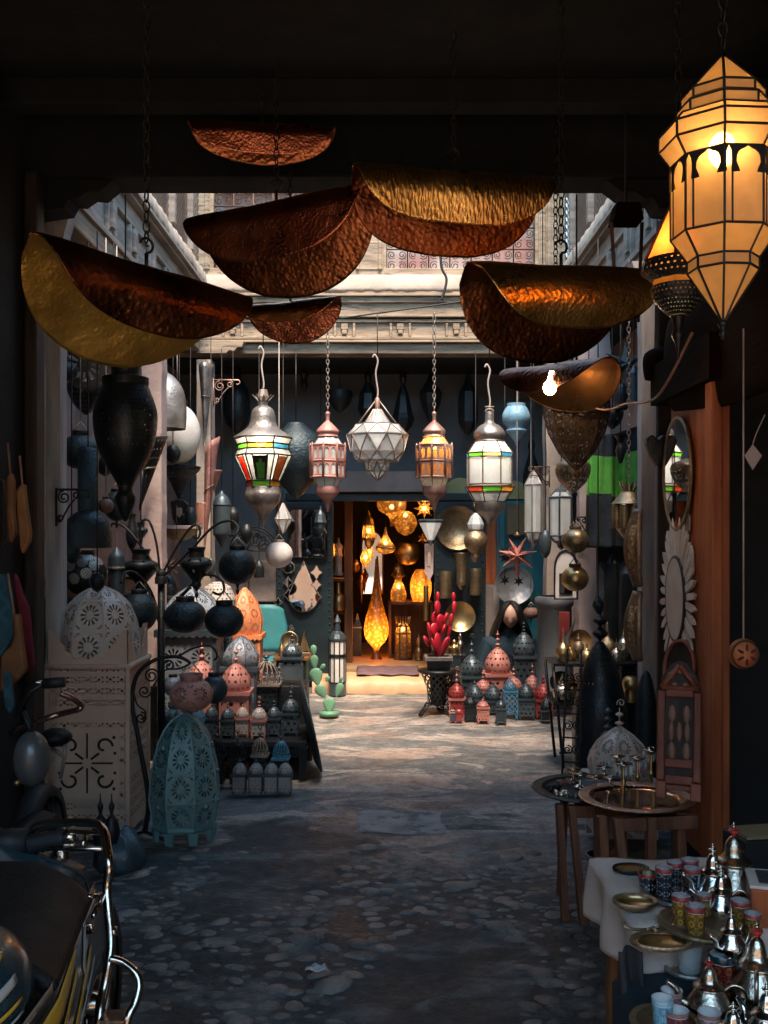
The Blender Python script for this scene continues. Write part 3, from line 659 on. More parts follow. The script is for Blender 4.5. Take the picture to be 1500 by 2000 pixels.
def upper_side(sgn, label):
    x = XL if sgn < 0 else XR+.06
    t = thing('side_upper_wall', label, 'building')
    ya, yb = YF+.02, YB-.14; yc, L = (ya+yb)/2, yb-ya
    o = -sgn                                      # towards the courtyard
    def bx(mb, dx, z, d, h): mb.box((x-o*(d/2)+o*dx, yc, z), (d, L, h))
    mb = MB(); bx(mb, 0, 3.21, .16, .12); mb.build('lower_beam', 'trim_wood', t, bevel=.008)
    mb = MB(); bx(mb, -.01, 3.41, .16, .272); mb.build('panel_board', 'frieze_side', t)
    mb = MB()
    for z in (3.285, 3.30, 3.52): bx(mb, .018, z, .04, .024)
    mb.build('panel_moulding', 'frieze_side', t, bevel=.004)
    for i in range(8):
        yy = ya+.25+i*.5; mb = MB()
        mb.box((x+o*.005, yy, 3.41), (.03, .022, .2)); mb.box((x+o*.005, yy+.16, 3.41), (.03, .022, .2)); mb.box((x+o*.010, yy+.08, 3.42), (.04, .06, .15))
        mb.build('bracket', 'frieze_side', t, bevel=.004)
    mb = MB(); bx(mb, 0, 3.60, .16, .13); mb.build('plain_board', 'frieze_side', t)
    mb = MB()
    for z, d in ((3.545, .05), (3.66, .10), (3.685, .13)): bx(mb, d-.05, z, .18, .026)
    mb.build('cornice', 'frieze_side', t, bevel=.004)
    mb = MB()
    def led(u, v):
        prof = [(.0, 3.70), (.07, 3.705), (.075, 3.73), (.06, 3.82), (.0, 3.87)]
        f = v*(len(prof)-1); i = min(int(f), len(prof)-2); q = f-i; d = prof[i][0]*(1-q)+prof[i+1][0]*q; z = prof[i][1]*(1-q)+prof[i+1][1]*q
        yy = ya+u*L; wob = .003*sin(yy*13)+.004*sin(yy*37+1)+.004*sin(yy*5)
        return (x+o*(d+wob), yy, z+wob*.6*(1-v))
    mb.sheet(led, 120, 8); mb.build('ledge', 'plaster', t)
    lat = pbr('lattice_screen', (.20, .13, .09), .7, 0, (.11, .07, .05), 6, .5, 40, perf='lattice', ps=16)
    mb = MB(); mb.box((x-o*.02, yc, 4.6), (.02, L, 1.4), cell=1.0); wo = mb.build('lattice', lat, t)
    MB().box((x-o*.09, yc, 4.6), (.03, L, 1.5)).build('backing', 'shop_wall', t)
    mb = MB()
    for yy in (5.2, 6.3, 7.4, 8.1): mb.box((x-o*.0, yy, 4.6), (.07, .07 if yy != 5.2 else .35, 1.4))
    mb.build('mullion', 'frieze_side', t, bevel=.004)
    mb = MB(); mb.box((x-o*.1, yc, 5.55), (.25, L, .5)); mb.build('wall', 'plaster', t)
upper_side(-1, 'carved wooden frieze and brown lattice gallery screen along the left of the courtyard')
upper_side(1, 'carved wooden frieze and brown lattice gallery screen along the right of the courtyard')

def galleries():
    t = thing('left_gallery', 'pink plaster gallery wall behind the lamps left of the courtyard', 'wall')
    MB().box((-2.12, 7.4, 1.7), (.1, 5.2, 3.4)).build('wall', 'pink_plaster', t)
    MB().box((-1.95, 7.4, 3.25), (.5, 5.2, .08)).build('soffit', 'ceil_wood', t)
    for zz_ in (1.25,): MB().box((-1.98, 7.2, zz_), (.2, 3.0, .05)).build('shelf', 'clay', t)
    t = thing('right_gallery', 'pink plaster gallery wall behind the blanket right of the courtyard', 'wall')
    MB().box((2.10, 7.4, 1.7), (.1, 5.2, 3.4)).build('wall', 'pink_plaster', t)
    MB().box((1.90, 7.4, 3.25), (.5, 5.2, .08)).build('soffit', 'ceil_wood', t)
    t = thing('back_wall', 'shaded grey plaster wall with the lit shop doorway', 'wall')
    y = YW; zz = lambda p: H-(p-CY)*y/F
    xa, xb = px(640, y), px(850, y); zt = zz(975)
    mb = MB(); mb.box((-1.55+(xa+.05)/2-.0, y+.12, 1.6), (abs(-3.1-xa-.05) if False else (xa+3.1), .2, 3.3)) if False else None
    mb = MB()
    mb.box(((xa-2.3)/2, y+.1, 1.6), (xa+2.3, .2, 3.3)); mb.box(((xb+2.3)/2, y+.1, 1.6), (2.3-xb, .2, 3.3)); mb.box(((xa+xb)/2, y+.1, (zt+3.25)/2), (xb-xa, .2, 3.25-zt))
    mb.build('wall', 'grey_plaster', t)
    mb = MB(); mb.box((0, (YB+YW)/2+.25, 3.19), (4.4, YW-YB+.1-.3, .06)); mb.build('soffit', 'ceil_wood', t)
    mb = MB()
    for a, b, c, d in ((488, 545, 1095, 1175), (488, 545, 1180, 1300), (430, 486, 1095, 1190), (945, 966, 1140, 1300), (430, 486, 1195, 1300)):
        mb.box(((px(a, y)+px(b, y))/2, y-.03, (zz(c)+zz(d))/2), (px(b, y)-px(a, y), .06, zz(c)-zz(d)))
    mb.build('stone_blocks', 'stone_block', t, bevel=.012)
    MB().box(((px(660, y)+px(865, y))/2, y-.09, (zz(922)+zz(962))/2), (px(865, y)-px(660, y), .18, zz(922)-zz(962))).build('lintel', 'lintel_stone', t, bevel=.01)
    MB().box(((px(560, y)+px(955, y))/2, y-.06, (zz(964)+zz(979))/2), (px(955, y)-px(560, y), .12, zz(964)-zz(979))).build('door_head', 'teal_door', t, bevel=.01)
    for a, b in ((866, 930), (975, 1030)):
        c = px((a+b)/2, y); r = px(b, y)-c
        MB().prism([(c+r*1.15*cos(pi*i/14), zz(975)+r*1.3*sin(pi*i/14)) for i in range(15)], y-.05, y-.005).build('niche', 'yellow_plaster', t)
    MB().box(((px(975, y)+px(1062, y))/2, y-.02, (zz(978)+zz(1330))/2), (px(1062, y)-px(975, y), .04, zz(978)-zz(1330))).build('painted_door', 'turquoise', t)
    MB().box((px(957, y), y-.035, (zz(1012)+zz(1140))/2), (.10, .05, zz(1012)-zz(1140))).build('post', 'orange_wood', t)
    MB().box((px(968, y), y-.05, (zz(1145)+zz(1260))/2), (.06, .05, zz(1145)-zz(1260))).build('jamb', 'plaster', t)
    # threshold step
    st = thing('shop_step', 'low worn stone step in front of the lit shop', 'step')
    mb = MB(); mb.sheet(lambda u, v: (xa-.12+u*(xb-xa+.24), y-.52+[0, 0, .05, .5][min(int(v*3.01), 3)]*1.0+.012*sin(u*23), [-.01, .09, .125, .13][min(int(v*3.01), 3)]+.006*sin(u*31)), 40, 3); mb.build('step', 'shop_floor', st)
    # shop room
    rm = thing('lamp_shop', 'warmly lit lamp shop seen through the open doorway', 'shop')
    d = 2.6
    mb = MB(); mb.box((0, y+.2+d/2, .09), (3.2, d, .08)); mb.build('floor_boards', 'shop_floor', rm)
    mb = MB(); mb.box((0, y+.15+d, 1.3), (3.2, .1, 2.4)).box((-1.5, y+.2+d/2, 1.3), (.1, d, 2.4)).box((1.5, y+.2+d/2, 1.3), (.1, d, 2.4)).box((0, y+.2+d/2, 2.5), (3.2, d, .1)); mb.build('walls', 'shop_wall', rm)
    yi = y+.75
    q = lambda p: (p-CX)*yi/F; zq = lambda p: H-(p-CY)*yi/F
    MB().box((q(681), yi, (zq(960)+zq(1308))/2), (q(689)-q(673), .12, zq(960)-zq(1308))).build('post', 'shelf_wood', rm, bevel=.006)
    mb = MB()
    for zp in (1133, 1197): mb.box((q(650), yi+.15, zq(zp)), (q(676)-q(600), .35, .03))
    mb.build('shelf', 'shelf_wood', rm)
    mb = MB(); mb.box((q(790), yi+.55, zq(1302)), (1.2, .5, .08)).build('plinth', 'shelf_wood', rm)
    t2 = thing('display_box', 'open wooden display box holding the lit caged lantern in the shop', 'shelf', (0, 0, 0))
    b0, b1, c0, c1 = q(762), q(846), zq(1182), zq(1292); mb = MB(); yy = yi+.5
    mb.box(((b0+b1)/2, yy, c0), (b1-b0, .42, .03)).box((b0, yy, (c0+c1)/2), (.03, .42, c0-c1)).box((b1, yy, (c0+c1)/2), (.03, .42, c0-c1)).box(((b0+b1)/2, yy+.2, (c0+c1)/2), (b1-b0, .02, c0-c1)); mb.build('carcass', 'shelf_wood', t2)
    # door leaves, open flat against the wall
    for a, b, lb in ((540, 651, 'dark teal studded door leaf carrying the mirrors'), (848, 948, 'dark teal studded door leaf carrying the brass trays')):
        dl = thing('door_leaf', lb, 'door'); yd = y-.09; q2 = lambda p: (p-CX)*yd/F; z2 = lambda p: H-(p-CY)*yd/F
        mb = MB(); mb.box(((q2(a)+q2(b))/2, yd, (z2(980)+z2(1332))/2), (q2(b)-q2(a), .06, z2(980)-z2(1332))); mb.build('leaf', 'teal_door', dl, bevel=.008)
        mb = MB()
        for e in (a+7, b-7):
            for i in range(26): mb.sphere((q2(e), yd-.03, z2(988)-i*.07), .012, 6, 4)
        mb.build('studs', 'teal_door', dl)
    rg = thing('rug', 'patterned mauve rug on the floor of the lit shop', 'rug', ((q(757)), y+.1, .145))
    mb = MB(); mb.sheet(lambda u, v: ((u-.5)*.62+.012*sin(v*40), -.38+v*.60, .004*sin(u*20)), 24, 12); mb.build('rug_cloth', 'rug', rg, solid=.01)
galleries()

def right_door():
    t = thing('orange_door', 'orange brown painted door leaf with mirrors at the passage end', 'door')
    MB().box((1.47, 4.55, 1.15), (.05, .70, 2.15)).build('leaf', 'orange_wood', t, bevel=.006)
    mb = MB()
    mb.box((1.435, 4.23, 1.15), (.055, .09, 2.16)); mb.build('near_post', 'orange_wood', t, bevel=.012)
    MB().box((1.47, 4.55, 2.3), (.2, .9, .2)).build('head', 'brown_wood', t)
right_door()
# ================================================================ hammered leaf pendants
def wing(label, loc, yaw, a, b, rr, of, ob, mat_out, mat_in, tilt=0.0, roll=0.0, p=2.4, kf=0.0, ztop=3.4, hook=True, bf=1.0, bb=1.0, lit=None):
    """a beaten metal disc folded over a ridge; a = half length, b = half width, of / ob = how far the near and far flap open"""
    t = thing('leaf_pendant', label, 'pendant lamp', loc, yaw, group='hammered metal leaf pendants')
    def fn(u, v):
        s = -1+2*u; s = max(-.9995, min(.9995, s)); q = -1+2*v
        w_ = (1-abs(s)**p)**(1/p)*(b*bf if q < 0 else b*bb); L = abs(q)*w_
        r = rr*(1+kf*s); op = of if q < 0 else ob; ph = pi/2-op; sg = -1 if q < 0 else 1
        if L < r*ph: th = L/r; y, z = r*sin(th), -r*(1-cos(th))
        else:
            R = L-r*ph; y = r*sin(ph)+R*cos(ph); z = -r*(1-cos(ph))-R*sin(ph)
        wv = .0008*sin(s*23+q*11)*sin(q*19+s*5)+.003*sin(s*5+q*4)
        return (a*s, sg*y+wv*.6, z+wv+a*.05*(1-s*s)*0)
    mb = MB(); mb.sheet(fn, 72, 56)
    o = mb.build('metal_leaf', [mat_out, mat_in], t, solid=.004, rot=(roll, tilt, 0))
    md = o.modifiers['solid']; md.material_offset = 1; md.offset = 1
    if hook:
        mb = MB(); mb.tube([(0, 0, -.01), (0, 0, .045)], .006, 6); mb.tube(arcpts((0, 0, .07), .022, -pi*.5, pi*.95, 10), .0045, 5); mb.build('hook', 'lead', t)
        mb = MB(); chain_mb(mb, .08, ztop-loc[2], .020, .0028); mb.build('chain', 'lead', t)
    return t
R = radians
wing('wide golden leaf pendant with a rippled front, the largest and brightest one under the beam', W(886, 338, 3.6), R(11), .375, .36, .10, R(-12), R(16), 'gold_ripple', 'copper_dark', tilt=R(.5), bf=.76, bb=.92, p=2.8)
wing('dark reddish copper leaf pendant left of the rippled golden one', W(540, 396, 3.8), R(-17), .38, .40, .09, R(-4), R(24), 'copper_wing', 'copper_dark', tilt=R(-5), bf=.74, bb=1.0, p=2.3)
wing('copper leaf pendant hanging highest against the dark roof', W(512, 244, 4.0), R(5), .30, .34, .06, R(-6), R(14), 'copper_wing', 'copper_dark', tilt=R(1), bf=.52, bb=.5)
wing('big leaf pendant at the far left showing its dull golden inside', W(286, 524, 2.97), R(43), .36, .33, .10, R(-24), R(38), 'copper_dark', 'gold_dull', tilt=R(5), p=2.1, bf=.84, bb=1.14)
wing('small brown leaf pendant hanging below the reddish copper one', W(567, 590, 4.5), R(-12), .235, .25, .06, R(-8), R(22), 'copper_plain', 'copper_wing', tilt=R(-3), p=2.2, bf=.55, bb=.86)
wing('plump golden leaf pendant with a bright glint, hanging from a large hook', W(1096, 522, 3.3), R(19), .345, .36, .12, R(-32), R(20), 'gold', 'copper_dark', tilt=R(-3), p=2.4, bf=.84, bb=1.04)
lw = wing('copper leaf lamp with a glowing bare bulb showing under it', W(1085, 712, 4.4), R(-48), .30, .30, .09, R(-18), R(36), 'copper_dark', 'copper_plain', tilt=R(2), p=2.2, kf=.3, bf=.6, bb=.95)
lb_ = Matrix.Rotation(R(48), 3, 'Z') @ (W(1074, 757, 4.3)-W(1085, 712, 4.4))
mb = MB(); mb.sphere((0, 0, 0), .030, 14, 10, sc=(1, 1, 1.1)); mb.tube([(0, 0, .02), (0, .02, .07)], .014, 8)
mb.build('bulb', 'bulb_hot', lw, lb_); bulb_light(lw, lb_, 3.2, .03, (1, .58, .25))

# ================================================================ big amber glass lantern and its neighbours
def glass_part(name, prof, n, mat, parent, a0=None, cells=8):
    mb = MB(); mb.lathe(prof, n, cells, flat=True, a0=a0); return mb.build(name, mat, parent)
def big_lamp():
    d = 2.2; c = W(1412, 1040, d); z = lambda p: H-(p-CY)*d/F; r = lambda n: U(n, d)
    t = thing('glass_lantern', 'large lit amber glass lantern with black leading at the upper right', 'lantern', (c.x, d, 0), R(5))
    P = [(r(6), 112), (r(78), 185), (r(78), 205), (r(86), 210), (r(86), 232), (r(106), 240), (r(120), 256), (r(120), 286), (r(98), 318), (r(98), 462), (r(66), 508), (r(66), 530), (r(5), 626)]
    P = [(q, z(p)) for q, p in P]
    names = ['roof', 'roof_band', 'roof_step', 'upper_band', 'shoulder', 'shoulder', 'crown_band', 'under_band', 'body', 'lower_band', 'lower_ring', 'tip']
    mt = ['amber', 'amber', 'amber_dark', 'amber', 'amber', 'amber', 'amber', 'amber', 'amber', 'amber', 'amber', 'amber']
    for i, nm in enumerate(names): glass_part(nm, [P[i], P[i+1]], 8, mt[i], t)
    mb = MB(); mb.cage(P, 8, .0032)
    # slim side panes on the body
    a0 = -pi/2+pi/8; (rb, zb1), (_, zb0) = P[8], P[9]
    for j in range(8):
        for f in (.2, .8):
            A = Vector((rb*cos(a0+2*pi*j/8), rb*sin(a0+2*pi*j/8), 0)); B = Vector((rb*cos(a0+2*pi*(j+1)/8), rb*sin(a0+2*pi*(j+1)/8), 0)); q = A.lerp(B, f)
            if f == .2: mb.tube([q+Vector((0, 0, zb1)), q+Vector((0, 0, zb0))], .0026, 4, sm=False)
    mb.build('leading', 'lead', t)
    # horseshoe arched fretwork round the top of the body
    mb = MB(); hh = r(52)
    for j in range(8):
        A = Vector((rb*cos(a0+2*pi*j/8), rb*sin(a0+2*pi*j/8), zb1)); B = Vector((rb*cos(a0+2*pi*(j+1)/8), rb*sin(a0+2*pi*(j+1)/8), zb1))
        ex = (B-A); wdt = ex.length; ex.normalize(); nrm = Vector((ex.y, -ex.x, 0)); 
        if nrm.dot(A) < 0: nrm = -nrm
        def arch(x0, x1, off):
            cx_ = (x0+x1)/2; hw = (x1-x0)/2; k = 10; top = []
            for i in range(k+1):
                a = pi*(1-i/k); aa = .50*hw*cos(a)*1.55; zt = -hh*.62+hh*.50*sin(a)**.7
                if i == k//2: zt = -hh*.04
                top.append((cx_+aa, zt))
            base = [(cx_-.50*hw, -hh), (cx_+.50*hw, -hh)]
            # side pieces down to the springing
            pts_in = [(cx_-.55*hw, -hh*.98)]+[(cx_-.62*hw, -hh*.85)]+top+[(cx_+.62*hw, -hh*.85), (cx_+.55*hw, -hh*.98)]
            pts_out = [(x0, -hh)]+[(x0, -hh*.8)]+[(x0+(x1-x0)*i/k, 0) for i in range(k+1)]+[(x1, -hh*.8), (x1, -hh)]
            vs = [A+ex*x+Vector((0, 0, zz))+nrm*.003 for x, zz in pts_in]+[A+ex*x+Vector((0, 0, zz))+nrm*.003 for x, zz in pts_out]
            m_ = len(pts_in); mb.add(vs, [(i, i+1, m_+i+1, m_+i) for i in range(m_-1)])
        arch(0, wdt*.2, 0) if False else None
        arch(wdt*.20, wdt, 0); arch(0, wdt*.20, 0)
    mb.build('arch_fretwork', 'lead', t, solid=.002)
    mb = MB(); mb.lathe(sprof([(.004, z(622)), (.012, z(632)), (.006, z(642)), (.008, z(652)), (.0015, z(664))]), 10, 4); mb.build('drop_finial', 'lead', t)
    mb = MB(); mb.lathe(sprof([(.018, z(113)), (.010, z(104)), (.006, z(98))]), 8, 4); chain_mb(mb, z(98), 3.4, .02, .003); mb.build('chain', 'lead', t)
    mb = MB(); zb = z(315); mb.sphere((-.03, -.062, zb), .03, 12, 8, sc=(1, 1, 1.3)); mb.build('bulb', 'bulb', t)
    bulb_light(t, (-.03, -.062, zb), 10, .03, (1, .66, .34))
big_lamp()

def moroccan_lamp():
    d = 2.75; c = W(1325, 0, d); z = lambda p: H-(p-CY)*d/F; r = lambda n: U(n, d)
    t = thing('lace_lantern', 'tapering lit lantern of amber glass and lacy black metal, half behind the large amber one', 'lantern', (c.x, d, 0), R(8))
    glass_part('shade', [(r(18), z(408)), (r(66), z(512))], 6, 'amber_lamp', t)
    mb = MB(); mb.cage([(r(19), z(406)), (r(67), z(512))], 6, .004); mb.build('leading', 'lead', t)
    for j in range(3):
        a = -pi/2+pi/6+pi*2/3*j-pi*2/3
        mb = MB(); q = lambda rr, p, da: ((r(rr)+.003)*cos(a+da), (r(rr)+.003)*sin(a+da), z(p))
        mb.add([q(18, 410, -.10), q(18, 410, .10), q(67, 510, .06), q(67, 510, -.06)], [(0, 1, 2, 3)]); mb.build('red_strip', 'red_plain', t, solid=.002)
    mb = MB(); mb.lathe([(r(67), z(510)), (r(72), z(530)), (r(50), z(548))], 18, 18, flat=True); mb.build('lace_band', 'iron_lace', t)
    mb = MB(); mb.lathe([(r(50), z(548)), (r(53), z(560))], 6, 6, flat=True); mb.build('glass_band', 'amber_lamp', t)
    mb = MB(); mb.lathe(sprof([(r(53), z(560)), (r(50), z(580)), (r(34), z(602)), (r(14), z(620))]), 18, 18, flat=False); mb.build('lace_bowl', 'iron_lace', t)
    mb = MB(); mb.lathe(sprof([(r(14), z(618)), (r(10), z(640)), (r(13), z(655)), (r(6), z(672)), (r(2), z(700))]), 10, 4); mb.build('stem', 'lead', t); MB().lathe([(.004, z(400)), (r(20), z(408))], 8, 4).build('cap', 'lead', t)
    mb = MB(); chain_mb(mb, z(400), 3.4, .02, .003); mb.build('chain', 'lead', t)
    bulb_light(t, (0, 0, z(480)), .5, .03)
moroccan_lamp()

# hook with a bulb cable in the right of the beam
def cable(name, label, pts, r, mat, cat='cable'):
    mb = MB(); mb.tube(smooth(pts, 8), r, 5); return tag(mb.build(name, mat), label, cat)
cable('cable', 'pinkish cable sagging from the lace lantern to the copper leaf lamp', [W(1352, 650, 3.0), W(1300, 752, 3.2), W(1270, 783, 3.6), W(1225, 788, 3.9), W(1190, 800, 4.2), W(1165, 798, 4.4)], .005, 'cord')
cable('cable', 'thin black cable dangling down over the carved frieze', [W(860, 470, 8.5), W(862, 520, 8.5), W(872, 545, 8.5), W(866, 575, 8.5), W(862, 585, 8.5)], .012, 'cord_black')
cable('cable', 'long cable strung slackly across the frieze boards', [W(663, 622, 8.45), W(720, 614, 8.45), W(800, 603, 8.45), W(880, 592, 8.45), W(960, 580, 8.45)], .008, 'cord_black')

# ================================================================ lanterns hanging in a row at the back of the courtyard
def finish_hang(t, ztop_local, zbeam, style='hook', mat='cord_pale', r=.02):
    """hook plus chain or wire from the top of a lamp to what it hangs from"""
    mb = MB()
    if style == 'hook':
        L = min(.32, (zbeam-ztop_local)*.8); mb.tube(smooth([(0, 0, ztop_local), (.004, 0, ztop_local+L*.15), (-.012, 0, ztop_local+L*.55), (.004, 0, ztop_local+L*.85), (-.02, 0, ztop_local+L), (-.035, 0, ztop_local+L*.93)], 4), .007, 5)
        mb.build('hook', mat, t); mb = MB(); mb.tube([(0, 0, ztop_local+L*.95), (0, 0, zbeam)], .005, 4); mb.build('wire', 'lead', t)
    elif style == 'chain': chain_mb(mb, ztop_local, zbeam, r, .004); mb.build('chain', mat, t)
    else: mb.tube([(0, 0, ztop_local), (0, 0, zbeam)], .0035, 4); mb.build('wire', 'lead', t)
ZB = 3.2
def stained_lantern():
    d = 7.3; c = W(514, 0, d); z = lambda p: H-(p-CY)*d/F; r = lambda n: U(n, d)
    t = thing('stained_glass_lantern', 'big hanging lantern with a bell shaped silver hood and red, green and orange glass panes', 'lantern', (c.x, d, 0), 0, 'lanterns hung in a row')
    mb = MB(); mb.lathe(sprof([(r(9), z(792)), (r(20), z(800)), (r(24), z(812)), (r(26), z(826)), (r(34), z(838)), (r(56), z(853)), (r(58), z(856))], 4), 16, 16, lob=(8, .05)); mb.build('hood', 'old_silver', t)
    mb = MB(); mb.lathe([(r(8), z(761)), (r(11), z(775)), (r(9), z(793))], 8, 8, flat=True)
    for j in range(8):
        a = 2*pi*j/8+.2; p = lambda q, zp: (r(q)*cos(a), r(q)*sin(a), z(zp)); s = lambda q, zp, e: (r(q)*cos(a+e), r(q)*sin(a+e), z(zp))
        mb.add([s(10, 784, -.4), s(10, 784, .4), p(21, 771)], [(0, 1, 2)])
    mb.build('crown_collar', 'lead_light', t, solid=.003)
    P = [(r(56), z(856)), (r(50), z(868)), (r(50), z(878)), (r(56), z(890)), (r(33), z(939)), (r(33), z(951))]
    a0 = -pi/2+pi/6
    glass_part('top_band', P[0:2], 6, 'glass_white', t); 
    cols = ['glass_orange', 'glass_blue', 'glass_red', 'glass_green', 'glass_orange', 'glass_green']
    def facet(mb, j, Pa, Pb, f0=0, f1=1, off=.003, g0=0, g1=1):
        A = [Vector((q*cos(a0+2*pi*jj/6), q*sin(a0+2*pi*jj/6), zz)) for (q, zz) in (Pa, Pb) for jj in (j, j+1)]
        top0, top1, b0, b1 = A; n = (b1-b0).cross(top0-b0).normalized(); 
        if n.dot(Vector((b0.x+b1.x, b0.y+b1.y, 0))) < 0: n = -n
        pt = lambda f, g: (top0.lerp(top1, f)).lerp(b0.lerp(b1, f), g)+n*off
        return mb.add([pt(f0, g1), pt(f1, g1), pt(f1, g0), pt(f0, g0)], [(0, 1, 2, 3)])
    for j in range(6):
        mb = MB(); facet(mb, j-1, P[1], P[2], off=0); mb.build('colour_band', cols[j], t)
        mb = MB(); facet(mb, j-1, P[4], P[5], off=0); mb.build('colour_band', cols[(j+3) % 6], t)
    glass_part('shoulder_band', P[2:4], 6, 'glass_white', t)
    for j in range(6):
        mb = MB(); facet(mb, j-1, P[3], P[4], 0, .24, 0); facet(mb, j-1, P[3], P[4], .76, 1, 0); facet(mb, j-1, P[3], P[4], .24, .76, 0, 0, .06); mb.build('white_pane', 'glass_white', t)
        mb = MB(); facet(mb, j-1, P[3], P[4], .24, .76, 0, .06, 1); mb.build('dark_pane', ['glass_green', 'amber_dark', 'glass_red'][j % 3] if j % 3 else 'lead', t)
        mb = MB(); facet(mb, j-1, P[3], P[4], .33, .67, .004, .32, .93); facet(mb, j-1, P[3], P[4], .44, .56, .005, .18, .34); mb.build('bright_pane', ['glass_lime', 'glass_orange', 'glass_red'][j % 3], t)
    mb = MB(); mb.cage(P, 6, .007)
    for j in range(6):
        for f in (.24, .76):
            A = lambda q, zz, jj: Vector((q*cos(a0+2*pi*jj/6), q*sin(a0+2*pi*jj/6), zz))
            mb.tube([A(*P[3], j).lerp(A(*P[3], j+1), f), A(*P[4], j).lerp(A(*P[4], j+1), f)], .006, 4, sm=False)
    mb.build('leading', 'lead', t)
    mb = MB(); mb.lathe(sprof([(r(34), z(951)), (r(35), z(958)), (r(37), z(968)), (r(31), z(984)), (r(15), z(1000)), (r(4), z(1022)), (r(1), z(1032))], 4), 24, 8, lob=(6, .12)); mb.build('bowl', 'old_silver', t)
    mb = MB(); mb.sphere((0, -.12, z(862)), .045, 10, 8); mb.build('bulb', 'bulb', t)
    bulb_light(t, (0, -.10, z(872)), 1.1, .04, (1, .85, .65))
    finish_hang(t, z(760), ZB)
stained_lantern()

def mini_window_rows(mb, rr, z0, z1, n, rows):
    pass
def rose_lantern(px_, label, lit, d=7.3):
    c = W(px_, 0, d); z = lambda p: H-(p-CY)*d/F; r = lambda n: U(n, d)
    t = thing('arcade_lantern', label, 'lantern', (c.x, d, 0), R(12), 'lanterns hung in a row')
    mt = 'old_copper' if lit else 'rose_metal'
    mb = MB(); mb.lathe(sprof([(r(3), z(804)), (r(5), z(808)), (r(4), z(812)), (r(4), z(822)), (r(8), z(826)), (r(18), z(836)), (r(23), z(843)), (r(20), z(849)), (r(22), z(853))], 3), 20, 8, lob=(8, .05)); mb.build('dome', mt, t)
    glass_part('upper_glass', [(r(19), z(854)), (r(30), z(871))], 8, 'amber_lamp' if lit else 'glass_frost', t)
    R0 = r(34); zt, zb = z(870), z(932); n = 8; a0 = -pi/2+pi/n
    mb = MB(); glass = MB()
    glass.lathe([(R0*.96, zt), (R0*.96, zb)], n, 8, flat=True); glass.build('glass', 'amber_lamp' if lit else 'glass_frost', t)
    for j in range(n):
        A = Vector((R0*cos(a0+2*pi*j/n), R0*sin(a0+2*pi*j/n), 0)); B = Vector((R0*cos(a0+2*pi*(j+1)/n), R0*sin(a0+2*pi*(j+1)/n), 0)); w_ = (B-A).length
        h = zt-zb
        for row in range(2):
            z0 = zb+h*.5*row; hh = h*.5
            for k in range(2):
                x0, x1 = k/2, (k+1)/2; cxx = (x0+x1)/2; hw = .15
                ins = [(cxx-hw, .16)]+[(cxx-hw*cos(pi*i/6)*(1), .62+.20*sin(pi*i/6)) for i in range(7)]+[(cxx+hw, .16)]
                out = [(x0, 0)]+[(x0+(x1-x0)*i/6, 1) for i in range(7)]+[(x1, 0)]
                vs = [A.lerp(B, x)+Vector((0, 0, z0+hh*zz)) for x, zz in ins+out]; m_ = len(ins)
                mb.add(vs, [(i, i+1, m_+i+1, m_+i) for i in range(m_-1)]+[(0, m_, 2*m_-1, m_-1)])
        mb.tube([A*1.02+Vector((0, 0, zb)), A*1.02+Vector((0, 0, zt)), A*1.02+Vector((0, 0, zt+r(5)))], [.008, .008, .002], 5)
    mb.cage([(R0*1.01, zt), (R0*1.01, (zt+zb)/2), (R0*1.01, zb)], n, .006, mer=False)
    mb.build('arcade_frame', mt, t, solid=.003)
    glass_part('lower_glass', [(r(29), z(933)), (r(22), z(951))], 8, 'glass_frost', t)
    mb = MB(); mb.cage([(r(30), z(871)), (r(19), z(854))], 8, .004); mb.cage([(r(29), z(933)), (r(22), z(951))], 8, .004); mb.build('leading', 'lead_light', t)
    mb = MB(); mb.lathe(sprof([(r(23), z(950)), (r(24), z(956)), (r(21), z(966)), (r(10), z(976)), (r(5), z(990)), (r(1), z(1000))], 3), 20, 8, lob=(8, .10)); mb.build('bowl', mt, t)
    if lit:
        mb = MB(); mb.sphere((0, 0, z(868)), .035, 10, 8); mb.build('bulb', 'bulb_hot', t); bulb_light(t, (0, 0, z(868)), 2, .035)
    finish_hang(t, z(803), ZB, 'chain', 'lead_light')
rose_lantern(640, 'rose coloured metal lantern with two rows of little arched windows, unlit', False)
rose_lantern(848, 'pale copper lantern with two rows of little arched windows, lit from inside', True)

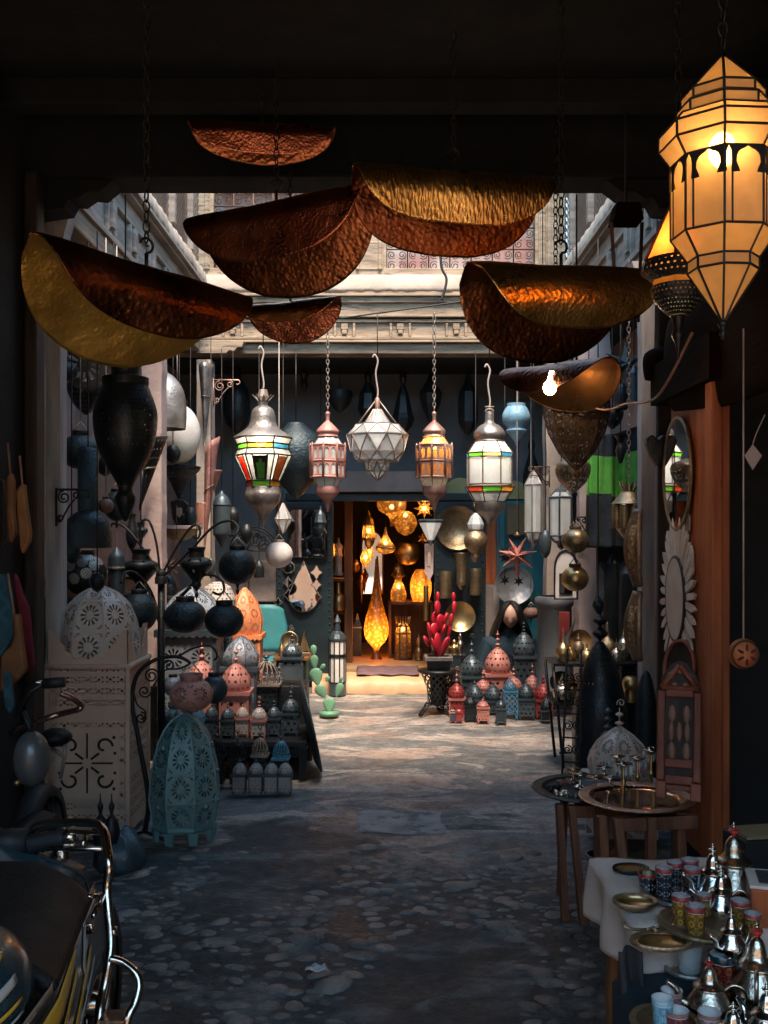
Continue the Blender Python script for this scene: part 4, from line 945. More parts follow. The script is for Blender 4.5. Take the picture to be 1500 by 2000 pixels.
def star_globe():
    d = 7.3; c = W(737, 0, d); z = lambda p: H-(p-CY)*d/F; r = lambda n: U(n, d)
    t = thing('faceted_lantern', 'wide faceted clear glass lantern shaped like a cut gem', 'lantern', (c.x, d, 0), 0, 'lanterns hung in a row')
    n = 10
    def ring(rr, zp, off): return [(r(rr)*cos(2*pi*(j+off)/n-pi/2), r(rr)*sin(2*pi*(j+off)/n-pi/2), z(zp)) for j in range(n)]
    rings = [ring(8, 800, 0), ring(27, 828, .5), ring(43, 830, 0), ring(60, 850, .5), ring(54, 883, 0), ring(42, 900, .5), ring(27, 902, 0), ring(22, 920, .5), ring(2, 938, 0)]
    lead = MB(); fr = MB(); cl = MB(); k = 0
    for a, b in zip(rings[:-1], rings[1:]):
        for j in range(n):
            o = k % 2
            tri = [(a[j], b[j], a[(j+1) % n]), (a[(j+1) % n], b[j], b[(j+1) % n])] if not o else [(a[j], b[j], b[(j+1) % n]), (a[j], b[(j+1) % n], a[(j+1) % n])]
            for i, tt in enumerate(tri):
                (fr if (k in (2,) and i == 0) or (k == 3 and i == 1) else cl).add(list(tt), [(0, 1, 2)])
                for e in range(3):
                    if e < 2: lead.tube([tt[e], tt[(e+1) % 3]], .005, 4, sm=False)
        k += 1
    cl.build('clear_facets', 'glass_clear', t); fr.build('frosted_facets', 'glass_frost', t); lead.build('leading', 'lead_light', t)
    mb = MB(); mb.lathe([(r(3), z(776)), (r(6), z(782)), (r(5), z(800))], 8, 8); mb.build('neck', 'old_copper', t)
    mb = MB()
    for s in (-1, 1): mb.tube([(0, 0, z(778)), (s*r(38), -.05, z(830))], .006, 5)
    mb.build('stay_chain', 'lead_light', t)
    mb = MB(); mb.sphere((0, 0, z(868)), .05, 10, 8); mb.build('bulb', 'bone', t)
    finish_hang(t, z(776), ZB)
star_globe()

def ribbed_lantern():
    d = 7.3; c = W(956, 0, d); z = lambda p: H-(p-CY)*d/F; r = lambda n: U(n, d)
    t = thing('ribbed_glass_lantern', 'tall ribbed clear glass lantern with coloured bands and a bulbous copper cap', 'lantern', (c.x, d, 0), 0, 'lanterns hung in a row')
    mb = MB(); mb.lathe(sprof([(r(8), z(804)), (r(9), z(812)), (r(10), z(826)), (r(20), z(832)), (r(30), z(843)), (r(32), z(852)), (r(28), z(859)), (r(31), z(863))], 3), 24, 8, lob=(8, .04)); mb.build('cap', 'old_silver', t)
    P = [(r(30), z(863)), (r(47), z(886)), (r(45), z(894)), (r(45), z(946)), (r(50), z(951)), (r(44), z(961)), (r(31), z(980))]
    glass_part('upper_glass', P[0:2], 8, 'glass_white', t)
    cols = ['glass_yellow', 'glass_blue', 'glass_red', 'glass_green', 'glass_orange', 'glass_yellow', 'glass_blue', 'glass_green']
    for i, (A, B) in enumerate(((P[1], P[2]), (P[4], P[5]))):
        for j in range(8):
            a0 = -pi/2+pi/8; mb = MB(); q = lambda p, jj: (p[0]*cos(a0+2*pi*jj/8), p[0]*sin(a0+2*pi*jj/8), p[1])
            mb.add([q(B, j-1), q(B, j), q(A, j), q(A, j-1)], [(0, 1, 2, 3)]); mb.build('colour_band', cols[(j+i*3) % 8], t)
    mb = MB(); mb.lathe([P[2], P[3]], 40, 40, flat=True, lob=(20, .05)); mb.build('ribbed_glass', 'glass_clear', t)
    mb = MB(); mb.lathe([(P[2][0]*.9, P[2][1]), (P[3][0]*.9, P[3][1])], 16, 16, flat=True); mb.build('inner_glass', 'glass_clear', t)
    glass_part('lower_glass', P[5:7], 8, 'glass_frost', t)
    mb = MB(); mb.cage(P, 8, .006); mb.build('leading', 'rust_grille', t)
    mb = MB(); mb.lathe(sprof([(r(32), z(979)), (r(32), z(988)), (r(26), z(1000)), (r(12), z(1010)), (r(5), z(1020)), (r(1), z(1032))], 3), 24, 8, lob=(8, .12)); mb.build('bowl', 'old_silver', t)
    mb = MB(); mb.tube(arcpts((0, 0, z(806)), r(8), 0, pi, 8), .007, 5); mb.tube([(-r(9), 0, z(795)), (r(9), 0, z(795))], .008, 5); mb.build('bail', 'lead_light', t)
    bulb_light(t, (0, 0, z(878)), .9, .04, (1, .85, .65))
    finish_hang(t, z(795), ZB)
ribbed_lantern()

# dark unlit lanterns hanging in the shade under the back gallery
def shade_lamp(px_, label, prof, d=9.45, n=12, lob=None, mat='iron', top=700):
    c = W(px_, 0, d); z = lambda p: H-(p-CY)*d/F; r = lambda q: U(q, d)
    t = thing('shade_lantern', label, 'lantern', (c.x, d, 0), 0, 'dark lanterns hung under the back gallery')
    mb = MB(); mb.lathe([(r(a), z(p)) for a, p in prof], n, n, flat=n < 10, lob=lob); mb.build('body', mat, t)
    mb = MB(); mb.tube([(0, 0, z(prof[0][1])), (0, 0, 3.15)], .005, 4); mb.build('wire', 'lead', t)
    return t
shade_lamp(463, 'dark bottle shaped lantern in the shade left of the stained glass lantern', [(8, 718), (8, 740), (22, 760), (26, 780), (26, 812), (20, 830), (4, 845)])
shade_lamp(594, 'small dark six sided lantern high in the shade above the stained glass lantern', [(6, 722), (8, 730), (5, 742), (8, 752), (1, 768)], n=6)
shade_lamp(663, 'dark round bowl lamp hung on three stays in the shade', [(24, 763), (26, 772), (22, 788), (10, 800), (1, 806)], n=20)
shade_lamp(719, 'dark tapering lantern in the shade above the gem shaped lantern', [(3, 725), (8, 735), (6, 748), (18, 770), (22, 800), (16, 812), (2, 830)], n=8)
shade_lamp(787, 'dark bell shaped lantern in the shade right of the gem shaped lantern', [(6, 726), (8, 738), (4, 752), (12, 772), (20, 808), (24, 818), (20, 832), (2, 850)], n=8)
shade_lamp(841, 'dark vase shaped lantern in the shade above the lit copper lantern', [(3, 730), (10, 748), (24, 770), (20, 790), (8, 815), (1, 830)], n=8)
shade_lamp(914, 'dark tall necked lantern with a pale window in the shade', [(3, 728), (6, 745), (18, 766), (20, 780), (20, 825), (12, 840), (1, 850)], n=8)
shade_lamp(1038, 'dark conical lantern in the shade behind the pale blue lamp', [(4, 858), (8, 868), (5, 884), (12, 905), (17, 925), (17, 950), (4, 956)], n=8)
shade_lamp(578, 'large dark embossed globe lamp behind the stained glass lantern', [(16, 826), (20, 832), (44, 850), (56, 880), (54, 912), (40, 940), (20, 956), (14, 965), (2, 975)], d=8.6, n=24, mat='iron_emboss')
# ================================================================ lamp builders
def finial_prof(z0, h, k, r):
    """k flattened beads on a thin stem"""
    P = [(r*.25, z0)]; st = h/(k+.35)
    for i in range(k):
        zc = z0+st*(i+.55); q = r*(1-.14*i); P += [(r*.13, zc-st*.36), (q*.8, zc-st*.10), (q, zc-st*.02), (q*.75, zc+st*.10), (r*.13, zc+st*.26)]
    return P+[(r*.12, z0+h*.96), (.001, z0+h)]
def curl(mb, z, s, wire=.004):
    mb.tube(spiral((s*.35, 0, z+s*.8), s*.95, s*.2, pi*1.15, -pi*1.4, 20), wire, 5)

def dome_lantern(name, label, x, y, z0, w_, hb, hd, mat_p, mat_s, group, cat='lantern', rz=.0, n=8, k=2, fh=.10, fr=.02, feet=True, cells=None, bw=None, curlz=False, onion=1.06, rim=True, cat_rows=None, legs=False):
    """square perforated body on feet, scalloped rim, ribbed onion dome, beaded finial"""
    t = thing(name, label, cat, (x, y, z0), rz, group)
    ft = min(.06, hb*.16) if feet else 0
    b = (bw or w_*.86)
    if hb > .01:
        mb = MB()
        cell = 1.5/b if not cells else min(cells, 2)/b
        hh = hb-ft
        mb.box((0, 0, ft+hh/2), (b, b, hh), cell=cell); mb.build('body', mat_p, t)
        if feet:
            for sx in (-1, 1):
                for sy in (-1, 1):
                    q = ft*.55; MB().box((sx*(b/2-q/2), sy*(b/2-q/2), ft/2), (q, q, ft), taper=1.35).build('foot', mat_s, t)
        for sx, sy in ((-1, -1), (1, -1)):
            MB().box((sx*(b/2), sy*(b/2), ft+hh/2), (.012*w_/.2, .012*w_/.2, hh)).build('corner_post', mat_s, t)
    if rim:
        mb = MB(); hw = w_/2; nn = 9; rr = []
        for i in range(nn*2+1): rr.append((-hw+w_*i/(nn*2), -.018*w_/.25-(.010*w_/.25 if i % 2 else 0)))
        for r0 in range(4):
            mb.at((0, 0, hb+.005), (0, 0, r0*pi/2)); mb.prism([(-hw, .006)]+rr+[(hw, .006)], -hw-.002, -hw+.002)
        mb.at(); mb.box((0, 0, hb+.004), (w_, w_, .006)); mb.build('rim', mat_s, t)
    R0 = w_*.46
    prof = sprof([(R0*.95, hb+.006), (R0*onion, hb+hd*.22), (R0*onion*.97, hb+hd*.42), (R0*.74, hb+hd*.70), (R0*.34, hb+hd*.90), (R0*.06, hb+hd)], 4)
    mb = MB(); mb.lathe(prof, n if n <= 10 else n, 8 if n > 6 else n, flat=n <= 10, lob=None if n <= 10 else (n//4, .06)); dm = mb.build('dome', mat_p, t)
    if n <= 10:
        mb = MB(); mb.cage(prof[::3]+[prof[-1]], n, .0035*w_/.25, rings=[]); mb.build('dome_ribs', mat_s, dm)
    if k:
        mb = MB(); mb.lathe(finial_prof(hb+hd-.004, fh, k, fr), 10, 4)
        if curlz: curl(mb, hb+hd+fh, fh*.22, .003)
        mb.build('finial', mat_s, dm)
    return t
def globe_lamp(name, label, c, r, mat, group=None, squash=1.0, collar=None, lob=None, top=None, drop=False, cells=10, cat='lamp', cm='iron', n=28, wire=None, collar_w=.42):
    """ball lamp with a collar; top = height of whatever it hangs from"""
    t = thing(name, label, cat, tuple(c), 0, group); h = r*squash
    m_ = 14; a_ = math.asin(collar_w)
    prof = [(r*sin(pi-(pi-a_)*i/m_)if i else .001, -h*cos((pi-a_)*i/m_)) for i in range(m_+1)]
    mb = MB(); mb.lathe(prof, n, cells, lob=lob); mb.build('globe', mat, t)
    zc = prof[-1][1]; ch = collar if collar is not None else r*.22
    mb = MB(); q = r*collar_w; mb.lathe([(q*.96, zc-.003), (q*1.04, zc+.004), (q*1.0, zc+ch*.5), (q*1.08, zc+ch), (q*.9, zc+ch), (q*.86, zc)], n, cells); mb.build('collar', cm, t)
    if drop:
        mb = MB(); mb.lathe(sprof([(.002, -h-r*.55), (r*.10, -h-r*.36), (r*.05, -h-r*.18), (r*.12, -h+.002)], 3), 10, 4); mb.build('drop_finial', cm, t)
    if top is not None:
        mb = MB()
        for s in (-1, 1): mb.tube([(s*q*.9, 0, zc+ch), (0, 0, zc+ch+q*1.1)], .0035, 4)
        mb.tube([(0, 0, zc+ch+q*1.1), (0, 0, top-c[2])], .004, 4); mb.build('wire', wire or 'cord_pale', t)
    return t
def lathe_lamp(name, label, cx_, d, prof, mat, cat='lamp', group=None, n=20, lob=None, flat=False, cells=8, top=None, part='body', extra=None, rz=0, wire='lead', smoothk=3, shear=(0, 0)):
    """prof: (radius px, y px); list of (part name, mat, profile) in extra"""
    c = W(cx_, 0, d); z = lambda p: H-(p-CY)*d/F; r = lambda q: U(q, d)
    zb = min(z(p) for _, p in prof) if not extra else min(min(z(p) for _, p in prof), *(min(z(p) for _, p in e[2]) for e in extra))
    t = thing(name, label, cat, (c.x, d, zb), rz, group)
    pr = [(r(a), z(p)-zb) for a, p in prof]
    mb = MB(); mb.lathe(pr if flat or not smoothk else sprof(pr, smoothk), n, cells, flat=flat, lob=lob, shear=shear); mb.build(part, mat, t)
    for e in extra or []:
        pe = [(r(a), z(p)-zb) for a, p in e[2]]; fl = len(e) > 3 and e[3]
        mb = MB(); mb.lathe(pe if fl else sprof(pe, 3), e[4] if len(e) > 4 else n, cells, flat=fl, lob=lob if not fl else None); mb.build(e[0], e[1], t)
    if top is not None:
        zt = max(z(prof[0][1]), z(prof[-1][1]))-zb; zt = max([zt]+[max(z(p) for _, p in e[2])-zb for e in extra or []])
        mb = MB(); mb.tube([(0, 0, zt-.005), (0, 0, top-zb)], .004, 4); mb.build('wire', wire, t)
    return t
def scroll_bracket(label, p0, L, h, sgn=1, mat='iron'):
    """iron wall bracket: back bar, top bar with a hook, scrolls under it"""
    t = thing('scroll_bracket', label, 'bracket', tuple(p0), 0, None)
    mb = MB(); mb.tube([(0, 0, -h), (0, 0, 0.01)], .006, 5); mb.build('back_bar', mat, t)
    mb = MB(); mb.tube([(0, 0, 0), (sgn*L, 0, 0)]+[(p[0], p[1], p[2]) for p in arcpts((sgn*L, 0, -.02), .02, pi/2, pi/2-sgn*pi*1.2, 8)], .006, 5); mb.build('top_bar', mat, t)
    mb = MB()
    mb.tube(spiral((sgn*L*.26, 0, -L*.26), L*.22, L*.06, pi/2, pi/2+sgn*3.2*pi, 26), .005, 5)
    mb.tube(spiral((sgn*L*.68, 0, -L*.18), L*.15, L*.04, pi/2, pi/2-sgn*3*pi, 22), .005, 5)
    mb.tube(spiral((sgn*L*.14, 0, -h*.78), L*.13, L*.03, -pi/2, -pi/2-sgn*3*pi, 20), .005, 5)
    mb.tube(smooth([(sgn*L*.62, 0, -L*.32), (sgn*L*.40, 0, -h*.5), (sgn*L*.14, 0, -h*.78-L*.13)], 5), .005, 5)
    mb.build('scrolls', mat, t); return t

# ================================================================ left side
def cabinet_lantern():
    d = 4.92; x0, x1 = px(92, d), px(250, d); w_ = x1-x0; z = lambda p: H-(p-CY)*d/F
    t = thing('cabinet_lantern', 'tall boxy perforated metal lantern with a big white dome and stepped corner crests', 'lantern', ((x0+x1)/2, d+w_/2, 0), 0)
    hb = z(1305); c = 8
    mb = MB(); mb.box((0, 0, hb/2+.01), (w_, w_, hb-.02), cell=8.6); mb.build('body', 'cabinet_frieze', t)
    mb = MB()
    for sx in (-1, 1):
        for sy in (-1, 1): mb.box((sx*w_/2, sy*w_/2, hb/2), (.024, .024, hb))
    mb.box((0, -w_/2-.004, .02), (w_, .012, .05)); mb.build('frame', 'cabinet_plain', t, bevel=.004)
    # pierced centre ornament on the near face
    mb = MB(); y = -w_/2-.004; zc = z(1490)
    mb.box((0, y, zc), (w_*.80, .004, z(1420)-z(1560))); mb.build('ornament_plate', 'cabinet_plain', t)
    mb = MB()
    for sx in (-1, 1):
        for sz in (-1, 1):
            mb.tube(spiral((sx*.085, y-.004, zc+sz*.085),   .045, .018, 0 if sx > 0 else pi, (0 if sx > 0 else pi)+sx*sz*pi*1.5, 14), .0065, 6)
            mb.tube([(sx*.02, y-.004, zc+sz*.02), (sx*.06, y-.004, zc+sz*.05)], .006, 6); mb.sphere((sx*.135, y-.002, zc+sz*.13), .009, 8, 5); mb.sphere((sx*.14, y-.002, zc+sz*.05), .008, 8, 5)
    for s in (-1, 1): mb.tube([(s*.025, y-.004, zc), (s*.13, y-.004, zc)], .005, 6); mb.tube([(0, y-.004, zc+s*.025), (0, y-.004, zc+s*.15)], .005, 6)
    mb.build('pierced_ornament', 'lead', t)
    mb = MB()
    for r0 in range(4):
        mb.at((0, 0, hb), (0, 0, r0*pi/2)); mb.box((0, -w_/2-.008, .008), (w_+.03, .022, .022))
        for i in range(10): mb.box((-w_/2+(i+.5)*w_/10, -w_/2-.020, .008), (w_/10*.72, .006, .012))
    mb.at(); mb.build('moulding', 'cabinet_plain', t, bevel=.003)
    hc = z(1238)-hb
    for r0 in range(4):
        mb = MB(); mb.at((0, 0, hb+.02), (0, 0, r0*pi/2)); hw = w_/2
        prof = [(1, 1), (.86, .97), (.84, .86), (.70, .80), (.66, .66), (.52, .52), (.50, .40), (.34, .30), (.30, .16)]
        left = [(-hw+hw*(1-a)*.9, hc*b) for a, b in prof]; right = [(-q, b) for q, b in left[::-1]]
        mb.prism([(-hw, 0)]+left+[(-.02, .16*hc)]+right+[(hw, 0)], -hw, -hw+.004); mb.build('crest', 'cabinet_plain' if r0 != 1 else 'cabinet_plain', t)
    R0 = w_*.515
    prof = sprof([(R0, hb+.02), (R0*1.0, hb+.10), (R0*.94, hb+.20), (R0*.74, hb+.31), (R0*.40, hb+.375), (R0*.16, hb+.395)], 4)
    mb = MB(); mb.lathe(prof, 8, 8, flat=True); mb.build('dome', 'white_perf', t)
    mb = MB(); mb.lathe(sprof([(R0*.2, hb+.385), (R0*.16, hb+.40), (.002, hb+.408)], 3), 16, 8); mb.cage(prof[::3]+[prof[-1]], 8, .005, rings=[]); mb.build('dome_cap', 'white_plain', t)
cabinet_lantern()

def teal_lantern():
    d = 4.85; c = W(353, 0, d); z = lambda p: H-(p-CY)*d/F; r = lambda q: U(q, d)
    t = thing('floor_lantern', 'teal egg shaped floor lantern with cut flower rosettes and two beads on top', 'lantern', (c.x, d+.1, 0), R(4))
    prof = sprof([(r(62), .07), (r(71), .20), (r(71), z(1560)), (r(66), z(1505)), (r(52), z(1452)), (r(32), z(1418)), (r(8), z(1402)), (r(4), z(1398))], 4)
    mb = MB(); mb.lathe(prof, 8, 8, flat=True); mb.build('shade', 'teal_perf', t)
    mb = MB(); mb.cage(prof[::2]+[prof[-1]], 8, .0045, rings=[]); mb.build('seams', 'teal_plain', t)
    bs = MB(); a0 = -pi/2
    for zp, rr in ((1462, .97), (1515, .985), (1575, .985)):
        for j in range(8):
            zz = z(zp); q = None
            for i in range(len(prof)-1):
                if min(prof[i][1], prof[i+1][1]) <= zz <= max(prof[i][1], prof[i+1][1]): q = prof[i][0]
            q = (q or r(60))*cos(pi/8)+.002; a = a0+2*pi*j/8; bs.sphere((q*cos(a), q*sin(a), zz), .013, 8, 5)
    bs.build('bosses', 'teal_plain', t)
    mb = MB(); mb.lathe([(r(64), .085), (r(65), .07), (r(62), .055)], 8, 8, flat=True); mb.build('base_band', 'teal_plain', t)
    for j in range(8):
        a = -pi/2+pi/8+2*pi*j/8; MB().at((r(58)*cos(a), r(58)*sin(a), .03), (0, 0, a)).box((0, 0, 0), (.02, .04, .06), taper=1.3).build('foot', 'teal_plain', t)
    mb = MB(); zt = z(1400); mb.lathe(sprof([(.012, zt-.01), (.008, zt+.015), (.036, zt+.045), (.04, zt+.052), (.030, zt+.065), (.008, zt+.085), (.006, zt+.105), (.03, zt+.125), (.033, zt+.135), (.022, zt+.15), (.001, zt+.155)], 3), 14, 4); mb.build('finial', 'teal_plain', t)
teal_lantern()

lathe_lamp('urn_lantern', 'very large black perforated urn lantern hanging before the grey pink pillar', 245, 4.75, [(3, 1018), (10, 1005), (18, 985), (20, 970), (14, 955), (22, 935), (40, 905), (56, 865), (62, 820), (58, 790), (46, 758), (44, 752)], 'iron_perf', 'lantern', None, 28, (8, .03), cells=40, top=3.2,
    extra=[('neck_band', 'iron', [(44, 753), (45, 750), (45, 738), (36, 735)], True), ('neck', 'iron_perf', [(28, 738), (27, 722), (34, 705), (32, 690), (22, 672), (18, 660), (26, 652), (28, 648)])])
globe_lamp('globe_lamp', 'dark blue embossed globe lamp hanging above the tall black cylinder lamp', W(157, 882, 5.5), U(40, 5.5), 'iron_emboss', 'round lamps on the left', .86, top=3.2, lob=(10, .03))
lathe_lamp('cylinder_lantern', 'tall black cylinder lantern with a domed foot at the left', 172, 5.35, [(20, 1000), (20, 880), (14, 876), (2, 872)], 'iron_emboss', 'lantern', None, 20, top=3.2, smoothk=0, extra=[('dome', 'iron_emboss', [(46, 1070), (46, 1045), (40, 1015), (22, 1000), (18, 998)])])
globe_lamp('disc_globe', 'dark globe lamp covered with lacy silver discs', W(166, 1122, 5.6), U(42, 5.6), 'iron', None, 1.0, cells=10)
def globe_discs():
    t = [o for o in COL.objects if o.name == 'disc_globe'][0]; r = U(42, 5.6)
    lace = pbr('silver_lace', (.42, .40, .37), .45, .7, (.26, .24, .22), 6, .3, 40, perf='dots', ps=1.0)
    pts = [(0, 1.2), (.55, .95), (-.5, 1.0), (.15, .62), (.75, .45), (-.45, .42), (.35, .1), (-.2, -.15), (.8, -.1), (-.75, .75), (1.2, .7)]
    for az, el in pts:
        dr = Vector((sin(az)*cos(el), -cos(az)*cos(el), sin(el))); up = dr.orthogonal().normalized(); b = dr.cross(up); mb = MB()
        q = r*.26; vs = [dr*(r*1.03)]+[(dr*(r*1.0)+up*q*cos(2*pi*j/14)+b*q*sin(2*pi*j/14)) for j in range(14)]
        mb.add(vs, [(0, j+1, (j+1) % 14+1) for j in range(14)], [[(0, 0), (2.2*cos(2*pi*j/14), 2.2*sin(2*pi*j/14)), (2.2*cos(2*pi*(j+1)/14), 2.2*sin(2*pi*(j+1)/14))] for j in range(14)]); mb.build('lace_disc', lace, t)
globe_discs()
def pedestal(name, label, cx_, d, ytop, w_, dp, mat='iron', yb=None):
    c = W(cx_, ytop, d); t = thing(name, label, 'stand', (c.x, d, 0))
    zt = c.z; mb = MB(); mb.box((0, 0, zt-.015), (w_, dp, .03)); mb.build('top', mat, t, bevel=.004)
    for sx in (-1, 1):
        for sy in (-1, 1): MB().box((sx*(w_/2-.02), sy*(dp/2-.02), zt/2), (.03, .03, zt-.03)).build('leg', mat, t)
    MB().box((0, dp/2-.04, zt*.5), (w_-.05, .01, zt-.1)).build('back_panel', 'iron', t); return t
pedestal('lamp_stand', 'black stand behind the boxy lantern, under the silver disc globe', 166, 5.75, 1166, .42, .3)

def pierced_disc():
    d = 5.6; c = W(165, 712, d); r = U(46, d); t = thing('pierced_disc', 'black drum lamp pierced with a large flower, behind the golden leaf', 'lamp', tuple(c))
    mb = MB(); n = 40
    m_ = pbr('disc_cut', (.03, .032, .034), .5, .3, None, 6, .2, 40, perf='rosette', ps=1.0)
    for i in range(n):
        a0, a1 = 2*pi*i/n, 2*pi*(i+1)/n; vs = []; uv = []
        for (q, a) in ((.02, a0), (1, a0), (1, a1), (.02, a1)): vs.append((r*q*cos(a), 0, r*q*sin(a))); uv.append((.5+q*cos(a)*.47, .5+q*sin(a)*.47))
        mb.add(vs, [(0, 1, 2, 3)], [uv])
    mb.build('face', m_, t); mb = MB(); mb.at((0, 0, 0), (-pi/2, 0, 0)); mb.lathe([(r, -.002), (r*1.02, .06), (r*.98, .06)], 36); mb.build('side_band', 'iron', t)
    mb = MB(); mb.tube([(0, 0, r), (0, 0, 3.2-c.z)], .004, 4); mb.build('wire', 'lead', t)
pierced_disc()
lathe_lamp('bowl_lamp', 'dark perforated bowl lamp behind the large black urn, near the pierced disc', 168, 5.9, [(3, 810), (20, 795), (34, 770), (36, 752), (30, 742)], 'iron_perf', 'lamp', None, 20, cells=24, top=3.2)
globe_lamp('globe_lamp', 'small blue green globe lamp half behind the weathered post', W(132, 725, 5.5), U(20, 5.5), 'iron_emboss', 'round lamps on the left', top=3.2)
lathe_lamp('bowl_lamp', 'smooth grey metal bowl lamp beside the pillar, above the white globe', 322, 7.0, [(40, 838), (42, 800), (36, 762), (20, 738), (6, 728)], 'old_silver', 'lamp', None, 24, top=3.1)
globe_lamp('globe_lamp', 'large white ribbed globe lamp with embossed rings behind the pillar', W(346, 848, 7.5), U(46, 7.5), 'bone', 'round lamps on the left', 1.3, lob=(14, .05), top=3.1, drop=True)
def horn(name, label, top_l, top_r, tip, d, mat, ribs=0, dp=.12, band=True, rim=None):
    """half-cone wall sconce: open slanted top, sharp tip"""
    a, b, c = W(*top_l, d), W(*top_r, d), W(*tip, d); t = thing(name, label, 'sconce', tuple(c)); mb = MB(); n = 12; m_ = 14
    def fn(u, v):
        p = a.lerp(b, u); q = c.lerp(p, v**.85); bul = sin(pi*u)*dp*v**.9; return (q.x-c.x, q.y-c.y-bul, q.z-c.z+.03*sin(pi*u)*v*0)
    mb.sheet(fn, n, m_, cell=8); mb.build('cone', mat, t, solid=.003)
    if band:
        mb = MB(); v = .55; mb.tube([Vector(fn(u/10, v))+Vector((0, -.004, 0)) for u in range(11)], .006, 5); mb.build('band', 'lead_light', t)
    return t
horn('horn_sconce', 'black perforated horn sconce with a slanted top on the pillar', (287, 862), (328, 852), (270, 1005), 6.55, 'iron_perf')
horn('horn_sconce', 'tall grey pointed wall sconce at the back left pillar', (388, 712), (418, 712), (400, 872), 8.5, 'old_silver')
horn('horn_sconce', 'reddish copper horn sconce below the tall grey one', (400, 880), (430, 852), (398, 1090), 8.0, 'rose_metal')
horn('horn_sconce', 'short copper horn sconce with a serrated edge by the stained glass lantern', (412, 922), (434, 918), (418, 962), 8.1, 'rose_metal', band=False)
globe_lamp('globe_lamp', 'dark glossy globe lamp under the tip of the big black urn', W(228, 988, 5.6), U(26, 5.6), 'slate_plain', 'round lamps on the left', 1.15, lob=(8, .06), top=3.2, drop=True)
globe_lamp('globe_lamp', 'small brown speckled gourd globe left of the dark glossy globe', W(207, 988, 5.45), U(15, 5.45), 'clay', 'round lamps on the left', top=3.2)
lathe_lamp('funnel_sconce', 'black perforated funnel lamp with a wide flat bowl', 350, 7.6, [(2, 975), (14, 950), (22, 934), (28, 930), (40, 918), (41, 914)], 'iron_perf', 'sconce', None, 20, cells=24, extra=[('rim', 'iron', [(41, 915), (42, 912), (40, 911)], True)], top=3.1)
def left_wall_bits():
    t = thing('mask_lantern', 'dark carved bellows shaped hanging on the left plaster wall', 'ornament', tuple(W(352, 1030, 7.9)))
    z = lambda p: (1030-p)*7.9/F; r = lambda q: U(q, 7.9)
    mb = MB(); mb.prism([(-r(18), z(980)), (-r(6), z(976)), (r(8), z(977)), (r(17), z(986)), (r(14), z(1000)), (r(6), z(1004)), (r(15), z(1024)), (r(8), z(1030)), (-r(6), z(1029)), (-r(14), z(1012)), (-r(16), z(995))], -.03, .02); mb.build('body', 'iron', t, bevel=.006)
    mb = MB(); mb.prism([(-r(5), z(992)), (r(5), z(992)), (r(6), z(1004)), (0, z(1012)), (-r(6), z(1004))], -.045, -.02); mb.build('face_plate', 'plaster', t, bevel=.004)
    c = W(396, 1030, 8.0); t = thing('lattice_basket', 'small orange red lattice basket lantern on the left shelf', 'basket', tuple(c)); r8 = U(14, 8)
    lat = pbr('basket_lattice', (.46, .20, .13), .6, 0, (.30, .12, .08), 6, .3, 40, perf='lattice', ps=2.2)
    mb = MB(); mb.lathe([(r8*.7, 0), (r8*.9, U(22, 8)), (r8, U(46, 8))], 20, 8); mb.build('basket', lat, t); mb = MB(); mb.lathe([(r8, U(46, 8)), (r8*1.05, U(48, 8)), (r8*.95, U(48, 8))], 20); mb.build('rim', 'rose_metal', t)
    c = W(350, 1050, 7.8); t = thing('wall_shelf', 'pink wall shelf with a carved speckled bowl shaped bracket', 'shelf', tuple(c))
    mb = MB(); mb.box((0, 0, U(20, 7.8)), (U(82, 7.8), .24, .03)); mb.build('board', 'pillar_pink', t, bevel=.005)
    mb = MB(); mb.lathe(sprof([(U(14, 7.8), -.02), (U(30, 7.8), .02), (U(38, 7.8), .07)], 3), 20, 8, sq=None); mb.build('bracket', 'brass_old', t)
    t = thing('star_lamp', 'dark pointed metal star lamp in front of the small shelves on the left', 'lamp', tuple(W(332, 1105, 7.0)))
    mb = MB(); star3d(mb, U(22, 7.0), 8, .38, .05); mb.build('star', 'rust_grille', t)
    for p_, q_, lb in ((318, 1062, 'small silvery leaf ornament hanging under the pink shelf'), (345, 1064, 'second small silvery leaf ornament under the pink shelf, nearer the copper horn')):
        t = thing('leaf_ornament', lb, 'ornament', tuple(W(p_, q_, 7.3))); mb = MB(); s = U(9, 7.3)
        mb.prism([(0, s*1.3), (s*.4, s*.5), (s*.3, -s*.4), (-s*.1, -s*1.2), (-s*.5, -s*.3), (-s*.35, s*.5)], -.006, .006); mb.build('leaf', 'silver_warm', t); MB().tube([(0, 0, s*1.3), (0, 0, .3)], .003, 4).build('thread', 'cord_black', t)
def star3d(mb, R0, n, inner, dp, ph=0):
    vs = [(0, -dp, 0), (0, dp, 0)]
    for i in range(2*n):
        a = pi/2+pi*i/n+ph; q = R0 if i % 2 == 0 else R0*inner; vs.append((q*cos(a), 0, q*sin(a)))
    fs = []; uv = []
    for i in range(2*n):
        j = (i+1) % (2*n); fs += [(0, 2+i, 2+j), (1, 2+j, 2+i)]; uv += [[(0, 0), (3, 0), (3, 1)], [(0, 0), (3, 0), (3, 1)]]
    mb.add(vs, fs, uv); return mb
left_wall_bits()
scroll_bracket('rusty iron scroll bracket on the back left pillar', W(417, 742, 8.55), U(47, 8.55), U(52, 8.55), 1, 'old_copper')
scroll_bracket('black iron scroll bracket on the weathered post at the left', W(110, 956, 4.93), U(58, 4.93), U(72, 4.93), 1)
lathe_lamp('tube_lantern', 'black domed tube lantern hanging beside the reddish copper horn', 433, 8.2, [(2, 1068), (14, 1048), (17, 1040), (17, 990), (18, 986), (13, 972), (5, 964), (2, 958)], 'slate_plain', 'lantern', None, 16, top=3.1)
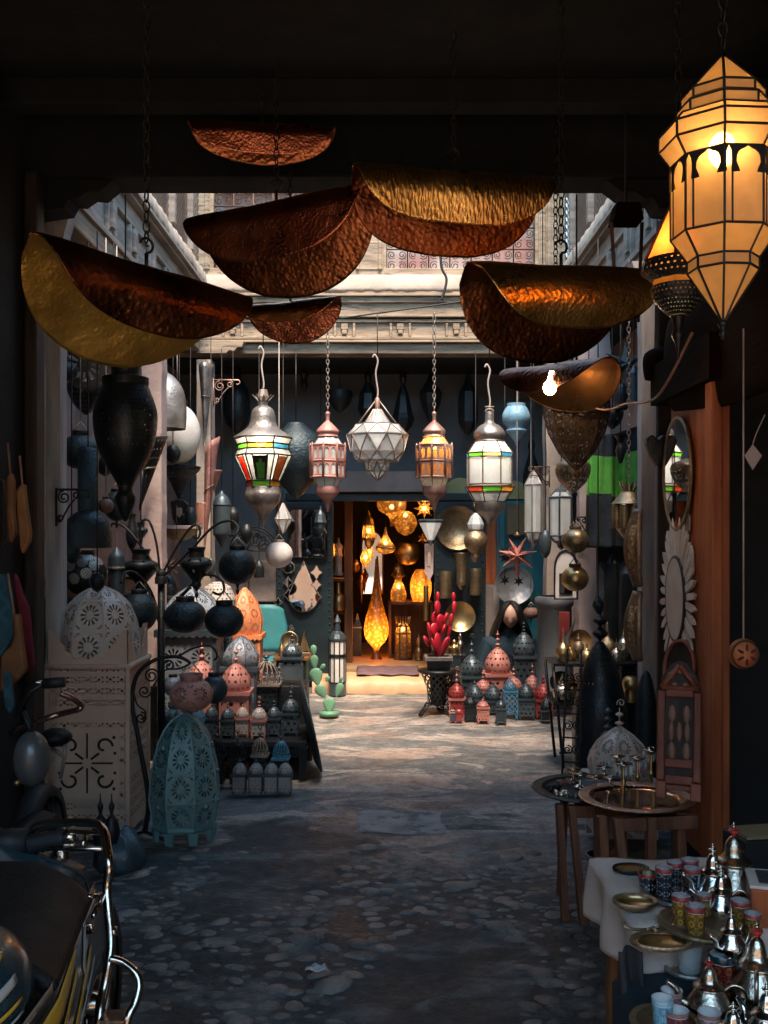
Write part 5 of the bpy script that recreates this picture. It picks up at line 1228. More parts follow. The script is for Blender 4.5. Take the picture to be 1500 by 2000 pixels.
lathe_lamp('tube_lantern', 'dark domed lantern with silver bands standing behind the boxy lantern', 228, 5.9, [(17, 1160), (17, 1115), (18, 1110), (17, 1098), (15, 1085), (6, 1074), (2, 1068)], 'slate_plain', 'lantern', None, 16, extra=[('band', 'old_silver', [(19, 1112), (20, 1109), (19, 1106)], True), ('hook', 'lead_light', [(1.5, 1068), (2, 1050), (1, 1040)])])
pedestal('lamp_stand', 'black stand carrying the dark domed lantern with silver bands', 228, 5.9, 1160, .2, .2)

# lamp tree: black post with arms, and the lamps hung on it
def lamp_tree():
    d = 5.9; c = W(315, 0, d); t = thing('lamp_tree', 'black iron post with curved arms holding urn and globe lamps', 'lamp stand', (c.x, d, 0)); z = lambda p: H-(p-CY)*d/F; X_ = lambda p: px(p, d)-c.x
    MB().tube([(0, 0, 0), (0, 0, z(1120))], .022, 8).build('post', 'iron', t)
    mb = MB(); mb.sphere((0, 0, z(1122)), .035, 10, 6); mb.lathe([(.04, z(1140)), (.04, z(1128)), (.02, z(1120))], 10); mb.build('hub', 'iron', t)
    arms = [[(315, 1125), (345, 1070), (372, 1032), (388, 1026), (393, 1040), (388, 1052), (380, 1046)], [(315, 1130), (370, 1080), (420, 1030), (455, 1018), (473, 1030), (470, 1044), (462, 1046)], [(315, 1130), (290, 1090), (245, 1035), (215, 1022), (205, 1030)],
            [(312, 1115), (305, 1060), (292, 1020), (280, 1016), (272, 1030), (274, 1062)], [(315, 1210), (345, 1180), (375, 1150), (385, 1145)], [(310, 1215), (290, 1160), (262, 1135), (230, 1130), (212, 1132)], [(312, 1205), (298, 1150), (275, 1118), (260, 1116), (258, 1135)],
            [(318, 1200), (390, 1130), (420, 1122), (442, 1130), (450, 1148), (444, 1155), (436, 1150)]]
    dy = [-.05, -.25, .12, .02, -.2, .15, -.25, -.35]
    for a, e in zip(arms, dy):
        m_ = len(a)-1; MB().tube(smooth([(X_(p), e*i/m_, z(q)) for i, (p, q) in enumerate(a)], 5), .008, 6).build('arm', 'iron', t)
lamp_tree()
def urn_lamp(label, cx_, d, yt, yb, w_, top=None, group='urn lamps on the iron post', mat='iron_emboss'):
    h = yb-yt; f = lambda q: yt+h*q
    return lathe_lamp('urn_lamp', label, cx_, d, [(w_*.05, f(1)), (w_*.13, f(.93)), (w_*.08, f(.86)), (w_*.30, f(.76)), (w_*.30, f(.66)), (w_*.72, f(.50)), (w_, f(.36)), (w_*.92, f(.26)), (w_*.50, f(.20))], mat, 'lamp', group, 22, (10, .03), extra=[('collar', 'iron', [(w_*.5, f(.21)), (w_*.48, f(.10)), (w_*.58, f(.01)), (w_*.5, f(0))], True)], top=top)
zt = lambda p, d: H-(p-CY)*d/F
urn_lamp('black urn lamp with a crimped collar hanging in the middle of the post arms', 384, 5.85, 1068, 1168, 31, zt(1026, 5.85), mat='iron_perf')
urn_lamp('black urn lamp hanging left of the iron post', 275, 5.95, 1072, 1175, 34, zt(1018, 5.95), mat='iron_perf')
globe_lamp('globe_lamp', 'round black embossed globe lamp on the longest arm of the iron post', W(464, 1106, 5.65), U(37, 5.65), 'iron_emboss', 'globe lamps on the iron post', .97, top=zt(1046, 5.65), drop=True, lob=(10, .03))
globe_lamp('globe_lamp', 'flattened black globe lamp close right of the iron post', W(362, 1204, 5.7), U(42, 5.7), 'iron_emboss', 'globe lamps on the iron post', .78, lob=(12, .03))
globe_lamp('globe_lamp', 'flattened black pumpkin lamp before the orange dome', W(438, 1212, 5.6), U(39, 5.6), 'iron_emboss', 'globe lamps on the iron post', .86, top=zt(1150, 5.6), lob=(12, .05))
globe_lamp('globe_lamp', 'blue green embossed globe lamp low beside the big white dome', W(272, 1195, 5.8), U(36, 5.8), 'iron_emboss', 'globe lamps on the iron post', 1.1, top=zt(1135, 5.8), lob=(10, .03))
urn_lamp('small dark bottle shaped lamp hanging before the pillar foot', 275, 6.4, 1020, 1068, 14, 3.1, None)

# domes behind the post
dome_lantern('dome_lantern', 'wide pale grey dome lantern with cut rosettes behind the black globes', px(376, 6.7), 6.7, 0, U(122, 6.7), zt(1228, 6.7), U(84, 6.7), 'grey_perf', 'slate_plain', 'large dome lanterns', k=0, cells=4)
dome_lantern('dome_lantern', 'bright orange dome lantern with cut rosettes by the turquoise chair', px(478, 7.4), 7.4, 0, U(74, 7.4), zt(1240, 7.4), U(92, 7.4), 'orange_perf', 'orange_perf', 'large dome lanterns', k=0, cells=3)
lathe_lamp('disc_lamp', 'pale lamp built of glassy rings between the grey and the orange dome', 425, 7.0, [(34, 1200), (36, 1170), (26, 1146), (8, 1136)], 'bone_dark', 'lamp', None, 18, flat=True, cells=12)
dome_lantern('dome_lantern', 'grey blue dome lantern with star cuts on the black cabinet', px(471, 6.6), 6.6, 0, U(74, 6.6), zt(1302, 6.6), U(60, 6.6), 'grey_perf', 'slate_plain', 'large dome lanterns', k=0, cells=3)
dome_lantern('dome_lantern', 'pinkish dome lantern with a red tint in front of the grey blue dome', px(461, 6.35), 6.35, 0, U(62, 6.35), zt(1350, 6.35), U(56, 6.35), 'pink_perf', 'pink_plain', 'pink dome lanterns on the left', k=2, fh=.11, fr=.022)
dome_lantern('dome_lantern', 'pinkish dome lantern partly behind the hanging speckled ball lamp', px(394, 6.5), 6.5, 0, U(58, 6.5), zt(1338, 6.5), U(48, 6.5), 'pink_perf', 'pink_plain', 'pink dome lanterns on the left', k=2, fh=.13, fr=.02)
globe_lamp('globe_lamp', 'plain dark teal ball lamp right behind the speckled hanging ball', W(418, 1346, 5.75), U(27, 5.75), 'slate_plain', None, 1.05, top=zt(1290, 5.75), lob=(12, .04))
globe_lamp('globe_lamp', 'small grey lace ball lamp left of the speckled hanging ball', W(338, 1340, 6.0), U(20, 6.0), 'grey_perf', None, 1.0)

# crook stand with the hanging speckled ball
def crook():
    d = 4.95; c = W(268, 0, d); z = lambda p: H-(p-CY)*d/F; X_ = lambda p: px(p, d)-c.x
    t = thing('crook_stand', 'tall black wrought iron crook stand with curling scrolls', 'lamp stand', (c.x, d, 0))
    pts = smooth([(X_(278), .05, 0.01), (X_(288), .02, z(1560)), (X_(270), 0, z(1440)), (X_(258), 0, z(1370)), (X_(268), 0, z(1318)), (X_(300), 0, z(1290)), (X_(340), 0, z(1282)), (X_(362), 0, z(1288)), (X_(372), 0, z(1296))], 6)
    MB().tube(pts, [.014-.006*i/len(pts) for i in range(len(pts))], 7).build('stem', 'iron', t)
    mb = MB(); s = lambda p, q, r0, a0, a1: mb.tube(spiral((X_(p), 0, z(q)), U(r0, d), U(r0*.2, d), a0, a1, 22), .005, 5)
    s(296, 1320, 15, 0, 3.4*pi); s(282, 1350, 13, 0, -3*pi); s(275, 1402, 12, pi/2, -2.6*pi); s(330, 1300, 12, pi, -1.6*pi); mb.tube(smooth([(X_(260), 0, z(1350)), (X_(268), 0, z(1376)), (X_(284), 0, z(1390)), (X_(280), 0, z(1408))], 5), .005, 5); mb.tube(smooth([(X_(300), 0, z(1340)), (X_(320), 0, z(1310)), (X_(350), 0, z(1306)), (X_(372), 0, z(1296))], 5), .005, 5)
    mb.build('scrolls', 'iron', t)
    mb = MB(); mb.tube(smooth([(X_(345), 0, z(1284)), (X_(380), 0, z(1265)), (X_(412), 0, z(1262)), (X_(424), 0, z(1280)), (X_(418), 0, z(1290))], 5), .006, 5); mb.build('upper_hook', 'iron', t)
    for a in (-.13, .13): MB().tube([(X_(280), .03, .02), (X_(280)+a, .03-abs(a)*.8, .006)], .009, 6).build('foot', 'iron', t)
crook()
globe_lamp('speckled_ball_lamp', 'pink and white pierced ball lamp hanging from the iron crook', W(374, 1357, 4.95), U(43, 4.95), 'terracotta_perf', None, .78, collar=.03, top=zt(1296, 4.95), cells=6, lob=(8, .04), cm='rose_metal', collar_w=.5)

# stepped black tables with the small lanterns
def tier_table(label, x0p, x1p, d, ytop, dp, drawer=False):
    x0, x1 = px(x0p, d), px(x1p, d); zt_ = H-(ytop-CY)*d/F; t = thing('display_table', label, 'table', ((x0+x1)/2, d+dp/2, 0)); w_ = x1-x0
    MB().box((0, 0, zt_-.02), (w_, dp, .04)).build('top', 'iron', t, bevel=.006)
    for sx in (-1, 1):
        for sy in (-1, 1): MB().box((sx*(w_/2-.03), sy*(dp/2-.03), (zt_-.04)/2), (.05, .05, zt_-.04), taper=.95).build('leg', 'iron', t, bevel=.004)
    MB().box((0, -dp/2+.04, zt_-.085), (w_-.1, .02, .09)).build('apron', 'iron', t); MB().box((0, 0, .12), (w_-.06, dp-.06, .03)).build('stretcher', 'iron', t, bevel=.004); return zt_
za = tier_table('black display table carrying small onion dome lanterns at the left', 300, 600, 6.1, 1448, .55)
tb = thing('display_step', 'raised black step at the back of the lantern table', 'shelf', (px(450, 6.75), 6.75, 0)); MB().box((0, .05, .25), (U(300, 6.75), .3, .5)).build('box', 'iron', tb, bevel=.006); 
def small(name, label, p, d, z0, wpx, hbpx, hdpx, mp, ms, group, k=2, fpx=18, n=8, curlz=False, cells=None, rz=0, feet=True, bw=None):
    return dome_lantern(name, label, px(p, d), d, z0, U(wpx, d), U(hbpx, d), U(hdpx, d), mp, ms, group, n=n, k=k, fh=U(fpx, d), fr=U(wpx*.13, d), curlz=curlz, cells=cells, rz=rz, feet=feet, bw=bw and U(bw, d))
G1 = 'small lanterns on the left display table'
rows = [(322, 'slate_perf', 'slate_plain', 'dark onion lantern at the left end of the black table'), (354, 'slate_perf', 'slate_plain', 'dark onion lantern just left of the small blue one on the table'), (388, 'blue_perf', 'blue_plain', 'little blue lantern on the black table'), (414, 'slate_perf', 'slate_plain', 'dark onion lantern right of the little blue one on the table'),
        (445, 'slate_perf', 'slate_plain', 'dark onion lantern left of the two pale topped ones on the table'), (474, 'bone_dark', 'pink_plain', 'pale topped lantern with a pink rim on the black table, the smaller of two'), (506, 'bone_dark', 'pink_plain', 'pale topped lantern with a pink rim on the black table, the larger of two'), (535, 'slate_perf', 'slate_plain', 'dark onion lantern right of the two pale topped ones on the table')]
for i, (p, a, b, lb) in enumerate(rows): small('onion_lantern', lb, p, 6.22+.05*(i % 2), za, 28+3*(i == 6), 34, 24+2*(i == 6), a, b, G1, 2, 15, curlz=i % 3 == 0)
small('onion_lantern', 'dark ribbed onion lantern with a bright highlight at the right end of the black table', 568, 6.3, za, 36, 42, 30, 'slate_perf', 'slate_plain', G1, 2, 18, curlz=True)
small('onion_lantern', 'dark onion lantern standing high behind the right end of the black table', 571, 6.7, .62, 42, 20, 30, 'slate_perf', 'slate_plain', G1, 2, 20, curlz=True)
def wire_dome(label, p, d, z0, wpx, hb, hd, mat='iron', group='wire dome lanterns'):
    t = thing('wire_lantern', label, 'lantern', (px(p, d), d, z0), 0, group); w_ = U(wpx, d); hb = U(hb, d); hd = U(hd, d)
    mb = MB(); mb.box((0, 0, hb/2+.006), (w_*.8, w_*.8, hb-.012), cell=3/w_); mb.build('body', 'iron_lace', t)
    mb = MB(); mb.box((0, 0, hb), (w_, w_, .012)); mb.build('rim', mat, t)
    mb = MB(); prof = sprof([(w_*.44, hb), (w_*.46, hb+hd*.35), (w_*.30, hb+hd*.75), (.006, hb+hd)], 3)
    for j in range(14): a = 2*pi*j/14; mb.tube([(q*cos(a), q*sin(a), zz) for q, zz in prof], .0035, 4)
    for j in range(14):
        a = 2*pi*j/14; q = w_*.45; mb.tube([(q*cos(a+.22*sin(s*pi*2)), q*sin(a+.22*sin(s*pi*2)), hb+hd*.4*s) for s in [i/8 for i in range(9)]], .003, 4)
    mb.build('wire_dome', mat, t); mb = MB(); mb.lathe(finial_prof(hb+hd-.004, U(20, d), 1, w_*.13), 10, 4); mb.tube([(p_[0], p_[1], p_[2]) for p_ in arcpts((0, 0, hb+hd+U(20, d)), U(3.5, d), 0, 2*pi, 10)], .003, 4); mb.build('finial', 'slate_plain', t)
wire_dome('large silvery black wire dome lantern beside the black brass cabinet', 520, 6.6, .35, 58, 50, 46, 'lead_light')
for p, lb, mt, hh in ((424, 'black wire dome lantern on the ground, far left of its row', 'iron', 40), (464, 'black wire dome lantern on the ground behind the first pale topped lantern', 'iron', 34), (508, 'black wire dome lantern on the ground with the tallest silver knob', 'lead_light', 42), (549, 'blue wire dome lantern on the ground below the black table', 'blue_plain', 36)):
    wire_dome(lb, p, 5.98, 0, 34, hh+16, 34, mt, 'wire dome lanterns before the black table')
for i, p in enumerate((468, 500, 530, 557)):
    small('white_top_lantern', ['small pale topped lantern on the ground, left end of its row of four', 'small pale topped lantern on the ground, second from the left in its row of four', 'small pale topped lantern on the ground, third from the left in its row of four', 'small pale topped lantern on the ground, right end of its row of four'][i], p, 5.8, 0, 29, 34, 26, 'bone_dark', 'slate_plain', 'four pale topped lanterns on the ground', 1, 10)
    
def left_extras():
    t = thing('round_tray', 'black studded round tray leaning against the end of the black table', 'tray', (px(597, 6.05), 6.25, .30), 0, rot=(0, R(78), R(8)))
    mb = MB(); mb.lathe([(.001, 0), (.22, 0), (.26, .02), (.29, .03), (.30, .025), (.29, .015), (.22, -.01), (.001, -.01)], 32, 20); mb.build('disc', 'slate_plain', t)
    mb = MB()
    for j in range(28): a = 2*pi*j/28; mb.sphere((.255*cos(a), .255*sin(a), .024), .010, 6, 4)
    mb.build('studs', 'lead_light', t)
    d = 7.8; x0, x1 = px(537, d), px(600, d); ht = zt(1284, d); t = thing('brass_cabinet', 'black cabinet topped with small brass figures by the green cactus', 'cabinet', ((x0+x1)/2, d+.15, 0))
    MB().box((0, 0, ht/2), (x1-x0-.02, .28, ht-.03)).build('carcass', 'iron', t, bevel=.005); MB().box((0, 0, ht-.012), (x1-x0+.03, .33, .025)).build('top', 'shelf_wood', t, bevel=.004)
    MB().box((0, -.145, ht*.72), (x1-x0-.06, .012, ht*.4)).build('drawer_front', 'slate_plain', t, bevel=.004)
    def fig(name, label, p, hpx, prof, mat='brass'):
        t = thing(name, label, 'ornament', (px(p, d), d+.08, ht), 0, 'brass ornaments on the black cabinet'); mb = MB(); h = U(hpx, d); mb.lathe(sprof([(a*h, b*h) for a, b in prof], 3), 14, 6); mb.build('figure', mat, t); return t
    fig('brass_bottle', 'tapering brass bottle at the left of the black cabinet top', 548, 32, [(.16, 0), (.22, .15), (.20, .45), (.07, .8), (.05, 1)])
    fig('brass_bird', 'brass bird shaped figure left of centre on the black cabinet', 562, 24, [(.2, 0), (.12, .15), (.30, .45), (.25, .65), (.12, .8), (.14, .92), (.03, 1)])
    fig('brass_bird', 'round brass figure right of centre on the black cabinet', 579, 26, [(.2, 0), (.16, .1), (.32, .4), (.30, .6), (.15, .82), (.14, .94), (.02, 1)])
    t = thing('brass_plate', 'round brass plate standing at the back of the black cabinet', 'plate', (px(561, d), d+.2, ht+U(28, d)), 0, rot=(R(82), 0, 0)); mb = MB(); q = U(18, d); mb.lathe([(.001, 0), (q*.7, 0), (q*.8, .008), (q, .014), (q, .010)], 26, 12); mb.build('plate', 'brass_chased', t)
    t = thing('brass_ship', 'pointed brass sailing boat on the right of the black cabinet', 'ornament', (px(592, d), d+.1, ht)); s = U(1, d); mb = MB(); mb.prism([(-10*s, 6*s), (0, 50*s), (3*s, 10*s)], -.004, .004).prism([(4*s, 10*s), (2*s, 38*s), (12*s, 8*s)], -.004, .004); mb.build('sails', 'brass', t); mb = MB(); mb.prism([(-11*s, 7*s), (12*s, 7*s), (8*s, 0), (-7*s, 0)], -.02, .02); mb.build('hull', 'brass_old', t, bevel=.004)
    # chair
    t = thing('chair', 'turquoise plastic chair behind the orange dome', 'chair', (px(516, 8.6), 8.6, 0)); w_ = .36
    mb = MB(); mb.sheet(lambda u, v: ((u-.5)*w_*(1-.25*max(0, v-.6)*(2*abs(u-.5))**2*2.2), .18+.06*v-.05*(1-(2*u-1)**2), .48+.42*v*(1-.12*(2*u-1)**2)), 14, 10); mb.build('backrest', 'turquoise', t, solid=.02)
    mb = MB(); mb.sheet(lambda u, v: ((u-.5)*w_, -.2+v*.4, .45-.02*sin(pi*u)), 8, 8); mb.build('seat', 'turquoise', t, solid=.02)
    for sx in (-1, 1):
        for sy in (-1, 1): MB().tube([(sx*.19, sy*.18, .44), (sx*.22, sy*.21, 0)], .013, 6).build('leg', 'iron', t)
        MB().tube(smooth([(sx*.22, .18, .70), (sx*.24, 0, .68), (sx*.24, -.16, .66), (sx*.22, -.19, .45)], 4), .022, 6).build('armrest', 'rubber', t)
    t = thing('fan_grille', 'half round black iron fan grille on the back wall', 'grille', tuple(W(495, 1075, 9.6)))
    mb = MB(); q = U(46, 9.6); 
    for rr in (q, q*.9, q*.25): mb.tube(arcpts((0, 0, 0), rr, 0, pi, 20), .008, 5)
    for k in range(9): a = pi*(k+.5)/9; mb.tube([(q*.25*cos(a), 0, q*.25*sin(a)), (q*.9*cos(a), 0, q*.9*sin(a))], .006, 4); mb.tube(spiral((q*.66*cos(a), 0, q*.66*sin(a)), q*.13, q*.04, a, a+3*pi, 16), .006, 4)
    mb.tube([(-q, 0, 0), (q, 0, 0)], .01, 5); mb.build('ironwork', 'iron', t)
    globe_lamp('paper_ball_lamp', 'white ribbed ball lamp hanging before the studded door', W(545, 1083, 7.6), U(27, 7.6), 'bone', None, .96, collar=.02, lob=(20, .06), top=3.2, cm='bone_dark', collar_w=.36)
    t = thing('glass_diamond', 'clear glass diamond lantern above the white ball lamp', 'lantern', tuple(W(553, 1012, 8.2))); q = U(18, 8.2); mb = MB(); pr = [(.004, -q*1.7), (q, -.1*q), (q*.1, q*1.6)]; mb.lathe(pr, 5, 5, flat=True); mb.build('glass', 'glass_clear', t); mb = MB(); mb.cage(pr, 5, .005); mb.build('frame', 'lead_light', t); MB().tube([(0, 0, q*1.5), (0, 0, 3.18-t.location[2])], .004, 4).build('wire', 'lead', t)
left_extras()

for p, d, lb, pr, mt in ((205, 5.9, 'dark embossed globe lamp behind the tall black cylinder lamp', [(2, 930), (16, 920), (24, 900), (18, 876), (10, 868)], 'iron_emboss'), (258, 6.2, 'black flask shaped lamp against the pink wall under the urn', [(3, 1075), (10, 1060), (12, 1040), (6, 1015), (8, 1004)], 'iron'), (222, 5.2, 'black bell lamp peeking out right of the pierced disc', [(20, 800), (18, 770), (8, 752), (3, 742)], 'iron_perf'), (140, 5.3, 'dark round lamp low behind the weathered post', [(4, 1100), (14, 1090), (18, 1072), (12, 1056)], 'iron_emboss'), (300, 6.9, 'dark teal cone lamp in front of the pillar foot', [(20, 1142), (14, 1110), (4, 1092)], 'slate_plain'),
        (338, 7.3, 'black pot lamp on the plaster wall under the smooth grey bowl', [(3, 905), (12, 898), (15, 882), (8, 870)], 'iron'), (455, 8.3, 'dark star cornered lantern under the scroll bracket', [(2, 1036), (12, 1022), (14, 1002), (4, 990)], 'iron'), (372, 7.9, 'black jar lamp on the pink wall shelf', [(9, 1028), (12, 1016), (10, 998), (5, 990)], 'iron_emboss'), (190, 5.0, 'black lace ball lamp above the big white dome', [(3, 1156), (12, 1148), (16, 1134), (10, 1120)], 'iron_lace'), (412, 7.7, 'dark hanging drop by the reddish copper horn', [(1, 1130), (7, 1118), (9, 1102), (3, 1090)], 'slate_plain'), (482, 8.8, 'dark bulb lamp in front of the round iron fan grille', [(2, 1062), (10, 1050), (12, 1036), (5, 1024)], 'iron'), (506, 8.2, 'small dark bird cage lamp left of the white ball lamp', [(10, 1128), (10, 1106), (3, 1094)], 'iron_lace')):
    lathe_lamp('stock_lamp', lb, p, d, pr, mt, 'lamp', 'dark stock lamps on the left', 16, (8, .05), top=3.1 if d < 8.8 else None)

for p, d, ytop_, yr, w_, mp, ms, lb in ((340, 6.75, 1262, 1312, 44, 'slate_perf', 'slate_plain', 'dark dome lantern in the gap right of the boxy lantern'), (330, 7.1, 1120, 1165, 40, 'iron_rosette', 'slate_plain', 'black rosette dome lantern left of the wide pale grey dome'), (436, 7.0, 1222, 1262, 40, 'slate_perf', 'slate_plain', 'slate dome lantern between the grey and the orange dome'), (420, 6.6, 1275, 1315, 36, 'iron_rosette', 'iron', 'black dome lantern tucked behind the two pinkish domes'), (498, 6.9, 1290, 1326, 34, 'pink_perf', 'pink_plain', 'small pink dome lantern behind the silvery wire dome'), (352, 6.4, 1330, 1372, 38, 'blue_perf', 'slate_plain', 'blue grey dome lantern behind the iron crook scrolls'), (545, 7.3, 1318, 1350, 30, 'slate_perf', 'slate_plain', 'little slate dome lantern in front of the black brass cabinet')):
    dome_lantern('dome_lantern', lb, px(p, d), d, 0, U(w_, d), zt(yr, d), U(yr-ytop_, d), mp, ms, 'dark dome lanterns filling the left stand', k=2, fh=U(22, d), fr=U(5, d), cells=3, n=12, curlz=p % 4 == 0)
# ================================================================ lamps and wares on the right side
def big_pierced():
    d = 4.75; c = W(1126, 0, d); z = lambda p: H-(p-CY)*d/F; r = lambda q: U(q, d)
    t = thing('pierced_lantern', 'large brown metal lantern pierced with flowers, hanging under the glowing leaf lamp', 'lantern', (c.x, d, 0), R(10))
    prof = sprof([(r(2), z(918)), (r(14), z(906)), (r(34), z(884)), (r(54), z(846)), (r(64), z(806)), (r(62), z(775)), (r(46), z(752))], 4)
    m_ = pbr('brown_pierced', (.15, .095, .06), .42, .6, (.085, .05, .03), 4, .3, 40, perf='rosette')
    mb = MB(); mb.lathe(prof, 8, 16, flat=True); mb.build('shade', m_, t)
    mb = MB(); mb.cage(prof[::4]+[prof[-1]], 8, .004, rings=[]); mb.build('seams', 'rust_grille', t)
    mb = MB(); mb.lathe([(r(46), z(752)), (r(48), z(746)), (r(10), z(740)), (r(3), z(735))], 16, 8); mb.build('cap', 'rust_grille', t)
    MB().tube([(0, 0, z(736)), (0, 0, 3.2)], .005, 4).build('wire', 'lead', t)
    mb = MB(); mb.lathe(sprof([(r(1), z(934)), (r(5), z(926)), (r(2), z(916))], 3), 8, 4); mb.build('drop_finial', 'rust_grille', t)
big_pierced()
lathe_lamp('heart_lamp', 'brass heart shaped pierced lamp below the large brown lantern', 1119, 5.6, [(4, 962), (14, 955), (30, 940), (38, 920), (34, 905), (14, 898), (8, 896)], 'brass_perf', 'lamp', None, 24, (2, .12), cells=14, top=3.2)
lathe_lamp('pole_lamp', 'thin dark drop under the brass heart shaped lamp', 1122, 5.75, [(1, 1020), (4, 1005), (4, 972), (6, 966), (3, 958)], 'iron', 'lamp', None, 8, top=2.4)
globe_lamp('brass_ball_lamp', 'chased brass ball lamp with a dark collar, the upper of two', W(1124, 1056, 5.9), U(27, 5.9), 'brass_chased', 'brass ball lamps hung one over the other', .9, cm='rust_grille', lob=(12, .05), top=2.3, cells=12)
globe_lamp('brass_ball_lamp', 'pale ribbed brass ball lamp with a row of rings, the lower of two', W(1123, 1130, 5.95), U(27, 5.95), 'brass', 'brass ball lamps hung one over the other', .92, cm='rust_grille', lob=(12, .05), top=1.62, cells=12, wire='lead')
lathe_lamp('blue_urn_lamp', 'pale blue painted glass urn lamp hung in the shade', 1008, 7.9, [(1, 870), (4, 862), (13, 850), (20, 843), (21, 840), (17, 836), (26, 825), (28, 812), (22, 798), (18, 794)], 'pale_blue', 'lamp', None, 24, (8, .06), top=3.2, extra=[('collar', 'pale_blue', [(18, 796), (18, 788), (16, 788)], True)])
def prism_lantern(label, p, d, yt, yb, w_, n=6, mt='old_silver', glass='glass_clear', col=None):
    c = W(p, 0, d); z = lambda q: H-(q-CY)*d/F; r = lambda q: U(q, d); t = thing('glass_prism_lantern', label, 'lantern', (c.x, d, z(yb)), R(12), 'tall glass prism lanterns'); zb = z(yb); h = z(yt)-zb
    pr = [(r(w_*.6), h*.06), (r(w_), h*.16), (r(w_), h*.80), (r(w_*.55), h*.90)]
    mb = MB(); mb.lathe(pr, n, n, flat=True); mb.build('glass', glass, t)
    mb = MB(); mb.cage(pr, n, .008 if mt == 'slate_plain' else .006, rings=[0, 1, 2, 3]); mb.build('frame', mt, t)
    mb = MB(); mb.lathe([(r(w_*.58), h*.89), (r(w_*.55), h*.93), (r(w_*.15), h*.98), (r(w_*.1), h)], n, n, flat=True); mb.build('cap', mt, t)
    mb = MB(); mb.lathe(sprof([(r(w_*.62), h*.07), (r(w_*.35), h*.01), (r(w_*.30), -h*.03), (r(.5), -h*.08)], 3), 10, 6); mb.build('foot', mt, t)
    if col:
        mb = MB(); mb.lathe([(r(w_*.30), h*.14), (r(w_*.30), h*.82)], n, n, flat=True); mb.build('inner_panes', col, t)
    MB().tube([(0, 0, h), (0, 0, 3.15-zb)], .004, 4).build('wire', 'lead', t); return t
prism_lantern('long clear glass prism lantern with a pinkish core, hung from a bracket', 1042, 7.6, 918, 1062, 18, col='glass_frost')
prism_lantern('long glass prism lantern in a dark blue frame beside the cream pillar', 1096, 7.2, 948, 1065, 24, mt='slate_plain', col='glass_frost')
scroll_bracket('small iron scroll bracket on the cream pillar at the right', W(1073, 912, 8.5), U(36, 8.5), U(40, 8.5), -1, 'rust_grille')
scroll_bracket('small iron scroll bracket behind the upper brass ball lamp', W(1148, 1010, 7.2), U(26, 7.2), U(34, 7.2), -1, 'iron')
def star_lamp():
    d = 7.8; t = thing('star_lamp', 'pink pierced metal star lamp with long sharp points', 'lamp', tuple(W(1010, 1085, d)), R(-8)); pk = pbr('star_pink', (.55, .24, .20), .5, .15, (.42, .16, .13), 6, .2, 40, perf='dots', ps=1.6)
    mb = MB(); vs = [(0, -.09, 0), (0, .09, 0)]; n = 7; q = U(42, d)
    for i in range(2*n):
        a = -pi/2+pi*i/n; rr = q*(1.15 if i == 0 else .95) if i % 2 == 0 else q*.34; vs.append((rr*cos(a), 0, rr*sin(a)))
    fs = []; uv = []
    for i in range(2*n): j = (i+1) % (2*n); fs += [(0, 2+i, 2+j), (1, 2+j, 2+i)]; uv += [[(0, 0), (2, 0), (2, 1)]]*2
    mb.add(vs, fs, uv); mb.build('star', pk, t)
    mb = MB(); mb.lathe([(.02, q*.9), (.03, q*.95), (.012, q*1.02), (.004, q*1.1)], 10); mb.build('cap', 'brass_old', t); MB().tube([(0, 0, q*1.05), (0, 0, 3.18-t.location[2])], .004, 4).build('wire', 'cord_pale', t)
star_lamp()
def star_dark(name, label, p, q, d, rpx, n, mat='iron', wire=True, inner=.42):
    t = thing(name, label, 'lamp', tuple(W(p, q, d))); mb = MB(); star3d(mb, U(rpx, d), n, inner, U(rpx*.35, d)); mb.build('star', mat, t)
    if wire: MB().tube([(0, 0, U(rpx, d)), (0, 0, 3.18-t.location[2])], .003, 4).build('wire', 'lead', t)
star_dark('star_lamp', 'tiny dark star hanging before the hammered disc, left of two', 986, 1133, 7.9, 11, 6)
star_dark('star_lamp', 'tiny dark star hanging before the hammered disc, right of two', 1013, 1135, 7.9, 11, 6)
star_dark('star_lamp', 'black many pointed star lamp behind the pink one', 990, 1082, 9.3, 20, 10, inner=.6)
star_dark('star_lamp', 'large dark blue pointed star lamp high beside the slim grey post', 1222, 712, 6.6, 46, 6, 'slate_plain', inner=.35)
t = thing('hammered_disc', 'large grey hammered metal disc on the turquoise door', 'disc', tuple(W(1003, 1143, 9.7)), 0, rot=(R(84), 0, R(6))); mb = MB(); q = U(37, 9.7); mb.lathe([(.001, 0), (q*.9, 0), (q, .03), (q*1.03, .03)], 40, 8); mb.build('disc', pbr('hammered_grey', (.36, .36, .35), .45, .6, (.25, .25, .25), 4, .4, 20, hammer=.5, hs=14), t)
globe_lamp('pumpkin_lamp', 'small reddish brown pumpkin lamp right of the seated woman', W(1037, 1197, 9.0), U(15, 9.0), 'clay', None, .8, lob=(10, .12), top=3.15, drop=True)
def flat_panel(name, label, cat, p0, q0, p1, q1, d, mat, thick=.015, part='sheet', tilt=0):
    a, b = W(p0, q0, d), W(p1, q1, d); t = thing(name, label, cat, ((a.x+b.x)/2, d, (a.z+b.z)/2), 0, rot=(tilt, 0, 0)); MB().box((0, 0, 0), (abs(b.x-a.x), thick, abs(a.z-b.z))).build(part, mat, t, bevel=.003); return t
flat_panel('brass_sheet', 'tan embossed metal sheet hung on the turquoise door', 'panel', 989, 985, 1024, 1044, 9.78, 'paper_tan')
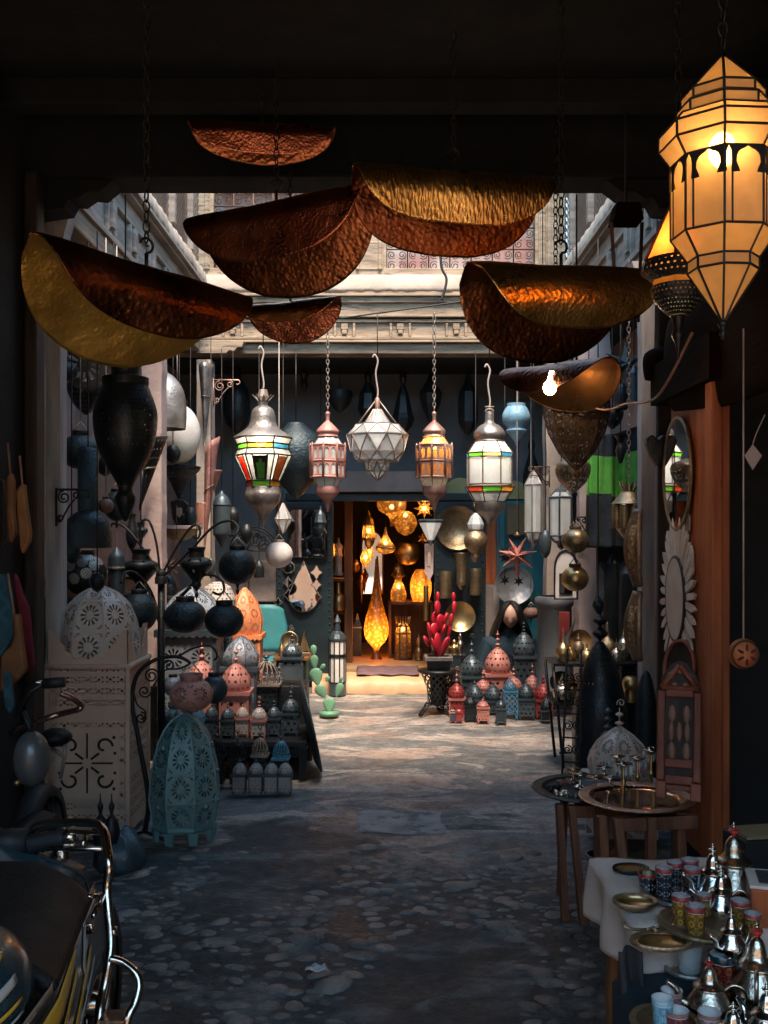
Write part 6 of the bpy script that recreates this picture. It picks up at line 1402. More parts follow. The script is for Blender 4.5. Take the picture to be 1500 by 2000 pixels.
# brass on the dark door leaf
def wall_plate(label, p, q, d, rpx, mat, scallop=True, rim=True):
    t = thing('wall_tray', label, 'tray', tuple(W(p, q, d)), 0, 'round trays on the dark door', rot=(R(90), 0, 0)); r_ = U(rpx, d)
    mb = MB(); mb.lathe([(.001, .0), (r_*.72, .0), (r_*.76, .018), (r_*.97, .028), (r_, .034), (r_*.98, .03)], 48, 14, lob=(24, .02) if scallop else None); mb.build('dish', mat, t); return t
wall_plate('large chased brass tray with a scalloped rim on the dark door', 894, 1031, 9.75, 44, 'brass_chased')
wall_plate('plain golden tray low on the dark door behind the red cactus', 898, 1204, 9.7, 30, pbr('gold_tray', (.52, .40, .20), .36, .9, (.34, .25, .12), 5, .4, 30), False)
lathe_lamp('vase_lamp', 'round bellied bronze vase lamp with a glass cap before the brass tray', 929, 8.6, [(4, 1098), (10, 1088), (10, 1080), (21, 1066), (23, 1052), (18, 1042), (14, 1038), (15, 1034)], 'brass_old', 'lamp', None, 22, top=3.15, extra=[('glass_cap', 'glass_frost', [(14, 1034), (15, 1030), (16, 1024), (10, 1010), (3, 1002)], True, 6)])
lathe_lamp('wall_vase', 'tapering hammered brass wall vase between two cylinders', 901, 9.6, [(2, 1152), (8, 1146), (11, 1140), (9, 1134), (14, 1082), (15, 1080)], 'brass_chased', 'vase', None, 18, smoothk=0)
lathe_lamp('wall_cylinder', 'dull brass half cylinder wall lamp behind the red cactus top', 870, 9.65, [(12, 1168), (12.5, 1166), (12.5, 1118), (12, 1115)], 'brass_chased', 'lamp', 'brass wall cylinders', 18, smoothk=0)
lathe_lamp('wall_cylinder', 'brighter brass half cylinder wall lamp right of the tapering vase', 929, 9.65, [(12, 1162), (12.5, 1160), (12.5, 1112), (12, 1110)], 'brass_chased', 'lamp', 'brass wall cylinders', 18, smoothk=0)
lathe_lamp('torch_sconce', 'dark pointed torch sconce with glass sides at the right of the shop door', 841, 8.9, [(2, 1064), (6, 1056), (23, 1022), (25, 1018)], 'glass_frost', 'sconce', None, 8, flat=True, top=2.2, extra=[('rim', 'slate_plain', [(24, 1021), (26, 1018), (26, 1015), (22, 1014)], True), ('tip', 'slate_plain', [(1, 1066), (4, 1060), (6.5, 1055)], True, 8)])
t = thing('mirror_strap', 'long narrow leather framed mirror hanging at the shop door edge', 'mirror', tuple(W(838, 1100, 9.0))); s = U(1, 9.0); mb = MB(); mb.prism([(-9*s, 38*s), (9*s, 38*s), (8*s, -20*s), (0, -36*s), (-8*s, -20*s)], -.01, .01); mb.build('frame', 'pillar_pink', t, bevel=.003); mb = MB(); mb.prism([(-3*s, 18*s), (0, 24*s), (3*s, 18*s), (3*s, -6*s), (-3*s, -6*s)], -.016, -.0105); mb.build('glass', 'mirror', t)
# red metal cactus and its stand
def paddle(mb, base, h, w_, lean, yaw, th=.018):
    """flat cactus pad from its narrow base"""
    ax = Vector((sin(lean)*cos(yaw), sin(lean)*sin(yaw), cos(lean))); sd = Vector((cos(yaw+1.2), sin(yaw+1.2)*.6, 0)); sd = (sd-ax*sd.dot(ax)).normalized(); nr = ax.cross(sd); n = 12; vs = []; fs = []
    b = Vector(base); prof = [(0, .10), (.12, .35), (.3, .74), (.52, .98), (.66, 1.0), (.82, .82), (.94, .48), (1, .0)]
    for f, k in prof:
        for j in range(n): a = 2*pi*j/n; vs.append(b+ax*h*f+sd*(w_/2*k*cos(a))+nr*(th*k**.5*sin(a)))
    m_ = len(prof)
    fs = [(i*n+j, i*n+(j+1) % n, (i+1)*n+(j+1) % n, (i+1)*n+j) for i in range(m_-1) for j in range(n)]
    mb.add(vs, fs, None, 0, True); return b+ax*h*.97
def red_cactus():
    d = 8.3; t = thing('metal_cactus', 'red painted metal cactus of flat pads in a dark pot', 'cactus', tuple(W(856, 1283, d))); s = U(1, d)
    specs = [((0, 0, 0), 46, 24, .05, 0), ((-4, -.02, 0), 40, 20, -.25, .3), ((5, .02, 0), 42, 18, .45, .2)]
    L = [(0, 0, 50, 26, -.03), (-3, 0, 44, 22, -.35), (4, 0, 46, 20, .38), (-1, 38, 34, 26, -.2), (8, 40, 30, 24, .25), (-16, 36, 38, 18, -.18), (-8, 62, 34, 18, .12), (3, 60, 30, 20, .05), (20, 38, 36, 16, .2), (-18, 20, 26, 14, -.5), (25, 66, 26, 10, .12), (-1, 88, 30, 17, -.03), (-1, 115, 22, 7, .03), (32, 88, 30, 12, .05), (33, 116, 20, 8, -.02), (12, 70, 24, 12, .3)]
    for i, (x, z_, h, w_, ln) in enumerate(L):
        mb = MB(); paddle(mb, (x*s, (.05*sin(i*2.3)), z_*s), h*s*1.06, w_*s*1.15, ln, .5*sin(i*1.7)); mb.build('pad', 'red_cactus', t)
    t.scale = (.92, .92, .92)
    t2 = thing('square_pot', 'dark square pot holding the red metal cactus', 'pot', tuple(W(856, 1304, d))); mb = MB(); mb.box((0, 0, U(8, d)), (U(42, d), U(40, d), U(18, d)), taper=1.15); mb.build('body', 'iron', t2)
    mb = MB(); q = U(54, d)/2
    for sx, sy, a, b in ((0, -1, 2*q, .03), (0, 1, 2*q, .03), (-1, 0, .03, 2*q-.06), (1, 0, .03, 2*q-.06)): mb.box((sx*(q-.015), sy*(q-.015), U(20, d)), (a, b, .035))
    mb.build('rim', 'old_silver', t2, bevel=.004)
    c = W(856, 1307, d); t3 = thing('tripod_table', 'round black tripod table with lattice legs under the red cactus', 'table', (c.x, d, 0)); q = U(41, d)
    mb = MB(); mb.lathe([(.001, c.z-.03), (q*.9, c.z-.03), (q, c.z-.012), (q, c.z-.002), (.001, c.z-.002)], 32); mb.build('top', 'iron', t3)
    mb = MB(); mb.lathe([(q*.85, c.z-.03), (q*.55, c.z-.16), (q*.50, c.z-.30), (q*.3, c.z-.31)], 28, 14); mb.build('basket', pbr('basket_iron', (.03, .034, .036), .5, .3, None, 6, .2, 40, perf='lattice', ps=1.0), t3)
    mb = MB(); mb.lathe([(q*.42, c.z-.03), (q*.36, c.z-.30)], 20); mb.build('pot', 'rubber', t3)
    for a in (R(205), R(325), R(80)):
        p0 = Vector((q*.52*cos(a), q*.52*sin(a), c.z-.28)); p1 = Vector((q*.98*cos(a), q*.98*sin(a), .0)); sd = Vector((-sin(a), cos(a), 0))*.035; mb = MB()
        mb.tube([p0+sd, p1+sd*.6], .008, 5); mb.tube([p0-sd, p1-sd*.6], .008, 5)
        for k in range(7): f = k/6; g = (k+.9)/6; mb.tube([p0.lerp(p1, f)+sd*(1-.4*f)*(1 if k % 2 else -1), p0.lerp(p1, min(1, g))-sd*(1-.4*f)*(1 if k % 2 else -1)], .006, 4)
        mb.build('leg', 'iron', t3)
red_cactus()
d = 9.2; t = thing('side_shelf', 'small black shelf with brass flasks against the dark door', 'shelf', (px(885, d), d, 0)); MB().box((0, 0, zt(1281, d)), (U(46, d), .2, .03)).build('board', 'iron', t); 
for sx in (-1, 1): MB().box((sx*U(20, d), .05, zt(1281, d)/2), (.03, .03, zt(1281, d))).build('leg', 'iron', t)
for p, h, lb, m_ in ((873, 32, 'squat brass flask on the small black shelf, nearest the red cactus', 'brass'), (887, 30, 'brass flask in the middle of the small black shelf', 'brass'), (899, 42, 'tall slim silvery flask at the right of the small black shelf', 'silver_warm')):
    lathe_lamp('brass_flask', lb, p, d, [(6, 1279), (5, 1275), (8, 1279-h*.45), (3, 1279-h*.7), (4, 1279-h*.85), (1, 1279-h)], m_, 'flask', 'flasks on the small black shelf', 14)

# ground lanterns in front of the woman
G2 = 'onion dome lanterns in front of the woman'
def gl(label, p, d, yb, yr, yd, yt, wpx, mp, ms, k=2, n=12, bw=None, feet=True, name='onion_lantern', curlz=False, rz=0, cells=4):
    """yb base, yr rim, yd dome top, yt finial top, all photo pixels at depth d"""
    z0 = max(0, zt(yb, d)) if False else 0.0
    hb = zt(yr, d)
    return dome_lantern(name, label, px(p, d), d, 0, U(wpx, d), hb, U(yr-yd, d), mp, ms, G2, n=n, k=k, fh=U(max(4, yd-yt), d), fr=U(wpx*.10, d), bw=bw and U(bw, d), feet=feet, curlz=curlz, rz=rz, cells=cells)
gl('largest red dome lantern at the feet of the woman', 972, 8.8, 0, 1315, 1263, 1230, 54, 'pink_perf', 'pink_plain', 3, 16, cells=5)
gl('tall glossy black dome lantern next to the largest red one', 921, 8.7, 0, 1320, 1277, 1248, 46, 'slate_perf', 'slate_plain', 2, 12, curlz=True)
gl('tall slate grey lace dome lantern on the right of the woman', 1023, 8.9, 0, 1281, 1233, 1212, 46, 'slate_perf', 'slate_plain', 3, 16)
gl('red dome lantern at the left front of the ground lanterns', 892, 8.2, 0, 1364, 1333, 1310, 34, 'red_perf', 'pink_plain', 2, 12, curlz=True)
gl('black dome lantern behind the small openwork house lantern', 927, 8.3, 0, 1366, 1336, 1326, 36, 'slate_perf', 'slate_plain', 1, 12)
gl('black dome lantern with a bright highlight in the middle of the ground lanterns', 963, 8.3, 0, 1368, 1337, 1326, 36, 'slate_perf', 'slate_plain', 1, 12)
gl('pink dome lantern half hidden behind the blue lattice lantern', 1003, 8.6, 0, 1348, 1320, 1300, 36, 'pink_perf', 'pink_plain', 2, 12)
gl('pink dome lantern half hidden behind the left black dome lantern', 943, 8.6, 0, 1350, 1326, 1308, 32, 'pink_perf', 'pink_plain', 2, 12)
gl('bright pink dome lantern between the slate and the red ones at the right', 1040, 8.5, 0, 1348, 1318, 1292, 34, 'pink_perf', 'pink_plain', 2, 12)
gl('red dome lantern at the right end near the brass rack', 1061, 8.2, 0, 1366, 1334, 1315, 36, 'red_perf', 'red_plain', 2, 12)
gl('slate dome lantern with a pierced gable front and arched base', 1027, 8.15, 0, 1364, 1334, 1325, 34, 'slate_perf', 'slate_plain', 1, 12)
gl('tall light blue lattice lantern with a pointed dome', 996, 8.15, 0, 1350, 1327, 1318, 28, 'blue_perf', 'blue_plain', 1, 12, bw=27)
gl('little black openwork house lantern at the front left', 918, 8.0, 0, 1378, 1360, 1356, 24, 'iron_lace', 'iron', 1, 8)
gl('little dusty pink bullet shaped lantern at the front', 943, 7.95, 0, 1382, 1368, 1362, 25, 'pink_perf', 'pink_plain', 1, 12, feet=True)
gl('little slate lantern with a bell dome at the front', 978, 7.9, 0, 1384, 1366, 1356, 22, 'slate_perf', 'slate_plain', 1, 12)
gl('tiny green house lantern at the left front corner', 884, 7.95, 0, 1392, 1384, 1383, 14, 'slate_perf', 'pink_plain', 0, 4)
gl('tiny red house lantern beside the tiny green one', 896, 7.95, 0, 1392, 1384, 1383, 14, 'red_perf', 'red_plain', 0, 4)
gl('grey openwork cone lantern before the right end red dome lantern', 1066, 8.0, 0, 1388, 1364, 1360, 24, 'iron_lace', 'slate_plain', 0, 8)

# blanket and what hangs before it
def blanket():
    d = 6.9; a, b = W(1152, 840, d), W(1264, 1070, d); t = thing('blanket', 'green and black striped wool blanket hanging on the right', 'blanket', (0, 0, 0))
    m_ = pbr('blanket_wool', (.035, .04, .045), .95, 0, (.018, .02, .022), 9, .9, 60)
    def fn(u, v): return (a.x+(b.x-a.x)*u-.03*(1-v)*(1-u), d+.035*sin(u*13+v*1.5)+.02*sin(u*29), b.z+(a.z-b.z)*v-.03*sin(u*5)*v)
    mb = MB(); mb.sheet(fn, 40, 40); o = mb.build('cloth', [m_, 'cloth_green'], t, solid=.008)
    for i, p in enumerate(o.data.polygons):
        v = (i//40)/40; p.material_index = 1 if .44+.03*sin(i % 40*.2) < v < .80 else 0
blanket()
flat_panel('dark_cloth', 'dark hanging cloth below the blanket', 'cloth', 1165, 1065, 1258, 1170, 7.0, 'cloth_dark', .03)
def cluster():
    d = 5.9; t = thing('brass_cluster_lamp', 'brass lamp made of a ring of small cylinders under a leafy crown', 'lamp', tuple(W(1228, 1060, d))); z = lambda p: (1060-p)*d/F; r = lambda q: U(q, d)
    for j in range(8):
        a = 2*pi*j/8+.2; mb = MB(); mb.lathe([(r(9), z(1032)), (r(9.5), z(1030)), (r(9.5), z(987)), (r(9), z(985)), (.001, z(985))], 14, 6, c=(r(25)*cos(a), r(25)*sin(a), 0)); mb.build('cylinder', 'brass_chased', t)
    mb = MB(); mb.lathe(sprof([(r(34), z(984)), (r(28), z(978)), (r(18), z(965)), (r(12), z(960))], 3), 20, 8); mb.build('dome', 'brass_old', t)
    mb = MB()
    for j in range(9):
        a = 2*pi*j/9; q = lambda rr, p, e: (r(rr)*cos(a+e), r(rr)*sin(a+e), z(p)); mb.add([q(10, 960, -.3), q(10, 960, .3), q(16, 950, .25), q(18, 940, 0), q(16, 950, -.25)], [(0, 1, 2, 3, 4)])
    mb.build('leaf_crown', 'brass_old', t, solid=.003)
    mb = MB(); mb.lathe(sprof([(r(24), z(1032)), (r(16), z(1044)), (r(6), z(1056)), (r(1), z(1064))], 3), 16, 8); mb.build('bowl', 'brass_perf', t)
    mb = MB(); chain_mb(mb, z(940), 3.2-t.location[2], .02, .003); mb.build('chain', 'lead_light', t)
cluster()
lathe_lamp('pipe_lantern', 'grey tube lantern with a pointed cap high on the right', 1238, 6.5, [(11, 788), (11, 732), (12, 728), (4, 720), (1, 712)], 'slate_plain', 'lantern', None, 14, smoothk=0, top=3.2)
lathe_lamp('shade_drum', 'dark drum lantern under the grey tube lantern', 1215, 6.8, [(14, 800), (15, 775), (10, 755), (3, 748)], 'iron_perf', 'lantern', None, 14, top=3.2)
# wavy brass framed strips and post
def wavy(label, p, q0, q1, d, wpx):
    a, b = W(p, q0, d), W(p, q1, d); t = thing('wavy_frame', label, 'frame', tuple((a+b)/2), R(-52)); h = a.z-b.z; w_ = U(wpx, d)*1.6; n = 20; mb = MB(); pts = []
    fn = lambda u, v: ((u-.5)*w_*(.8+.3*cos((v-.5)*5)), -.05*cos((v-.5)*pi*.9)*(1)+.0, (v-.5)*h)
    mb.sheet(fn, 4, n); mb.build('strip', pbr('wavy_copper', (.34, .22, .14), .38, .7, (.15, .10, .07), 9, .6, 40), t, solid=.02); 
    mb = MB(); mb.sheet(lambda u, v: ((u-.5)*w_*.45, -.05*cos((v-.5)*pi*.9)-.014, (v-.5)*h*.9), 2, n); mb.build('mirror_face', pbr('spangle', (.62, .42, .22), .3, .9, (.16, .09, .05), 60, .8, 120), t)
wavy('upper bowed copper frame with sequin strip on the slim post', 1248, 995, 1145, 4.85, 22)
wavy('lower bowed copper frame with sequin strip on the slim post', 1248, 1155, 1290, 4.85, 22)

# mirrors on the orange door (its face looks left, towards the courtyard)
XD = 1.445
def door_thing(name, label, cat, p, q):
    """thing on the face of the orange door where it shows at photo pixel (p, q)"""
    d = XD*F/(p-CX); return thing(name, label, cat, (XD-.004, d, H-(q-CY)*d/F), R(-90)), d
def oval_mirror():
    t, d = door_thing('oval_mirror', 'tall plain oval mirror high on the orange door', 'mirror', 1331, 925); h = U(214, d)/2; w_ = .21; mb = MB(); n = 40; pts = [(w_*cos(2*pi*i/n)*(1), 0, h*sin(2*pi*i/n)) for i in range(n)]
    mb.prism([(x, z) for x, y, z in pts], -.02, -.012); mb.build('glass', 'mirror', t); mb = MB(); mb.tube([(x*1.02, -.016, z*1.02) for x, y, z in pts], .011, 6, close=True); mb.build('frame', 'brass_old', t)
oval_mirror()
def sun_mirror():
    t, d = door_thing('sunburst_mirror', 'long oval mirror framed by rows of narrow mirror rays on the orange door', 'mirror', 1330, 1170); h = U(160, d)/2; w_ = .14; n = 40
    pts = [(w_*cos(2*pi*i/n), h*sin(2*pi*i/n)) for i in range(n)]
    mb = MB(); mb.prism(pts, -.03, -.016); mb.build('glass', pbr('old_mirror', (.66, .68, .68), .4, .35, (.42, .41, .40), 3), t); mb = MB(); mb.tube([(x*1.03, -.022, z*1.02) for x, z in pts], .010, 6, close=True); mb.build('frame', 'dark_wood', t)
    mr = pbr('ray_mirror', (.78, .77, .74), .4, .35, (.5, .42, .36), 4)
    for i in range(34):
        a = 2*pi*(i+.5)/34; cx_, cz_ = w_*1.08*cos(a), h*1.03*sin(a); L = .10+.07*abs(sin(a))**3; dx, dz = cos(a)*.8, sin(a)*1.0; l_ = hypot(dx, dz); dx /= l_; dz /= l_; nx, nz = -dz, dx; s = .017
        MB().prism([(cx_+nx*s, cz_+nz*s), (cx_-nx*s, cz_-nz*s), (cx_+dx*L-nx*s*.9, cz_+dz*L-nz*s*.9), (cx_+dx*(L+.03), cz_+dz*(L+.03)), (cx_+dx*L+nx*s*.9, cz_+dz*L+nz*s*.9)], -.018-.004*(i % 2), -.006).build('ray', mr, t)
sun_mirror()
for p, q, h, lb in ((1349, 1020, 50, 'small dark pointed mirror below the oval mirror on the orange door'), (1310, 1060, 50, 'small dark leaf shaped mirror at the far edge of the orange door'), (1355, 1090, 52, 'small cream house shaped mirror beside the sunburst mirror')):
    t, d = door_thing('small_mirror', lb, 'mirror', p, q); s = U(h, d)/2; mb = MB(); mb.prism([(-s*.5, -s*.6), (0, -s), (s*.5, -s*.6), (s*.5, s*.5), (0, s), (-s*.5, s*.5)], -.014, -.002); mb.build('glass', 'old_silver' if q != 1090 else 'bone', t, bevel=.003)
# carved frames leaning at the door foot
def carved_frame(label, base, w_, h, rz, lean, arch=False, hot=False):
    t = thing('carved_panel_stand', label, 'frame', base, 0, rot=(lean, 0, rz)); mt = pbr('carved_red', (.34, .10, .05), .5, 0, (.16, .04, .02), 6, .5, 50); dk = 'dark_wood'
    if arch:
        poly = [(-w_/2, 0), (w_/2, 0), (w_/2, h*.78)]+[(w_/2*cos(pi*i/10), h*.78+h*.22*sin(pi*i/10)) for i in range(1, 10)]+[(-w_/2, h*.78)]
        MB().prism(poly, -.015, .015).build('board', dk, t, bevel=.004); mb = MB(); mb.tube([(x*.9, -.02, z*.97+.01) for x, z in poly], .010, 5, close=True); mb.tube([(-w_*.45, -.02, h*.62), (w_*.45, -.02, h*.62)], .010, 5); mb.build('moulding', mt, t)
        mb = MB()
        for a in range(4): mb.sphere((.03*cos(pi/4+a*pi/2), -.018, h*.34+.05*sin(pi/4+a*pi/2)), .018, 6, 4)
        mb.build('flower', 'bike_red', t); return
    MB().box((0, 0, h*.46), (w_*.9, .02, h*.62)).build('board', dk, t)
    mb = MB()
    for sx in (-1, 1): mb.box((sx*w_/2, -.006, h*.46), (.03, .035, h*.66))
    for zz in (.14, .26, .78): mb.box((0, -.008, h*zz), (w_-.03, .035, .035))
    mb.build('frame', mt, t, bevel=.006)
    MB().prism([(-w_*.6, h*.80), (w_*.6, h*.80), (w_*.5, h*.86), (w_*.55, h*.88), (.03, h*1.0), (0, h*1.02), (-.03, h*1.0), (-w_*.55, h*.88), (-w_*.5, h*.86)], -.015, .015).build('gable', dk, t, bevel=.004)
    mb = MB()
    for s in (-1, 1): mb.tube([(s*w_*.5, -.02, h*.815), (0, -.02, h*.985)], .012, 5)
    mb.tube([(-w_*.5, -.02, h*.815), (w_*.5, -.02, h*.815)], .012, 5); mb.build('gable_moulding', mt, t)
    mb = MB()
    for j in range(5): a = pi*.5+2*pi*j/5; mb.sphere((.035*cos(a), -.016, h*.885+.035*sin(a)), .016, 6, 4, sc=(1, .5, 1))
    for zz, sg in ((.62, 1), (.35, -1)):
        for s in (-1, 1): mb.sphere((s*w_*.2, -.012, h*zz), .03, 8, 5, sc=(.6, .3, 1.2))
    for j in range(3): mb.sphere(((j-1)*.03, -.012, h*.49), .03, 8, 5, sc=(.45, .3, 1.3))
    mb.build('carving', pbr('carved_light', (.34, .17, .11), .5, 0, None, 6), t)
    for s in (-1, 1): MB().box((s*w_*.48, -.01, h*.06), (.04, .05, h*.13)).build('foot', mt, t, bevel=.006)
    MB().prism([(-w_*.45, h*.06), (w_*.45, h*.06), (w_*.45, h*.12), (.05, h*.10), (-.05, h*.10), (-w_*.45, h*.12)], -.012, .012).build('apron', mt, t, bevel=.004)

# tray tables
def tray(name, label, loc, rr, mat, rim_mat, group='round trays on stands', depth=.018, scal=30):
    t = thing(name, label, 'tray', loc, 0, group); mb = MB(); mb.lathe([(.001, .004), (rr*.70, .004), (rr*.78, .010), (rr*.80, depth)], 48, 20); mb.build('dish', mat, t)
    mb = MB(); mb.lathe([(rr*.80, depth-.002), (rr*.815, depth+.003), (rr*.97, depth+.006), (rr*1.0, depth+.002), (rr*.985, depth-.003), (rr*.82, depth-.006), (rr*.74, -.001), (.001, -.002)], 90, 40, flat=True, lob=(scal, .012)); mb.build('rim', rim_mat, t); return t
def stand(label, c, ht, spread, legw=.035):
    """folding wooden stand: two crossed frames under a tray"""
    t = thing('tray_stand', label, 'stand', (c[0], c[1], 0), R(8)); s = spread
    legs = [(-s, -s*.75, -s*.9, -s*.9), (-s*.75, -s*.9, -s*.55, -s*1.15), (s*.55, -s*.7, s*.7, -s*.6), (-s*.1, -s*.9, -s*.1, -s*.9), (s*.9, s*.2, s*.95, s*.2), (-s*.4, s*.6, -s*.5, s*.7)]
    for (x0, y0, x1, y1) in legs:
        MB().add([(x1+a*legw/2, y1+b*legw/2, 0) for a, b in ((-1, -1), (1, -1), (1, 1), (-1, 1))]+[(x0+a*legw/2, y0+b*legw/2, ht) for a, b in ((-1, -1), (1, -1), (1, 1), (-1, 1))], [(0, 1, 5, 4), (1, 2, 6, 5), (2, 3, 7, 6), (3, 0, 4, 7), (4, 5, 6, 7), (3, 2, 1, 0)]).build('leg', 'stand_wood', t, bevel=.004)
    mb = MB(); mb.box((.1*s, -s*.8, ht-.03), (s*1.5, .04, .05)); mb.build('top_rail', 'stand_wood', t, bevel=.004)
    MB().box((.3*s, -s*.3, ht-.02), (s*1.1, .5*s, .03)).build('support_board', 'stand_wood', t, bevel=.004)
    for a, b in (((-s*.1, -s*.88, ht*.55), (s*.9, s*.2, ht*.45)), ((-s*.1, -s*.86, ht*.38), (s*.6, -s*.62, ht*.62))): MB().tube([a, b], .014, 4, sm=False).build('brace', 'stand_wood', t)
d = 3.75; cT = W(1250, 1573, d); tray('copper_tray', 'large shiny copper tray with a worn lacy rim on the wooden stand', (cT.x, d+.05, cT.z), U(114, d), 'copper_tray', 'copper_rim')
stand('reddish wooden folding stand under the shiny copper tray', (cT.x, d+.05), cT.z-.004, .20)
carved_frame('carved dark wooden frame with a pointed gable leaning by the copper tray', (cT.x+.155, d+.02, cT.z+.02), .135, .52, R(-22), R(-8))
carved_frame('dark arched wooden panel with a red flower leaning at the orange door', (1.36, 4.55, .45), .20, .60, R(-60), R(-6), True)
d2 = 4.05; cD = W(1150, 1548, d2); tray('dark_tray', 'dark metal tray crowded with candlesticks and trinkets', (cD.x, d2, cD.z), U(112, d2), 'slate_plain', 'iron')
stand('dark red wooden folding stand under the crowded dark tray', (cD.x, d2), cD.z-.004, .17, .03)
def candlestick(label, p, yt, yb, d, mat='silver_warm', crystals=False, cups=1):
    c = W(p, yb, d); h = U(yb-yt, d); t = thing('candlestick', label, 'candlestick', (c.x, d, cD.z+.006), 0, 'candlesticks on the dark tray'); h = c.z+h-cD.z
    mb = MB(); mb.lathe(sprof([(.024, 0), (.026, .006), (.010, .015), (.007, h*.3), (.011, h*.4), (.006, h*.5), (.007, h*.82), (.014, h*.86)], 3), 12, 4); mb.build('stem', 'brass' if crystals else mat, t)
    mb = MB(); mb.lathe([(.010, h*.86), (.034, h*.93), (.036, h*.95), (.012, h*.93), (.012, h), (.010, h), (.010, h*.9)], 14, 4); cp_ = mb.build('cup', mat, t)
    if crystals:
        for j in range(8): a = 2*pi*j/8; MB().lathe([(.001, 0), (.006, .012), (.004, .035), (.001, .04)], 5, 5, flat=True, c=(.033*cos(a), .033*sin(a), h*.93-.045)).build('crystal', 'glass_clear', cp_)
for i, (p, yt, yb, dd, cr, lb) in enumerate(((1133, 1512, 1560, 4.1, False, 'short silver candlestick among the trinkets, second from the left'), (1163, 1518, 1568, 3.95, False, 'short silver candlestick at the middle front of the dark tray'), (1191, 1518, 1568, 3.98, False, 'short silver candlestick with a wide cup on the dark tray'), (1120, 1502, 1552, 4.2, False, 'small silver candlestick nearest the dome lantern edge'), (1218, 1490, 1575, 3.98, True, 'candlestick with hanging crystals left of two taller ones'),
        (1245, 1478, 1560, 4.05, True, 'candlestick with hanging crystals and golden stem in the middle'), (1272, 1462, 1560, 4.05, True, 'tallest candlestick with hanging crystals beside the carved frame'), (1205, 1476, 1545, 4.2, True, 'crystal candlestick in front of the pink and white dome lantern'), (1180, 1500, 1548, 4.25, False, 'silver candlestick behind the dark tray centre'))):
    candlestick(lb, p, yt, yb, dd, 'silver_warm' if i % 2 else 'silver', cr)
for p, q, dd, mt, lb in ((1082, 1540, 4.05, 'iron', 'dark spiky trinket at the left edge of the dark tray'), (1092, 1555, 3.95, 'silver_warm', 'pale rounded trinket near the left edge of the dark tray'), (1105, 1533, 4.15, 'clay', 'dark reddish trinket at the back of the dark tray'), (1120, 1556, 3.92, 'bike_teal', 'dark blue trinket at the front of the dark tray'), (1146, 1562, 3.9, 'bike_teal', 'dark blue bead heap at the front of the dark tray')):
    t = thing('trinket', lb, 'trinket', (px(p, dd), dd, cD.z+.006), 0, 'trinkets on the dark tray'); mb = MB(); rnd = random.Random(p)
    for k in range(9): mb.sphere((rnd.uniform(-.03, .03), rnd.uniform(-.02, .02), .010+rnd.uniform(0, .008)), rnd.uniform(.009, .014), 7, 5)
    mb.build('beads', mt, t)
# pink white dome lantern and the giant black one
d = 4.9; dome_lantern('dome_lantern', 'white and pink dome lantern with cut sunflowers and a curled finial', px(1210, d), d, 0, U(128, d), zt(1520, d), U(100, d), 'white_perf', 'white_plain', 'large dome lanterns', n=8, k=2, fh=U(40, d), fr=.025, cells=8, curlz=True, onion=1.04, rim=True)
d = 5.6; lathe_lamp('giant_lantern', 'giant black pointed lantern pierced with dots beside the brass rack', 1172, d, [(46, 1590), (54, 1500), (55, 1420), (50, 1370), (36, 1310), (18, 1270), (7, 1254)], 'iron_perf', 'lantern', None, 8, flat=False, cells=30, extra=[('finial', 'iron', [(3, 1258), (3, 1250), (16, 1238), (5, 1226), (4, 1222), (15, 1212), (4, 1202), (3, 1198), (6, 1192), (1, 1186)])])
lathe_lamp('giant_lantern', 'dark carved pointed lantern behind the white and pink dome lantern', 1262, 5.3, [(18, 1560), (22, 1440), (20, 1370), (10, 1322), (2, 1310)], 'iron_emboss', 'lantern', None, 12)
lathe_lamp('bead_finial_lantern', 'slender dark lantern with a three bead finial before the giant black one', 1188, 5.2, [(20, 1560), (22, 1480), (16, 1440), (4, 1424)], 'slate_perf', 'lantern', None, 12, extra=[('finial', 'slate_plain', [(2, 1426), (9, 1420), (2, 1414), (2, 1410), (8, 1404), (2, 1398), (2, 1394), (8, 1389), (1, 1382)])])
lathe_lamp('glass_jar_lantern', 'brass and glass jar lantern right of the giant black one', 1232, 5.7, [(15, 1370), (14, 1345), (16, 1342), (16, 1330), (10, 1322), (2, 1320)], 'brass', 'lantern', None, 18)
